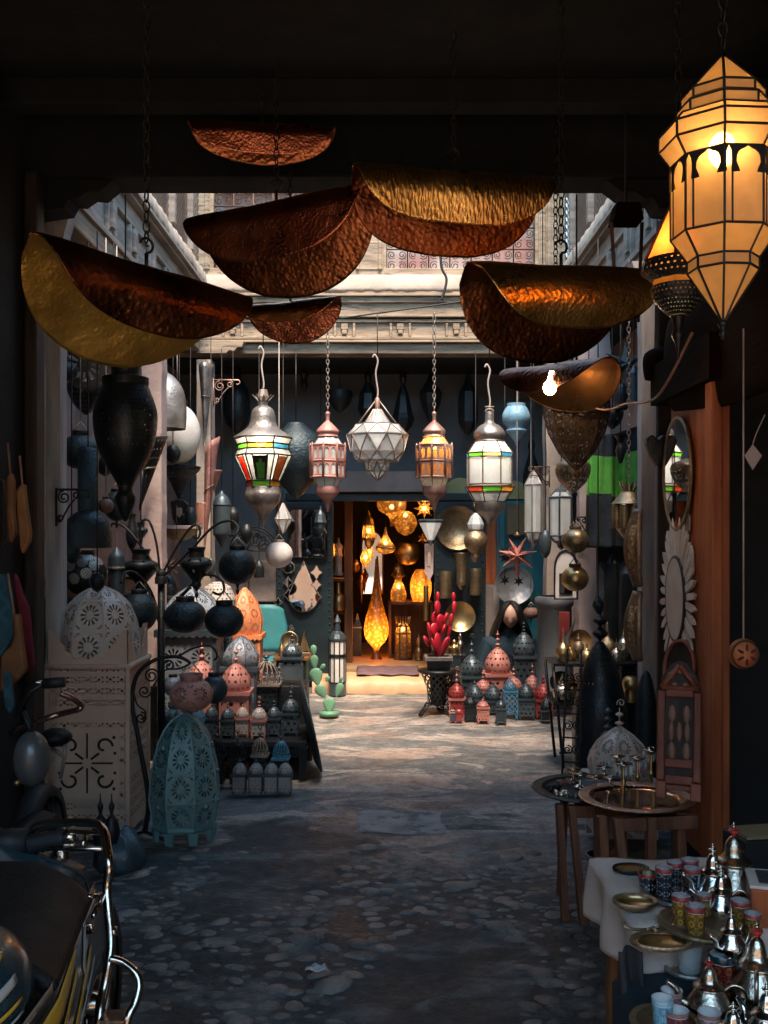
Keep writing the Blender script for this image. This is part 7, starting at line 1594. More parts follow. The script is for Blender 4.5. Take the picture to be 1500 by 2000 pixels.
# brass rack
def rack():
    d = 6.4; t = thing('display_rack', 'thin black iron display rack with brass lids and vases', 'rack', (0, d, 0)); x0, x1 = px(1080, d), px(1246, d)
    for x in (x0, x1):
        for y in (-.0, .32): MB().tube([(x, y, zt(1298, d)), (x+(.07 if x == x0 else 0)*1, y, 0)], .011, 5).build('leg', 'iron', t)
    for q in (1298, 1375): MB().box(((x0+x1)/2, .16, zt(q, d)), (x1-x0, .36, .018)).build('shelf', 'iron', t)
    for q in (1470, ): MB().tube([(x0+.04, 0, zt(q, d)), (x1, 0, zt(q, d))], .008, 5).build('rail', 'iron', t)
    g = thing('scroll_trellis', 'leaning iron scrollwork panel beside the brass rack', 'panel', (px(1108, 5.4), 5.3, 0), R(-20)); mb = MB(); w_ = .11
    for x in (-w_/2, w_/2): mb.tube([(x, 0, 0), (x*.7, .12, .9)], .007, 5)
    for k in range(7): zz = .03+k*.13; mb.tube([(-w_/2, zz*.133, zz), (w_/2, zz*.133, zz)], .006, 4); 
    for k in range(6):
        for s in (-1, 1): mb.tube(spiral((s*w_*.22, (.09+k*.13)*.133, .095+k*.13), .026, .006, pi/2, pi/2+s*3*pi, 16), .004, 4)
    mb.build('ironwork', 'iron', g)
    zs1, zs2 = zt(1297, d)+.01, zt(1374, d)+.01; G = 'brass vessels on the iron rack'
    def vs_(name, label, p, hp, wp, sh, mat, zs, dy):
        dd = d+dy; tt = thing(name, label, 'vessel', (px(p, dd), dd, zs), 0, G); h = U(hp, dd); w_ = U(wp, dd)
        S = dict(lid=[(1, 0), (1, .12), (.92, .3), (.6, .46), (.22, .56), (.12, .68), (.16, .74), (.06, .84), (.02, 1)], bottle=[(.6, 0), (.7, .06), (1, .24), (.8, .42), (.3, .56), (.17, .76), (.14, .9), (.02, 1)], jug=[(.5, 0), (.85, .12), (1, .36), (.75, .55), (.35, .64), (.4, .72), (.2, .82), (.12, .9), (.02, 1)])[sh]
        mb = MB(); mb.lathe(sprof([(a*w_, b*h) for a, b in S], 3), 18, 8); mb.build('body', mat, tt)
    L1 = [(1100, 66, 15, 'bottle', 'brass', 'tall golden bottle at the left of the rack top'), (1113, 40, 13, 'lid', 'brass', 'domed golden lid right of the tall golden bottle'), (1130, 50, 12, 'jug', 'brass_old', 'dull brass jug on the rack top'), (1146, 44, 15, 'lid', 'brass', 'golden lid before the giant lantern tip'), (1172, 36, 14, 'lid', 'brass_old', 'brass lid behind the giant black lantern'), (1186, 72, 17, 'bottle', 'brass_old', 'tall bronze bottle right of the giant lantern tip'), (1204, 46, 13, 'lid', 'silver_warm', 'small silvery lid near the right of the rack'), (1218, 78, 14, 'bottle', 'silver_warm', 'slim silver bottle with a long spout neck'), (1230, 56, 15, 'lid', 'silver_warm', 'silvery pierced lid at the right end of the rack')]
    for i, (p, h, w_, sh, mt, lb) in enumerate(L1): vs_('brass_vessel', lb, p, h, w_, sh, mt, zs1, .06+.1*(i % 3))
    for i, (p, h, w_, sh, mt, lb) in enumerate([(1098, 52, 19, 'jug', 'silver_warm', 'round silvery jug on the lower rack shelf'), (1118, 50, 16, 'jug', 'brass', 'golden jug on the lower rack shelf'), (1132, 56, 11, 'bottle', 'brass_old', 'slim brass bottle on the lower rack shelf')]): vs_('brass_vessel', lb, p, h, w_, sh, mt, zs2, .05+.08*i)
    tt = thing('brass_plate', 'round brass plate standing behind the bottles on the rack', 'plate', (px(1150, d), d+.3, zt(1262, d)), 0, rot=(R(86), 0, 0)); mb = MB(); q = U(24, d); mb.lathe([(.001, 0), (q*.8, 0), (q, .02)], 28); mb.build('plate', 'brass', tt)
    tt = thing('brass_plate', 'round brass plate behind the jugs on the lower rack shelf', 'plate', (px(1110, d), d+.3, zt(1345, d)), 0, rot=(R(86), 0, 0)); mb = MB(); q = U(22, d); mb.lathe([(.001, 0), (q*.8, 0), (q, .02)], 28); mb.build('plate', 'brass', tt)
rack()
flat_panel('red_fretwork', 'small red pierced panel behind the rack bottles', 'panel', 1092, 1195, 1112, 1260, 7.3, 'red_perf')
horn('tall_shade', 'tall grey blue oval shade leaning behind the rack bottles', (1100, 1250), (1128, 1180), (1108, 1290), 7.2, 'grey_perf', band=False, dp=.1)
lathe_lamp('grey_column', 'grey painted drum column below the cream pillar', 1083, 8.3, [(36, 1345), (33, 1325), (33, 1185), (38, 1180), (38, 1168), (30, 1164)], 'grey_plaster', 'column', None, 20, smoothk=0)
def arch_frame():
    d = 7.0; t = thing('arched_mirror', 'wire edged arched mirror frame leaning on the pink pillar', 'mirror', tuple(W(1105, 1170, d))); s = U(1, d); poly = [(-22*s, 0), (22*s, 0), (22*s, 60*s)]+[(22*s*cos(pi*i/10), 60*s+36*s*sin(pi*i/10)) for i in range(1, 10)]+[(-22*s, 60*s)]
    MB().prism([(x*.95, z*.97+.01) for x, z in poly], .0, .012).build('backing', 'bone', t); mb = MB(); mb.tube([(x, -.006, z) for x, z in poly], .008, 5, close=True); mb.box((0, -.006, 30*s), (26*s, .012, 40*s)); mb.build('frame', 'iron', t); MB().box((0, -.014, 30*s), (22*s, .004, 36*s)).build('glass', 'mirror', t)
arch_frame()
d = 6.3
for p, q, w_, lb in ((1195, 1100, 34, 'tall black glitter lantern column by the pink pillar'), (1228, 1120, 40, 'second tall black lantern column below the dark cloth')):
    lathe_lamp('column_lantern', lb, p, 7.0 if p < 1200 else 6.6, [(w_*.5, 1460), (w_*.5, q+40), (w_*.42, q), (w_*.1, q-20)], 'iron_perf', 'lantern', None, 10, flat=True, cells=24)
# things in the dark doorway on the right
def doorway_bits():
    t = thing('carved_ball', 'orange wooden ball carved with a six petal flower, hanging in the dark doorway', 'ornament', tuple(W(1452, 1277, 3.1))); q = U(30, 3.1)
    mb = MB(); mb.sphere((0, 0, 0), q, 20, 12, sc=(1, .7, 1)); mb.build('ball', 'orange_wood', t); mb = MB()
    for j in range(6):
        a = pi/6+j*pi/3; mb.at((q*.42*cos(a), -q*.62, q*.42*sin(a)), (0, -a, 0)); mb.sphere((0, 0, 0), q*.3, 8, 5, sc=(1, .25, .32))
    mb.at(); mb.tube([(q*.86*cos(2*pi*i/24), -q*.36, q*.86*sin(2*pi*i/24)) for i in range(24)], q*.07, 5, close=True); mb.build('carving', 'dark_wood', t); MB().tube([(0, 0, q), (0, 0, 2.2-t.location[2])], .003, 4).build('thread', 'cord_pale', t)
    t = thing('paper_ornament', 'pale diamond paper ornament hanging in the dark doorway', 'ornament', tuple(W(1470, 890, 3.2))); s = U(1, 3.2); mb = MB(); mb.prism([(0, 22*s), (18*s, 0), (0, -28*s), (-16*s, 0)], -.002, .002); mb.build('paper', 'pillar_pink', t); MB().tube(smooth([(0, 0, 22*s), (8*s, 0, 45*s), (24*s, 0, 80*s)], 4), .002, 4).build('thread', 'cord_pale', t)
doorway_bits()

# more dark stock filling the sides
t = thing('heart_ornament', 'black heart shaped metal ornament left of the oval mirror', 'ornament', tuple(W(1283, 872, 5.0))); s = U(1, 5.0); MB().prism([(0, -42*s), (16*s, -14*s), (24*s, 10*s), (18*s, 22*s), (8*s, 22*s), (0, 12*s), (-8*s, 22*s), (-18*s, 22*s), (-24*s, 10*s), (-16*s, -14*s)], -.03, .03).build('body', 'iron', t, bevel=.012); MB().tube([(0, 0, 12*s), (0, 0, 1.2)], .004, 4).build('wire', 'lead', t)
lathe_lamp('drum_shade', 'round dark brown drum shade above the orange door', 1290, 5.0, [(30, 740), (34, 715), (30, 690), (8, 678)], 'brown_wood', 'lamp', None, 20, top=3.2)
t = thing('lamp_shade_frame', 'dark brown tapered lampshade high under the right end of the beam', 'lampshade', tuple(W(1222, 420, 4.3))); s = U(1, 4.3); mb = MB(); mb.lathe([(40*s, -16*s), (32*s, 18*s), (.01, 20*s)], 4, 4, flat=True); mb.build('shade', 'brown_wood', t); MB().tube([(0, 0, 18*s), (0, 0, .9)], .005, 4).build('wire', 'lead', t)
for x in (-28, 32): MB().tube([(x*s, 0, -14*s), (x*s*.7+.03, .1, -200*s)], .008, 6).build('rod', 'clay' if x < 0 else 'dark_wood', t)
for p, d, lb, pr, mt in ((1196, 6.9, 'dark bowl lamp in the shade above the blanket', [(2, 838), (16, 826), (22, 806), (14, 800)], 'iron_perf'), (1150, 6.6, 'brown ribbed basket lamp just right of the large brown pierced lantern', [(4, 862), (14, 850), (22, 826), (12, 806)], 'rust_grille'), (1212, 6.2, 'black trumpet lamp above the brass cylinder cluster', [(3, 905), (10, 880), (5, 862), (14, 850)], 'iron'), (1065, 7.9, 'dark drop lantern behind the long glass prism lanterns', [(2, 1090), (10, 1078), (12, 1050), (5, 1036)], 'slate_plain'), (1168, 5.3, 'small black bulb lamp beside the lower brass ball lamp', [(1, 1200), (9, 1190), (11, 1178), (4, 1166)], 'iron_emboss')):
    lathe_lamp('stock_lamp', lb, p, d, pr, mt, 'lamp', 'dark stock lamps on the right', 16, top=3.15)
# ================================================================ inside the lit shop
def shop_lamp(name, label, p, d, prof, mat, n=20, lob=None, flat=False, cells=20, light=0.0, ly=None, extra=None, top=None, cat='lamp', bulb=True, group='lit lamps inside the shop'):
    t = lathe_lamp(name, label, p, d, prof, mat, cat, group, n, lob, flat, cells, top, 'shade', extra)
    if light:
        zz = H-(ly-CY)*d/F-t.location[2]
        if bulb: mb = MB(); mb.sphere((0, -.0, zz), .022, 8, 6); mb.build('bulb', 'bulb_hot', t)
        bulb_light(t, (0, 0, zz), light*.5, .022, (1, .55, .20))
    return t
gm = glow_glass('gold_lace', (.70, .31, .055), .25, speck=26.0)
gm2 = glow_glass('gold_glow', (.66, .30, .055), .22, speck=34.0)
TOPS = 2.4
shop_lamp('shop_lantern', 'lit six sided brass lantern hung left of the shop mirror', 720, 10.6, [(13, 1052), (11, 1028), (10, 1026)], gm2, 6, None, True, 6, 4, 1037, [('roof', 'brass', [(11, 1027), (12, 1024), (9, 1014), (4, 1008), (2, 1000)], True, 8), ('base', 'brass', [(3, 1072), (8, 1064), (9, 1056), (14, 1054), (14, 1051)], True, 8)], TOPS)
shop_lamp('brass_dome_lamp', 'wide golden lace bowl lamp at the top of the shop doorway', 765, 10.5, [(4, 1028), (4, 1018), (8, 1008), (26, 996), (29, 980), (27, 972)], gm, 24, None, False, 30, 4, 990, None, TOPS)
shop_lamp('brass_ball', 'golden lace ball lamp, the upper of two in the shop doorway', 792, 10.7, [(2, 1046), (14, 1040), (22, 1026), (22, 1016), (16, 1004), (6, 998)], gm2, 20, None, False, 20, 4, 1006, None, TOPS)
shop_lamp('brass_dish', 'open golden bowl lamp below the upper golden ball', 796, 10.9, [(1, 1104), (14, 1100), (23, 1088), (25, 1078), (20, 1064), (14, 1060)], 'brass', 22, None, False, 20, 0, 0, None, TOPS)
shop_lamp('teardrop_lamp', 'small teardrop lit lamp in front of the shop mirror', 753, 10.4, [(4, 1082), (14, 1079), (19, 1072), (18, 1066), (10, 1056), (4, 1044), (2, 1030)], gm2, 18, None, False, 20, 3, 1060, [('band', 'brass', [(19, 1073), (20, 1070), (18, 1067)], True)], TOPS)
shop_lamp('hanging_drop_lamp', 'pointed lit lamp low before the shop mirror', 714, 10.3, [(2, 1108), (8, 1100), (11, 1090), (8, 1080), (3, 1074)], gm2, 16, None, False, 16, 2, 1088, None, TOPS)
def shop_star():
    t = thing('star_lamp', 'lit golden star lamp at the top right of the shop doorway', 'lamp', tuple(W(829, 993, 10.4)), 0, 'lit lamps inside the shop'); mb = MB(); star3d(mb, U(22, 10.4), 8, .42, .07); mb.build('star', gm2, t); mb = MB(); mb.sphere((0, 0, 0), .022, 8, 6); mb.build('bulb', 'bulb_hot', t); bulb_light(t, (0, -.12, .02), 1.2, .03, (1, .55, .2)); MB().tube([(0, 0, .1), (0, 0, TOPS-t.location[2])], .004, 4).build('wire', 'lead', t)
shop_star()
t = thing('star_lamp', 'small dull golden star lamp below the lit star in the shop', 'lamp', tuple(W(826, 1052, 10.6)), .3, 'lit lamps inside the shop'); mb = MB(); star3d(mb, U(12, 10.6), 6, .45, .05); mb.build('star', 'brass', t); MB().tube([(0, 0, .05), (0, 0, TOPS-t.location[2])], .004, 4).build('wire', 'lead', t)
shop_lamp('teardrop_floor_lamp', 'tall golden lace teardrop lamp standing on the shop floor', 735, 10.9, [(9, 1290), (11, 1286), (5, 1272), (9, 1262), (18, 1252), (24, 1236), (23, 1216), (16, 1190), (10, 1165), (5, 1130), (2, 1092)], gm, 24, None, False, 36, 0, 0)
bulb_light(COL.objects['teardrop_floor_lamp'], (0, 0, .30), 2.5, .03, (1, .52, .17))
shop_lamp('vase_lamp', 'lit vase shaped lamp with a pointed lid on the display box', 778, 11.05, [(9, 1180), (12, 1177), (16, 1166), (15, 1154), (9, 1140), (7, 1130), (14, 1124)], gm2, 20, None, False, 20, 4, 1146, [('lid', 'brass', [(14, 1124), (10, 1116), (8, 1106), (2, 1098)])], None)
shop_lamp('egg_lamp', 'glowing amber egg lamp on the right of the display box', 822, 11.05, [(12, 1181), (16, 1174), (21, 1152), (19, 1130), (12, 1115), (8, 1112)], gm2, 22, None, False, 20, 3, 1150, [('base', 'shelf_wood', [(17, 1186), (17, 1180), (3, 1180)], True, 4)], None, bulb=False)
shop_lamp('cage_lantern', 'lit caged lantern with a spiky crown inside the display box', 787, 10.9, [(17, 1284), (17, 1236), (14, 1222), (4, 1212)], gm2, 8, None, True, 8, 5, 1228, [('base', 'iron', [(20, 1290), (20, 1286), (17, 1283)], True, 8)], None)
def cage_bits():
    t = COL.objects['cage_lantern']; r = lambda q: U(q, 10.9); z = lambda p: H-(p-CY)*10.9/F-t.location[2]; mb = MB(); mb.cage([(r(17.5), z(1284)), (r(17.5), z(1236)), (r(14.5), z(1222)), (r(4), z(1212))], 8, .010); mb.build('cage_bars', 'rust_grille', t)
    mb = MB()
    for j in range(16): a = 2*pi*j/16; mb.tube([(r(12)*cos(a), r(12)*sin(a), z(1222)), (r(15)*cos(a), r(15)*sin(a), z(1204))], .004, 4)
    mb.build('spikes', 'brass', t)
cage_bits()
def shop_mirror():
    d = 11.6; t = thing('arched_mirror', 'tall arched wall mirror at the back of the lamp shop', 'mirror', tuple(W(727, 1160, d))); s = U(1, d); poly = [(-20*s, 0), (20*s, 0), (20*s, 95*s)]+[(20*s*cos(pi*i/10), 95*s+28*s*sin(pi*i/10)) for i in range(1, 10)]+[(-20*s, 95*s)]
    MB().prism(poly, -.01, .01).build('glass', 'mirror', t); mb = MB(); mb.tube([(x*1.03, -.008, z) for x, z in poly], .012, 5, close=True); mb.build('frame', 'shelf_wood', t)
shop_mirror()
lathe_lamp('spindle_lamp', 'dark copper spindle lamp hanging beside the shop post', 706, 10.7, [(1, 1178), (3, 1160), (7, 1146), (9, 1138), (5, 1128), (2, 1122)], 'copper_plain', 'lamp', None, 14, top=TOPS)
lathe_lamp('onion_pendant', 'small copper onion pendant beside the shop post', 695, 10.7, [(1, 1118), (6, 1114), (8, 1104), (5, 1096), (1, 1090)], 'copper_plain', 'lamp', None, 14, top=TOPS)
lathe_lamp('cone_shade', 'orange cone shade on the shop shelves left of the post', 655, 10.75, [(15, 1086), (7, 1062)], gm2, 'lamp', None, 16, smoothk=0); bulb_light(COL.objects['cone_shade'], (0, 0, .04), .7, .02, (1, .55, .2))
lathe_lamp('chimney_lantern', 'pale ribbed glass lantern with bronze ends on the shop shelf', 661, 10.6, [(9, 1124), (10, 1120), (7, 1117), (7, 1073), (9, 1070), (8, 1066), (3, 1060), (1, 1050)], 'bone_dark', 'lantern', None, 14, smoothk=0, top=TOPS)
lathe_lamp('brass_candle_holder', 'brass ring of tube candle holders on the shop shelf', 661, 10.6, [(14, 1192), (16, 1186), (16, 1164), (8, 1160), (6, 1156), (5, 1138)], 'brass', 'candle holder', None, 14, lob=(8, .25), smoothk=0)
def striped():
    d = 9.3; c = W(659, 0, d); t = thing('striped_lantern', 'stacked lantern of pale glass strips in black frames by the green cactus', 'lantern', (c.x, d, 0)); z = lambda p: H-(p-CY)*d/F; r = lambda q: U(q, d)
    for a, b in ((1332, 1282), (1278, 1250)):
        mb = MB(); mb.lathe([(r(16), z(a)), (r(16), z(b))], 10, 10, flat=True); mb.build('glass', 'bone', t); mb = MB(); mb.cage([(r(16.5), z(a)), (r(16.5), z(b))], 10, .008); mb.build('frame', 'iron', t)
    mb = MB(); mb.lathe([(r(17), z(1334)), (r(17), .0)], 10, 10, flat=True); mb.lathe([(r(18), z(1250)), (r(18), z(1246)), (r(14), z(1238)), (r(6), z(1232)), (r(5), z(1218)), (r(7), z(1214)), (r(1), z(1200))], 10, 10, flat=True); mb.build('cap', 'slate_plain', t)
striped()
def tea_box():
    d = 11.2; lathe_lamp('box_lantern', 'dark square lantern with a copper roof on the shop floor', 698, d, [(11, 1286), (11, 1226), (12, 1224), (4, 1208), (2, 1202)], 'slate_plain', 'lantern', None, 4, flat=True, extra=[('roof', 'copper_plain', [(13, 1226), (5, 1210), (3, 1204), (1, 1198)], True, 4)])
tea_box()
lathe_lamp('brass_tube', 'tall upright brass tube at the right side of the shop door', 832, 9.95, [(5, 1212), (5, 1148), (4, 1144)], 'brass', 'tube', None, 12, smoothk=0, top=1.6)
lathe_lamp('brass_kettle', 'small brass kettle on the shop floor right of the display box', 818, 10.8, [(9, 1288), (8, 1284), (8, 1272), (4, 1262), (5, 1254), (2, 1244), (1, 1238)], 'brass', 'kettle', None, 14)
# green metal cactus
def green_cactus():
    d = 8.25; t = thing('metal_cactus', 'flat green metal cactus standing on the courtyard floor', 'cactus', (px(643, d), d, 0)); s = U(1, d)
    L = [(0, 12, 32, 24, .0), (-8, 42, 30, 22, -.55), (-22, 66, 36, 26, -.18), (-28, 99, 28, 17, -.08), (-30, 124, 22, 13, -.04), (14, 44, 30, 16, .35), (22, 70, 14, 8, .1), (-6, 74, 12, 10, .5), (-18, 98, 14, 9, .8)]
    for i, (x, z_, h, w_, ln) in enumerate(L):
        mb = MB(); b = Vector((x*s, .0, (z_-8)*s)); ax = Vector((sin(ln), 0, cos(ln))); sd = Vector((cos(ln), 0, -sin(ln))); vs = []; n = 12; prof = [(0, .16), (.15, .42), (.35, .78), (.58, 1), (.75, .95), (.9, .62), (1, .0)]
        for f, k in prof:
            for j in range(n): a = 2*pi*j/n; vs.append(b+ax*h*s*f+sd*(w_*s/2*k*cos(a))+Vector((0, .012*k**.5*sin(a), 0)))
        mb.add(vs, [(q*n+j, q*n+(j+1) % n, (q+1)*n+(j+1) % n, (q+1)*n+j) for q in range(len(prof)-1) for j in range(n)], None, 0, True); mb.build('pad', 'green_cactus', t)
    mb = MB(); mb.lathe([(.001, 0), (19*s, 0), (20*s, 8*s), (.001, 8*s)], 24); mb.build('base', 'green_cactus', t)
green_cactus()
# mirrors on the left door leaf
def door_mirrors():
    yd = 9.76; t = thing('door_mirror', 'large rounded rectangular mirror on the dark left door leaf', 'mirror', tuple(W(602, 1042, yd)), 0, rot=(R(-1), 0, R(-4))); s = U(1, yd); w_, h = 38*s, 47*s; rr = 10*s; poly = []
    for cx_, cz_, a0 in ((w_-rr, h-rr, 0), (-w_+rr, h-rr, pi/2), (-w_+rr, -h+rr, pi), (w_-rr, -h+rr, 1.5*pi)): poly += [(cx_+rr*cos(a0+pi/2*i/5), cz_+rr*sin(a0+pi/2*i/5)) for i in range(6)]
    MB().prism(poly, -.02, .0).build('glass', 'mirror', t); mb = MB(); mb.tube([(x, -.012, z) for x, z in poly], .010, 5, close=True); mb.build('frame', 'lead', t)
    t = thing('teardrop_mirror', 'teardrop mirror on the dark left door leaf', 'mirror', tuple(W(593, 1150, yd)), 0, rot=(R(-2), 0, R(3))); q = 28*s; n = 18; poly = [(q*cos(a), -18*s+q*sin(a)) for a in [pi*1.12+(pi*.76)*i/n-0 for i in range(n+1)]]; poly = [(q*cos(-pi*1.12+2.24*pi/2*i/n*1.0-0), -16*s+q*sin(-pi*1.12+2.24*pi/2*i/n)) for i in range(n+1)]+[(0, 54*s)]
    MB().prism(poly, -.02, .0).build('glass', 'mirror', t); mb = MB(); mb.tube([(x, -.012, z) for x, z in poly], .007, 5, close=True); mb.build('frame', 'lead_light', t)
    for p, q_, w2, lb in ((618, 1118, 12, 'copper edged diamond mirror at the upper right of the teardrop mirror'), (618, 1142, 10, 'middle right diamond mirror beside the teardrop mirror'), (620, 1166, 9, 'small lower right diamond mirror beside the teardrop mirror'), (563, 1138, 10, 'dark left diamond mirror beside the teardrop mirror'), (564, 1162, 10, 'pinkish lower left diamond mirror beside the teardrop mirror'), (544, 1176, 8, 'small copper diamond mirror at the door edge'), (564, 1108, 12, 'eight sided mirror behind the white ball lamp')):
        t = thing('diamond_mirror', lb, 'mirror', tuple(W(p, q_, yd)), 0, 'diamond mirrors on the left door leaf', rot=(R(-2), 0, R(4*sin(p)))); k = U(w2, yd); pts = [(k*cos(a)*(1 if i % 2 == 0 else .55), 1.15*k*sin(a)*(1 if i % 2 == 0 else .55)) for i, a in enumerate([pi*j/4 for j in range(8)])] if w2 != 12 or p > 600 else [(k*cos(pi*(j+.5)/4), k*sin(pi*(j+.5)/4)) for j in range(8)]
        MB().prism(pts, -.018, -.004).build('glass', 'mirror', t); mb = MB(); mb.tube([(x, -.014, z) for x, z in pts], .006, 4, close=True); mb.build('frame', 'lead_light', t)
    lathe_lamp('porch_lantern', 'small dark porch lantern hanging at the edge of the big door mirror', 626, 9.4, [(1, 1044), (3, 1038), (8, 1032), (10, 1022), (13, 1020), (8, 1004), (3, 996), (1, 988)], 'slate_plain', 'lantern', None, 8, flat=True, top=3.15)
door_mirrors()

# ================================================================ the seated woman
def woman():
    d = 9.25; k = 1.28; s = U(1, d); cx_ = px(995, d); base = W(995, 1238, d)     # chin height reference below
    zc = H-(1222-CY)*d/F                                                            # chin
    t = thing('person', 'woman with long black hair in a dark jacket, head bowed, behind the lanterns', 'person', (cx_, d, 0))
    # body: skinned skeleton, sitting on a stool
    hz = zc-.02; sh = hz-.16; pel = sh-.46
    V = [(0, .06, pel), (0, .05, pel+.16), (0, .03, pel+.33), (0, .02, sh), (0, .0, sh+.08), (0, -.03, hz+.02),
         (-.17, .02, sh-.02), (-.25, -.04, sh-.24), (-.13, -.24, sh-.36), (-.055, -.30, sh-.34), (.17, .02, sh-.02), (.25, -.04, sh-.24), (.13, -.24, sh-.36), (.055, -.30, sh-.34),
         (-.11, -.05, pel-.02), (-.14, -.42, pel-.01), (-.14, -.44, pel-.40), (.11, -.05, pel-.02), (.14, -.42, pel-.01), (.14, -.44, pel-.40)]
    E = [(0, 1), (1, 2), (2, 3), (3, 4), (4, 5), (3, 6), (6, 7), (7, 8), (8, 9), (3, 10), (10, 11), (11, 12), (12, 13), (0, 14), (14, 15), (15, 16), (0, 17), (17, 18), (18, 19)]
    Rr = [.15, .15, .155, .13, .06, .05, .085, .062, .045, .036, .085, .062, .045, .036, .10, .075, .05, .10, .075, .05]
    me = bpy.data.meshes.new('body'); me.from_pydata(V, E, []); o = bpy.data.objects.new('body', me); COL.objects.link(o); o.parent = t; me.materials.append(M['jacket'])
    md = o.modifiers.new('skin', 'SKIN'); me.skin_vertices.new() if not me.skin_vertices else None
    for i, q in enumerate(Rr): sv = me.skin_vertices[0].data[i]; sv.radius = (q*(1.15 if i in (1, 2) else 1), q*(.75 if i in (0, 1, 2, 3) else 1)); sv.use_root = i == 0
    ms = o.modifiers.new('sub', 'SUBSURF'); ms.levels = ms.render_levels = 2
    for p in me.polygons: p.use_smooth = True
    md.use_smooth_shade = True
    # hands holding a dark tablet
    for sx in (-1, 1):
        hv = [(sx*.050, -.305, sh-.34), (sx*.030, -.345, sh-.335)]; fe = [(0, 1)]; rad = [.026, .026]
        for j in range(4): b = len(hv); hv += [(sx*(.028+.004*j), -.352+.0*j, sh-.318-.014*j), (sx*(.006+.003*j), -.378, sh-.320-.014*j), (sx*(-.012+.004*j), -.372, sh-.322-.014*j)]; fe += [(1, b), (b, b+1), (b+1, b+2)]; rad += [.0085, .008, .007]
        b = len(hv); hv += [(sx*.035, -.345, sh-.305), (sx*.022, -.36, sh-.28)]; fe += [(0, b), (b, b+1)]; rad += [.010, .008]
        me = bpy.data.meshes.new('hand'); me.from_pydata(hv, fe, []); ho = bpy.data.objects.new('hand', me); COL.objects.link(ho); ho.parent = t; me.materials.append(M['skin']); md = ho.modifiers.new('skin', 'SKIN'); md.use_smooth_shade = True
        for i, q in enumerate(rad): sv = me.skin_vertices[0].data[i]; sv.radius = (q, q); sv.use_root = i == 0
        ms = ho.modifiers.new('sub', 'SUBSURF'); ms.levels = ms.render_levels = 1
    # head, bowed
    hd = MB(); hh = .225; Rx = Matrix.Translation((0, -.075, hz+.085)) @ Euler((R(26), 0, R(-8))).to_matrix().to_4x4(); hd.M = Rx
    n, m_ = 24, 20; vs = []
    for i in range(m_+1):
        ph = pi*i/m_; zz = cos(ph); rr = sin(ph)
        for j in range(n):
            a = 2*pi*j/n; x = rr*cos(a)*.076; y = rr*sin(a)*.095; z = zz*.112
            if z < 0: f = 1-.34*(-z/.112)**1.3; x *= f; y *= (1-.18*(-z/.112)) 
            fr = max(0, -sin(a))
            if fr > 0:
                y -= .020*math.exp(-((x/.011)**2+((z+.018)/.016)**2))*fr + .010*math.exp(-((x/.009)**2+((z-.010)/.022)**2))*fr      # nose
                y -= .006*math.exp(-((x/.022)**2+((z+.050)/.008)**2))*fr - .004*math.exp(-((x/.02)**2+((z+.062)/.006)**2))*fr          # lips
                y += .010*math.exp(-(((abs(x)-.030)/.015)**2+((z-.012)/.012)**2))*fr; y -= .008*math.exp(-((x/.016)**2+((z+.090)/.014)**2))*fr
            vs.append((x, y, z))
    hd.add(vs, [(i*n+j, i*n+(j+1) % n, (i+1)*n+(j+1) % n, (i+1)*n+j) for i in range(m_) for j in range(n)], None, 0, True); hd.M = Matrix.Identity(4); hd.build('head', 'skin', t)
    fe_ = MB(); fe_.M = Rx
    for sx in (-1, 1):
        fe_.sphere((sx*.030, -.083, .008), .0095, 8, 6, 0, sc=(1.4, .5, .45)); fe_.tube(arcpts((sx*.030, -.090, .018), .017, .25*pi, .75*pi, 6), .0028, 4)
    fe_.M = Matrix.Identity(4); fe_.build('brows_and_lashes', 'hair', t)
    lp = MB(); lp.M = Rx; lp.sphere((0, -.092, -.050), .013, 8, 6, sc=(1.3, .4, .38)); lp.M = Matrix.Identity(4); lp.build('mouth', pbr('lips', (.30, .10, .085), .5), t)
    hr = MB(); hr.M = Rx; vs = []; n2 = 30; rows = 20
    for i in range(rows+1):
        v = i/rows
        for j in range(n2+1):
            a = -pi/2+.70+(2*pi-1.40)*j/n2
            if v < .45: ph = pi*.5*(v/.45); x = .094*sin(ph)*cos(a); y = .006+.112*sin(ph)*sin(a); z = .012+.122*cos(ph)
            else:
                g = (v-.45)/.55; w_ = .098+.055*sin(g*pi*.7)+.030*g; x = w_*cos(a)*(1+.03*sin(j*2.1)); y = .006+(.112+.01*g)*sin(a)*(1-.25*g)-.03*g; z = .012-.36*g+.01*sin(j*1.7)
            k_ = 1+.022*sin(j*5.3+i*.4); vs.append((x*k_, y*k_, z))
    hr.add(vs, [(i*(n2+1)+j, i*(n2+1)+j+1, (i+1)*(n2+1)+j+1, (i+1)*(n2+1)+j) for i in range(rows) for j in range(n2)], None, 0, True); hr.M = Matrix.Identity(4); hr.build('hair', 'hair', t, solid=.012)
    tb = thing('tablet', 'dark tablet held by the seated woman', 'tablet', (cx_, d-.385, sh-.34), 0, rot=(R(-28), 0, 0)); MB().box((0, 0, 0), (.17, .01, .12)).build('case', 'iron', tb, bevel=.003)
    st = thing('stool', 'low black stool under the seated woman', 'stool', (cx_, d+.02, 0)); hs = pel-.12; mb = MB(); mb.lathe([(.001, hs-.04), (.17, hs-.04), (.18, hs-.01), (.15, hs), (.001, hs)], 20); mb.build('seat', 'seat_black', st)
    for j in range(4): a = pi/4+j*pi/2; MB().tube([(.13*cos(a), .13*sin(a), hs-.03), (.18*cos(a), .18*sin(a), 0)], .014, 6).build('leg', 'iron', st)
woman()
COL.objects['person'].scale = (1.14, 1.1, 1.05)
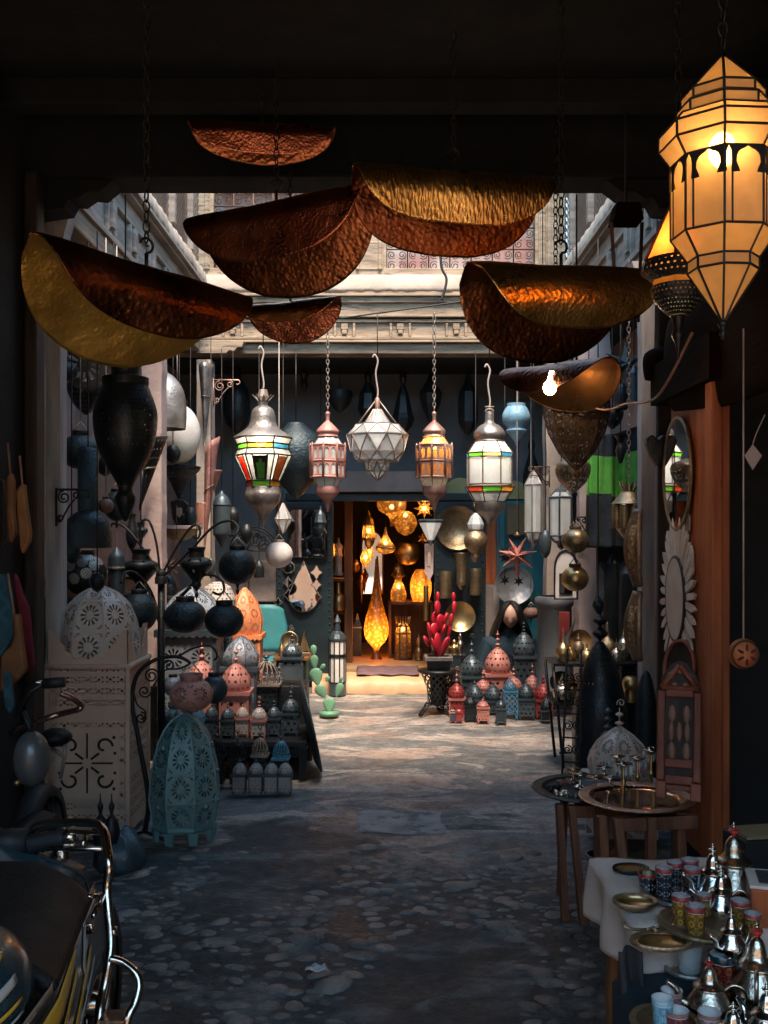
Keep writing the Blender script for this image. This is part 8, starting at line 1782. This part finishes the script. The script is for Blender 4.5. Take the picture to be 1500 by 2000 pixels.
# ================================================================ tea table at the near right
ZA, ZT = .64, .55
def tables():
    t = thing('tea_table', 'low wooden table with turned legs under the white cloth', 'table', (.98, 2.47, 0))
    MB().box((0, 0, ZA-.03), (.80, .46, .04)).build('top', 'shelf_wood', t, bevel=.006)
    for sx in (-1, 1):
        for sy in (-1, 1):
            mb = MB(); mb.lathe(sprof([(.016, 0), (.022, .06), (.014, .12), (.026, .28), (.018, .42), (.030, .48), (.030, .60)], 3), 12); mb.build('leg', pbr('turned_wood', (.34, .13, .035), .45) if (sx, sy) == (-1, -1) else 'shelf_wood', t, (sx*.35, sy*.19, 0))
    x0, x1, y0, y1 = .585, 1.42, 2.235, 2.71; t = tag(bpy.data.objects.new('tablecloth', None), 'white cloth draped over the tea table', 'tablecloth'); COL.objects.link(t)
    def fn(u, v):
        x = x0-.16+u*(x1-x0+.16); y = y0-.10+v*(y1-y0+.10); z = ZA+.004*sin(x*23+y*7)*sin(y*19)
        dx, dy = max(0, x0-x), max(0, y0-y)
        if dx > 0: z -= dx*.95+.0; x = x0-.012-.02*sin(y*26)*min(1, dx*9)
        if dy > 0: z -= dy*.9; y = y0-.012-.022*sin(x*24)*min(1, dy*10)
        return (x, y, z)
    MB().sheet(fn, 70, 50).build('cloth', 'cloth_white', t, solid=.004)
    t = thing('display_table', 'low table under a navy cloth at the near right', 'table', (.95, 1.93, 0))
    MB().box((0, 0, ZT-.03), (.80, .52, .04)).build('top', 'dark_wood', t)
    for sx in (-1, 1):
        for sy in (-1, 1): MB().box((sx*.36, sy*.22, (ZT-.05)/2), (.045, .045, ZT-.05)).build('leg', 'dark_wood', t)
    t = tag(bpy.data.objects.new('tablecloth', None), 'navy cloth hanging to the floor under the tea glasses', 'tablecloth'); COL.objects.link(t)
    def f2(u, v):
        x = .53-.35+u*(.85+.35); y = 1.66+v*.545; z = ZT; dx = max(0, .53-x)
        if dx > 0: z -= dx*1.5; x = .53-.012-.018*sin(y*30)*min(1, dx*6)
        return (x, y, z)
    MB().sheet(f2, 50, 40).build('cloth', 'navy_cloth', t, solid=.004)
    t = thing('scarf', 'dark narrow scarf hanging from the corner of the tea table', 'scarf', (.535, 2.20, 0)); pt = pbr('scarf_cloth', (.03, .03, .035), .9, 0, (.02, .02, .02), 4)
    MB().sheet(lambda u, v: (-.02+.05*u+.03*sin(v*9)*(1-v), .02*sin(u*7+v*4)-.05, .08+v*.55), 8, 30, cell=5).build('cloth', pt, t, solid=.004)
tables()
def spot(p, q, z): dd = (H-z)*F/(q-CY); return px(p, dd), dd
def teapot(label, p, q, z0, ytop, mat, knob='bike_red', yaw=2.6, wide=1.0, chased=False):
    x, y = spot(p, q, z0); h = U(q-ytop, y)*.97; t = thing('teapot', label, 'teapot', (x, y, z0+.002), yaw, 'metal teapots on the near tables'); r = h*.30*wide
    mb = MB(); mb.lathe(sprof([(r*.62, 0), (r*.60, h*.03), (r*.72, h*.05), (r, h*.17), (r*1.02, h*.25), (r*.78, h*.38), (r*.62, h*.47), (r*.66, h*.50)], 4), 32, 10, lob=(12, .03) if chased else None); mb.build('body', mat, t)
    mb = MB(); mb.lathe(sprof([(r*.72, h*.495), (r*.76, h*.51), (r*.66, h*.54), (r*.42, h*.60), (r*.33, h*.72), (r*.20, h*.80), (r*.07, h*.83)], 4), 28); ld = mb.build('lid', mat, t)
    mb = MB(); mb.lathe(sprof([(r*.06, h*.82), (r*.10, h*.85), (r*.22, h*.88), (r*.22, h*.90), (r*.07, h*.92)], 3), 14); mb.build('knob', knob or mat, ld); mb = MB(); mb.lathe(sprof([(r*.06, h*.91), (r*.10, h*.95), (r*.04, h*.97), (.001, h)], 3), 10); mb.build('knob_tip', mat, ld)
    pts = smooth([(r*.8, 0, h*.16), (r*1.35, 0, h*.24), (r*1.5, 0, h*.40), (r*1.95, 0, h*.52)], 5); mb = MB(); mb.tube(pts, [r*.26-r*.15*i/len(pts) for i in range(len(pts))], 10); mb.build('spout', mat, t)
    mb = MB(); mb.tube(smooth([(-r*.68, 0, h*.45), (-r*1.1, 0, h*.56), (-r*1.6, 0, h*.50), (-r*1.65, 0, h*.32), (-r*1.25, 0, h*.16), (-r*.92, 0, h*.12)], 5), r*.085, 8); mb.build('handle', mat, t); return t
teapot('large dull silver teapot with a red knob at the back of the tea table', 1433, 1765, ZA, 1602, 'silver_warm', yaw=4.2, chased=True)
teapot('dark shiny silver teapot with a pointed lid left of the large dull one', 1392, 1762, ZA, 1645, 'silver', None, 3.4)
teapot('bright silver teapot standing among the yellow glasses', 1408, 1795, ZA, 1690, 'silver', None, 2.9)
teapot('small bright silver teapot at the front of the brass tray', 1428, 1868, ZT+.09, 1772, 'silver', None, 3.6)
teapot('silver teapot with a red knob at the right picture edge', 1478, 1972, ZT, 1797, 'silver_warm', yaw=1.2)
teapot('silver teapot with a red knob nearest the painted cups', 1385, 1988, ZT, 1866, 'silver_warm', yaw=2.9, wide=1.15)
teapot('low silver teapot cut by the bottom edge of the picture', 1432, 2062, ZT, 1955, 'silver', None, .6, 1.3)
teapot('silver teapot cut by the lower right corner of the picture', 1497, 2050, ZT, 1915, 'silver', None, 2.0)
def glass(label, p, q, z0, hp, wp, mat, pat=None, rim=None, group='tea glasses on the near tables', name='tea_glass', cells=6):
    x, y = spot(p, q, z0); h, r = U(hp, y), U(wp, y)/2; t = thing(name, label, 'glass', (x, y, z0+.002), p*.1, group); mb = MB(); mb.lathe([(.001, .003), (r*.78, .003), (r*.80, h*.1), (r*.86, h*.5), (r, h), (r*.94, h), (r*.80, h*.5), (r*.74, h*.1), (.001, h*.08)], 24, cells); mb.build('body', mat, t)
    if rim: mb = MB(); mb.lathe([(r*.97, h*.86), (r*1.02, h*1.0), (r*.99, h*1.005)], 24); mb.build('rim', rim, t)
    if pat: mb = MB(); mb.lathe([(r*.815, h*.08), (r*.875, h*.5), (r*.985, h*.84)], 24, cells); mb.build('pattern', pat, t)
cut = pbr('cut_dark', (.02, .024, .034), .25, 0, None, 8, hatch=('diamond', 1.0, (.26, .25, .27)), coat=.4); yel = pbr('cut_yellow', (.16, .085, .02), .25, 0, (.09, .045, .012), 6, hatch=('rosette', 1.0, (.60, .35, .06)), coat=.4)
red = pbr('cut_red', (.13, .012, .008), .2, 0, None, 6, hatch=('rosette', 1.0, (.34, .10, .03)), coat=.5); orr = pbr('cut_orange', (.42, .08, .012), .2, 0, (.26, .035, .008), 5, hatch=('rosette', 1.0, (.20, .03, .01)), coat=.5)
blu = pbr('cup_blue', (.20, .42, .50), .3, 0, (.12, .30, .42), 5, hatch=('rosette', .7, (.03, .10, .22)), coat=.4); pap = pbr('cup_red', (.06, .055, .075), .3, 0, None, 6, hatch=('rosette', 1.0, (.52, .05, .03)), coat=.4); grn = pbr('cup_mosaic', (.10, .10, .12), .3, 0, (.30, .05, .03), 12, hatch=('lace', 1.3, (.55, .50, .44)), coat=.4)
for p, q, hp, wp, lb in ((1297, 1757, 62, 34, 'dark cut glass tumbler with a red rim, left of the group on the tray'), (1318, 1745, 60, 30, 'dark cut glass tumbler behind the left tumbler of the tray'), (1352, 1757, 60, 34, 'dark cut glass tumbler right of the centre of the tray'), (1347, 1738, 58, 34, 'dark cut glass with a strongly red rim, rear of the tray')): glass(lb, p, q, ZA+.006, hp, wp, 'cup_glass', cut, 'red_plain')
glass('red lidded dark pot at the left of the tumblers', 1266, 1742, ZA, 36, 40, 'brass_old', cut, 'bike_red', name='tea_pot_cup')
for p, q, hp, wp, lb in ((1330, 1812, 62, 36, 'yellow flower painted glass at the back of the brass tray'), (1358, 1838, 68, 40, 'yellow flower painted glass at the front of the brass tray'), (1446, 1818, 58, 38, 'yellow flower painted glass at the right of the brass tray')): glass(lb, p, q, ZA+.006 if q < 1830 else ZA-.01, hp, wp, 'cup_glass', yel, 'red_plain')
glass('stacked clear glass mugs on a small tray', 1347, 1902, ZT+.01, 60, 52, 'cup_glass', None, None, cells=4); glass('small clear glass behind the dark red tumbler', 1440, 1880, ZT+.01, 50, 36, 'cup_glass')
glass('tall dark red and navy tumbler beside the red knobbed teapot', 1410, 1960, ZT, 95, 48, 'cup_glass', red, 'bike_teal'); glass('glowing orange red tumbler with a gold pattern', 1462, 1955, ZT, 72, 52, 'cup_glass', orr, None)
glass('light blue painted cup with an arch motif at the bottom', 1294, 2022, ZT, 72, 42, 'bone', blu, 'pale_blue'); glass('red patterned mosaic cup behind the light blue cup', 1312, 1985, ZT, 50, 42, 'bone', grn, 'rose_metal'); glass('dark cup painted with big red flowers in front', 1322, 2030, ZT, 56, 46, 'bone', pap, 'cut_red' in M and M['cut_red'] or 'clay'); glass('dark cup painted with small flowers right of the red flowered cup', 1386, 2036, ZT, 58, 46, 'bone', grn, 'clay')
def near_tray(label, p, q, z0, rp, mat, rim='brass_old', depth=.010, rot=None, sy=1.0):
    x, y = spot(p, q, z0); t = tray('serving_tray', label, (x, y, z0+.002), U(rp, y), mat, rim, 'trays and dishes on the near tables', depth, 24); t.scale = (1, sy, 1); return t
for p, q, hp, wp, m_, lb in ((1385, 1752, 50, 30, cut, 'small dark cut glass beside the dark shiny teapot'), (1375, 1792, 44, 30, yel, 'short yellow glass between the two painted glasses and the bright teapot'), (1470, 1835, 50, 34, yel, 'short yellow flowered glass at the right end of the brass tray')): glass(lb, p, q, ZA+.006, hp, wp, 'cup_glass', m_, 'red_plain')
glass('small red tumbler with a golden band in front of the bright teapot', 1400, 1900, ZT, 40, 34, 'cup_glass', red, None); glass('orange glass half hidden behind the edge teapot', 1440, 1935, ZT, 50, 36, 'cup_glass', orr, None)
prm = pbr('pierced_rim', (.36, .27, .16), .4, .85, (.2, .14, .08), 8, perf='lattice', ps=1.0)
near_tray('pierced silver tray under the dark tumblers', 1330, 1755, ZA, 78, 'silver_warm', 'old_silver'); near_tray('pierced brass tray under the yellow glasses', 1385, 1815, ZA+.004, 98, 'brass_old', 'brass_old'); near_tray('oval golden dish heaped with shiny bits on the white cloth', 1240, 1772, ZA+.01, 44, 'brass', 'brass_old', .012, sy=.8)
near_tray('oval brass platter jutting over the edge of the tea table', 1292, 1848, ZA-.0, 62, 'brass', 'brass_old', .008, sy=.7); near_tray('small dark leaf dish with orange bits at the far corner of the cloth', 1232, 1704, ZA, 36, 'leather_orange', 'iron', .008, sy=.7); near_tray('small tray under the clear glass mugs', 1347, 1900, ZT, 50, 'silver_warm', 'old_silver', .008); near_tray('brass tray under the painted cups', 1300, 2012, ZT, 70, 'brass_old', 'brass_old', .014); near_tray('brass tray under the orange red tumbler', 1440, 1955, ZT-.002, 84, 'brass_old', 'brass_old', .012)
for p, q, a, lb in ((1262, 1826, .4, 'dull metal knife with a curled handle on the table edge'), (1300, 1822, 1.1, 'short metal opener beside the curled knife')):
    x, y = spot(p, q, ZA); t = thing('knife', lb, 'knife', (x, y, ZA+.012), a); MB().box((.04, 0, 0), (.08, .012, .003)).build('blade', 'silver_warm', t, bevel=.001); MB().tube(smooth([(0, 0, 0), (-.03, .004, .004), (-.05, .012, .010), (-.045, .02, .014)], 4), .004, 6).build('handle', 'brass_old', t)
x, y = spot(1532, 1800, ZA); t = thing('picture_box', 'pale framed picture box at the right edge of the tea table', 'box', (x, y, ZA), R(-15)); MB().box((0, 0, .045), (.16, .12, .09)).build('box', 'orange_wood', t, bevel=.004); MB().box((0, 0, .095), (.165, .125, .008)).build('lid_frame', 'cloth_white', t, bevel=.002); MB().box((0, 0, .1005), (.12, .085, .004)).build('picture', 'slate_plain', t)
x, y = spot(1475, 1700, ZA); t = thing('metal_box', 'dark metal box with a pale lid behind the large teapot', 'box', (x+.02, y, ZA), R(10)); MB().box((0, 0, .05), (.17, .12, .1)).build('box', 'iron', t, bevel=.004); MB().box((0, 0, .105), (.15, .1, .008)).build('lid', 'paper_tan', t)
lathe_lamp('yellow_fan', 'round yellow spotted fan leaning in the dark doorway', 1473, 3.0, [(14, 1660), (16, 1652), (14, 1644)], 'bike_yellow', 'fan', None, 18)
lathe_lamp('plant_pot', 'dark pot with a grey rim on the ground behind the tray stands', 1175, 4.4, [(24, 1722), (28, 1680), (31, 1672), (29, 1668)], 'iron', 'pot', None, 18, smoothk=0, extra=[('rim', 'grey_plaster', [(30, 1676), (33, 1673), (32, 1668), (28, 1668)], True)])

# ================================================================ motorbikes at the left
def wheel(t, x, y, r, wd=.045, sp=True):
    mb = MB(); mb.at((x, y, r), (0, pi/2, 0)); mb.lathe([(r-.05, -wd), (r-.015, -wd), (r, -wd*.4), (r, wd*.4), (r-.015, wd), (r-.05, wd)], 40); o = mb.build('wheel', 'rubber', t)
    mb = MB(); mb.at((x, y, r), (0, pi/2, 0)); mb.lathe([(r-.05, -wd*.8), (r-.07, -wd*.5), (r-.07, wd*.5), (r-.05, wd*.8)], 36); mb.lathe([(.03, -.05), (.04, -.02), (.04, .02), (.03, .05)], 14)
    for j in range(14): a = 2*pi*j/14; mb.tube([(.035*cos(a), .035*sin(a), .02*(-1)**j), ((r-.065)*cos(a+.2), (r-.065)*sin(a+.2), 0)], .003, 4)
    mb.build('rim', 'chrome', o)
def near_bike():
    t = thing('motorbike', 'black motorbike with yellow stripes and a bent chrome guard at the near left', 'motorbike', (0, 0, 0))
    # seat: rounded slab seen from above
    def seat(u, v):
        y = 1.76+.51*v; wl = -.98; wr = -.60-.07*(y-1.76)/.5
        if v > .72: k = (v-.72)/.28; wr -= .20*k**2.6; 
        x = wl+(wr-wl)*u; e = abs(2*u-1); z = .775+.03*(y-1.9)-.055*e**3.5-.05*max(0, (v-.9)/.1)**2
        return (x, y, z)
    mb = MB(); mb.sheet(seat, 28, 30); mb.build('seat', 'seat_black', t, solid=.03)
    mb = MB(); mb.tube([Vector(seat(.985, i/24))+Vector((.004, 0, .004)) for i in range(25)], .004, 5); mb.build('seat_piping', 'lead_light', t)
    S = lambda u, v, o=0: (lambda y: (-.60-.075*max(0, (y-1.75)/.5)+.035*sin(pi*min(1, v*1.2))-.10*v*v+o, y, .735-.42*v+.10*(1-u)*v*0))(1.42+.85*u)
    mb = MB(); mb.sheet(lambda u, v: S(u, v), 24, 16); mb.build('side_panel', 'bike_black', t, solid=.006)
    def strip(u0, v0, u1, v1, w0, w1, mat):
        mb = MB(); mb.sheet(lambda a, b: S(u0+(u1-u0)*b, v0+(v1-v0)*b+(a-.5)*(w0+(w1-w0)*b), .006), 3, 14); mb.build('stripe', mat, t, solid=.002)
    strip(.22, .13, .63, .05, .11, .02, 'bike_yellow'); strip(.30, .22, .60, .12, .035, .02, 'bike_yellow'); strip(.46, .34, .78, .16, .05, .02, 'bike_yellow'); strip(.50, .42, .80, .24, .025, .015, 'bike_white'); strip(.42, .44, .56, .30, .10, .05, 'bike_red'); strip(.66, .18, .76, .05, .05, .02, 'bike_white')
    # tail cowl at the lower left
    mb = MB(); mb.sphere((-.75, 1.66, .745), .14, 24, 14, sc=(1.0, 1.3, .95)); mb.build('tail_cowl', 'bike_teal', t)
    def on(az, el, o=.003): r = .14+o; return (-.75+r*cos(el)*sin(az), 1.66-1.3*r*cos(el)*cos(az), .745+.95*r*sin(el))
    for a0, e0, a1, e1, w0, w1, mt in ((.1, .35, 1.45, .75, .16, .02, 'bike_yellow'), (.1, .12, 1.45, .42, .12, .08, 'bike_white'), (.1, -.10, 1.45, .16, .07, .03, 'bike_yellow'), (.1, -.28, 1.45, .0, .05, .02, 'bike_white')):
        mb = MB(); mb.sheet(lambda u, v: on(a0+(a1-a0)*v, e0+(e1-e0)*v+(u-.5)*(w0+(w1-w0)*v)*1.3, .004), 3, 14); mb.build('stripe', mt, t, solid=.002)
    # chrome guard
    g = lambda L, d=2.2: [W(p, q, d+dd) for p, q, dd in L]
    G = g([(52, 1660, .25), (58, 1628, .24), (80, 1611, .22), (130, 1607, .18), (182, 1608, .10), (202, 1622, .06), (208, 1650, .03), (213, 1690, 0), (209, 1730, 0), (212, 1780, -.02), (217, 1840, -.04), (213, 1880, -.06), (204, 1930, -.08), (194, 1990, -.12), (186, 2090, -.14)])
    mb = MB(); mb.tube(smooth(G, 6), .0105, 10); o = mb.build('chrome_guard', 'chrome', t)
    mb = MB(); mb.tube(smooth(g([(214, 1873, -.06), (240, 1880, -.06), (264, 1900, -.07), (272, 1925, -.08), (264, 1960, -.10), (248, 1995, -.12), (234, 2080, -.14)]), 6), .0095, 10); mb.build('foot_guard', 'chrome', t)
    a, b = W(196, 1990, 2.07), W(246, 1990, 2.07); MB().box(((a.x+b.x)/2, 2.08, a.z), (b.x-a.x, .05, .006)).build('guard_plate', 'chrome', t)
    for L in ([(98, 1657, .12), (200, 1658, .05)], [(168, 1752, -.05), (206, 1748, 0)], [(205, 1742, 0), (182, 1790, -.1)], [(160, 1808, -.1), (178, 1806, -.1), (180, 1822, -.1)], [(92, 1626, .26), (118, 1623, .25), (205, 1628, .10), (212, 1660, .06)], [(168, 1632, .2), (160, 1655, .18)]): mb = MB(); mb.tube(g(L), .006, 8); mb.build('brace', 'chrome', t)
    mb = MB(); mb.tube(g([(214, 1820, -.03), (228, 1819, -.03)]), [.009, .012], 8); mb.build('bolt', 'chrome', t)
    mb = MB(); mb.tube(arcpts(tuple(W(135, 1598, 2.4)), .005, -pi/2, 1.5*pi, 10), .0015, 4); mb.tube([W(135, 1602, 2.4), W(135, 1625, 2.4)], .0015, 4); mb.build('key_ring', 'brass', t)
    mb = MB(); mb.box(tuple(W(135, 1655, 2.3)), (.024, .012, .018)); mb.build('clamp', 'silver_warm', t, bevel=.002)
    # handlebar with grip, rubber sleeve and end cap
    h = lambda p, q: W(p, q, 2.42); mb = MB(); mb.tube([h(-60, 1655), h(12, 1646), h(56, 1644)], .034, 14); mb.build('grip', 'rubber', t)
    mb = MB(); P = [h(56, 1650).lerp(h(128, 1636), i/14) for i in range(15)]; mb.tube(P, [.022+.004*(i % 2) for i in range(15)], 12); mb.build('sleeve', 'rubber', t); mb = MB(); mb.tube([h(124, 1637), h(150, 1634)], [.020, .018], 12); mb.build('end_cap', 'chrome', t)
    for k in range(3): MB().tube(smooth([h(40, 1652+6*k), h(120, 1690+10*k), h(170, 1720+22*k), h(176, 1800+20*k)], 5), .005, 5).build('cable', 'rubber', t)
    wheel(t, -.82, 1.35, .28); wheel(t, -.82, 2.62, .28); MB().box((-.82, 1.98, .38), (.22, .62, .3)).build('engine', 'iron', t, bevel=.03); mb = MB(); mb.tube([(-.82, 2.62, .28), (-.82, 2.45, .8)], .02, 8); mb.build('fork', 'chrome', t)
    mb = MB(); mb.sheet(lambda u, v: (-.98+.22*u, 2.25+.22*v, .80-.1*u), 6, 6); mb.build('dust_cover', 'bag_plastic', t, solid=.006)
near_bike()
def far_bike():
    d = 3.6; t = thing('motorbike', 'old dark moped with a round grey tank and bent chrome brake bar', 'motorbike', (0, 0, 0)); w_ = lambda p, q, e=0: W(p, q, d+e)
    c = w_(62, 1482); mb = MB(); mb.sphere(tuple(c), U(46, d), 24, 16, sc=(.76, .8, 1.18)); mb.build('tank', pbr('tank_grey', (.15, .155, .155), .34, .3, (.08, .085, .085), 5, .2, 30), t)
    c = w_(108, 1440, .2); mb = MB(); mb.sphere(tuple(c), U(34, d), 18, 10, sc=(1, 1, .55)); mb.build('saddle', 'seat_black', t)
    mb = MB(); mb.tube(smooth([w_(20, 1430, .1), w_(85, 1405, 0), w_(120, 1394, 0), w_(152, 1386, -.05), w_(158, 1378, -.05), w_(142, 1364, -.08), w_(118, 1354, -.1)], 5), .011, 8); mb.build('brake_bar', pbr('worn_chrome', (.42, .24, .19), .25, .9), t)
    mb = MB(); mb.tube([w_(85, 1335, .1), w_(126, 1332, .1)], .020, 10); mb.build('grip', 'rubber', t); mb = MB(); mb.tube([w_(52, 1338, .1), w_(70, 1332, .1), w_(86, 1334, .1)], .008, 8); mb.build('lever', 'chrome', t); mb = MB(); mb.tube([w_(30, 1400, .1), w_(60, 1350, .1), w_(86, 1334, .1)], .010, 8); mb.build('handlebar', 'iron', t); MB().tube([w_(45, 1390, 0), w_(66, 1440, 0)], .012, 8).build('steering_stem', 'iron', t)
    mb = MB(); mb.sphere(tuple(w_(33, 1529, -.12)), .012, 8, 6); mb.build('brass_bolt', 'brass', t)
    MB().box((-1.36, 3.75, .34), (.16, .36, .22)).build('engine', 'seat_black', t, bevel=.07); wheel(t, -1.36, 3.32, .26); wheel(t, -1.46, 4.12, .24)
    mb = MB(); mb.tube([w_(128, 1455, .2), w_(126, 1480, .2), w_(118, 1520, .2)], .008, 6); mb.tube([w_(100, 1460, .2), w_(128, 1480, .2)], .008, 6); mb.build('saddle_spring', 'lead_light', t)
far_bike()
t = thing('plastic_bag', 'crumpled dark blue grey plastic bag on the ground by the boxy lantern', 'bag', tuple(W(236, 1690, 4.45))); t.location[2] = 0; rnd = random.Random(2); mb = MB(); mb.lathe([(.001, .0), (.09, .0), (.12, .05), (.10, .12), (.06, .17), (.03, .19), (.001, .185)], 22)
mb.v = [v*(1+.14*sin(v.x*70+v.z*50)*cos(v.y*60-v.z*30)) for v in mb.v]; mb.build('bag', 'bag_plastic', t)
for p, q, lb in ((196, 1620, 'black wrought iron candle stand beside the boxy lantern, left of two'), (218, 1632, 'black wrought iron candle stand beside the boxy lantern, right of two')):
    lathe_lamp('candle_stand', lb, p, 4.4, [(14, 1690), (12, 1650), (16, 1625), (10, 1600), (3, 1590), (6, 1575), (2, 1565), (1, 1550)], 'iron', 'candle stand', None, 12)
# ================================================================ leather and cloth goods on the left wall
def hanging(name, label, cat, poly, d, mat, th=.03, strap=None, group=None):
    cx_ = sum(p for p, q in poly)/len(poly); yt = min(q for p, q in poly); c = W(cx_, yt, d); t = thing(name, label, cat, tuple(c), 0, group)
    MB().prism([(U(p-cx_, d), -U(q-yt, d)) for p, q in poly][::-1], -th/2, th/2, cell=1.0).build('body', mat, t, bevel=min(.012, th*.45))
    if strap: MB().tube([(U(strap[0][0]-cx_, d), 0, -U(strap[0][1]-yt, d)), (U(strap[1][0]-cx_, d), 0, -U(strap[1][1]-yt, d))], .005, 5).build('cord', 'cord', t)
G3 = 'leather goods on the left wall'
hanging('leather_bellows', 'dark orange leather bellows hanging on the left wall, the longer front one', 'bellows', [(42, 946), (50, 945), (54, 985), (62, 1040), (60, 1058), (46, 1082), (41, 1070), (36, 1010), (33, 960)], 4.05, 'leather_orange', .035, ((38, 890), (44, 946)), G3)
hanging('leather_bellows', 'darker leather bellows hanging behind the longer one on the left wall', 'bellows', [(14, 930), (24, 922), (30, 940), (30, 1000), (34, 1040), (22, 1062), (17, 1050), (14, 1000)], 4.15, 'leather_tan', .035, ((15, 865), (20, 924)), G3)
hanging('leather_bag', 'tan leather bag with a narrow neck low on the left wall', 'bag', [(26, 1200), (40, 1198), (46, 1250), (54, 1308), (40, 1325), (16, 1345), (2, 1352), (4, 1280), (22, 1262), (30, 1240)], 3.95, 'leather_tan', .04, ((15, 1120), (28, 1200)), G3)
hanging('teal_cloth', 'dark teal netted cloth hanging at the left picture edge', 'cloth', [(-30, 1130), (8, 1120), (24, 1160), (30, 1240), (18, 1262), (0, 1290), (-30, 1300)], 4.0, 'cloth_teal', .05)
hanging('red_cloth', 'narrow burgundy cloth hanging beside the tan leather bag', 'cloth', [(29, 1118), (36, 1130), (46, 1162), (58, 1188), (62, 1240), (68, 1300), (56, 1312), (48, 1250), (38, 1200), (30, 1150)], 4.1, 'cloth_red', .03)
hanging('leather_bag', 'dark leather panel bag at the very left edge, behind the teal cloth', 'bag', [(-20, 940), (8, 935), (14, 990), (16, 1050), (0, 1075), (-20, 1070)], 4.2, 'dark_wood', .04)
hanging('pompom_trim', 'row of dark teal pompoms hanging below the tan leather bag', 'trim', [(10, 1310), (20, 1312), (24, 1345), (28, 1380), (22, 1395), (12, 1380), (8, 1345)], 3.85, 'cloth_teal', .04)
# litter
t = thing('plastic_scrap', 'small crumpled pale plastic scrap on the cobbles', 'litter', tuple(W(620, 1902, 3.42))); t.location[2] = .02; MB().sheet(lambda u, v: ((u-.5)*.085*(1-.4*v), (v-.5)*.05, .005*sin(u*9+v*5)+.004*sin(v*13)), 10, 8).build('plastic', 'glass_frost', t, solid=.001)
sw = tag(bpy.data.objects.new('street_house', None), 'salmon painted house across the street behind the viewer', 'house'); COL.objects.link(sw); MB().box((0, -13, 3), (24, .4, 6)).build('wall', pbr('salmon_wall', (.62, .27, .15), .85, 0, (.50, .21, .115), 1.5), sw); MB().box((3, -12.7, 1.2), (1.2, .25, 2.4)).build('door', 'green_cactus', sw)
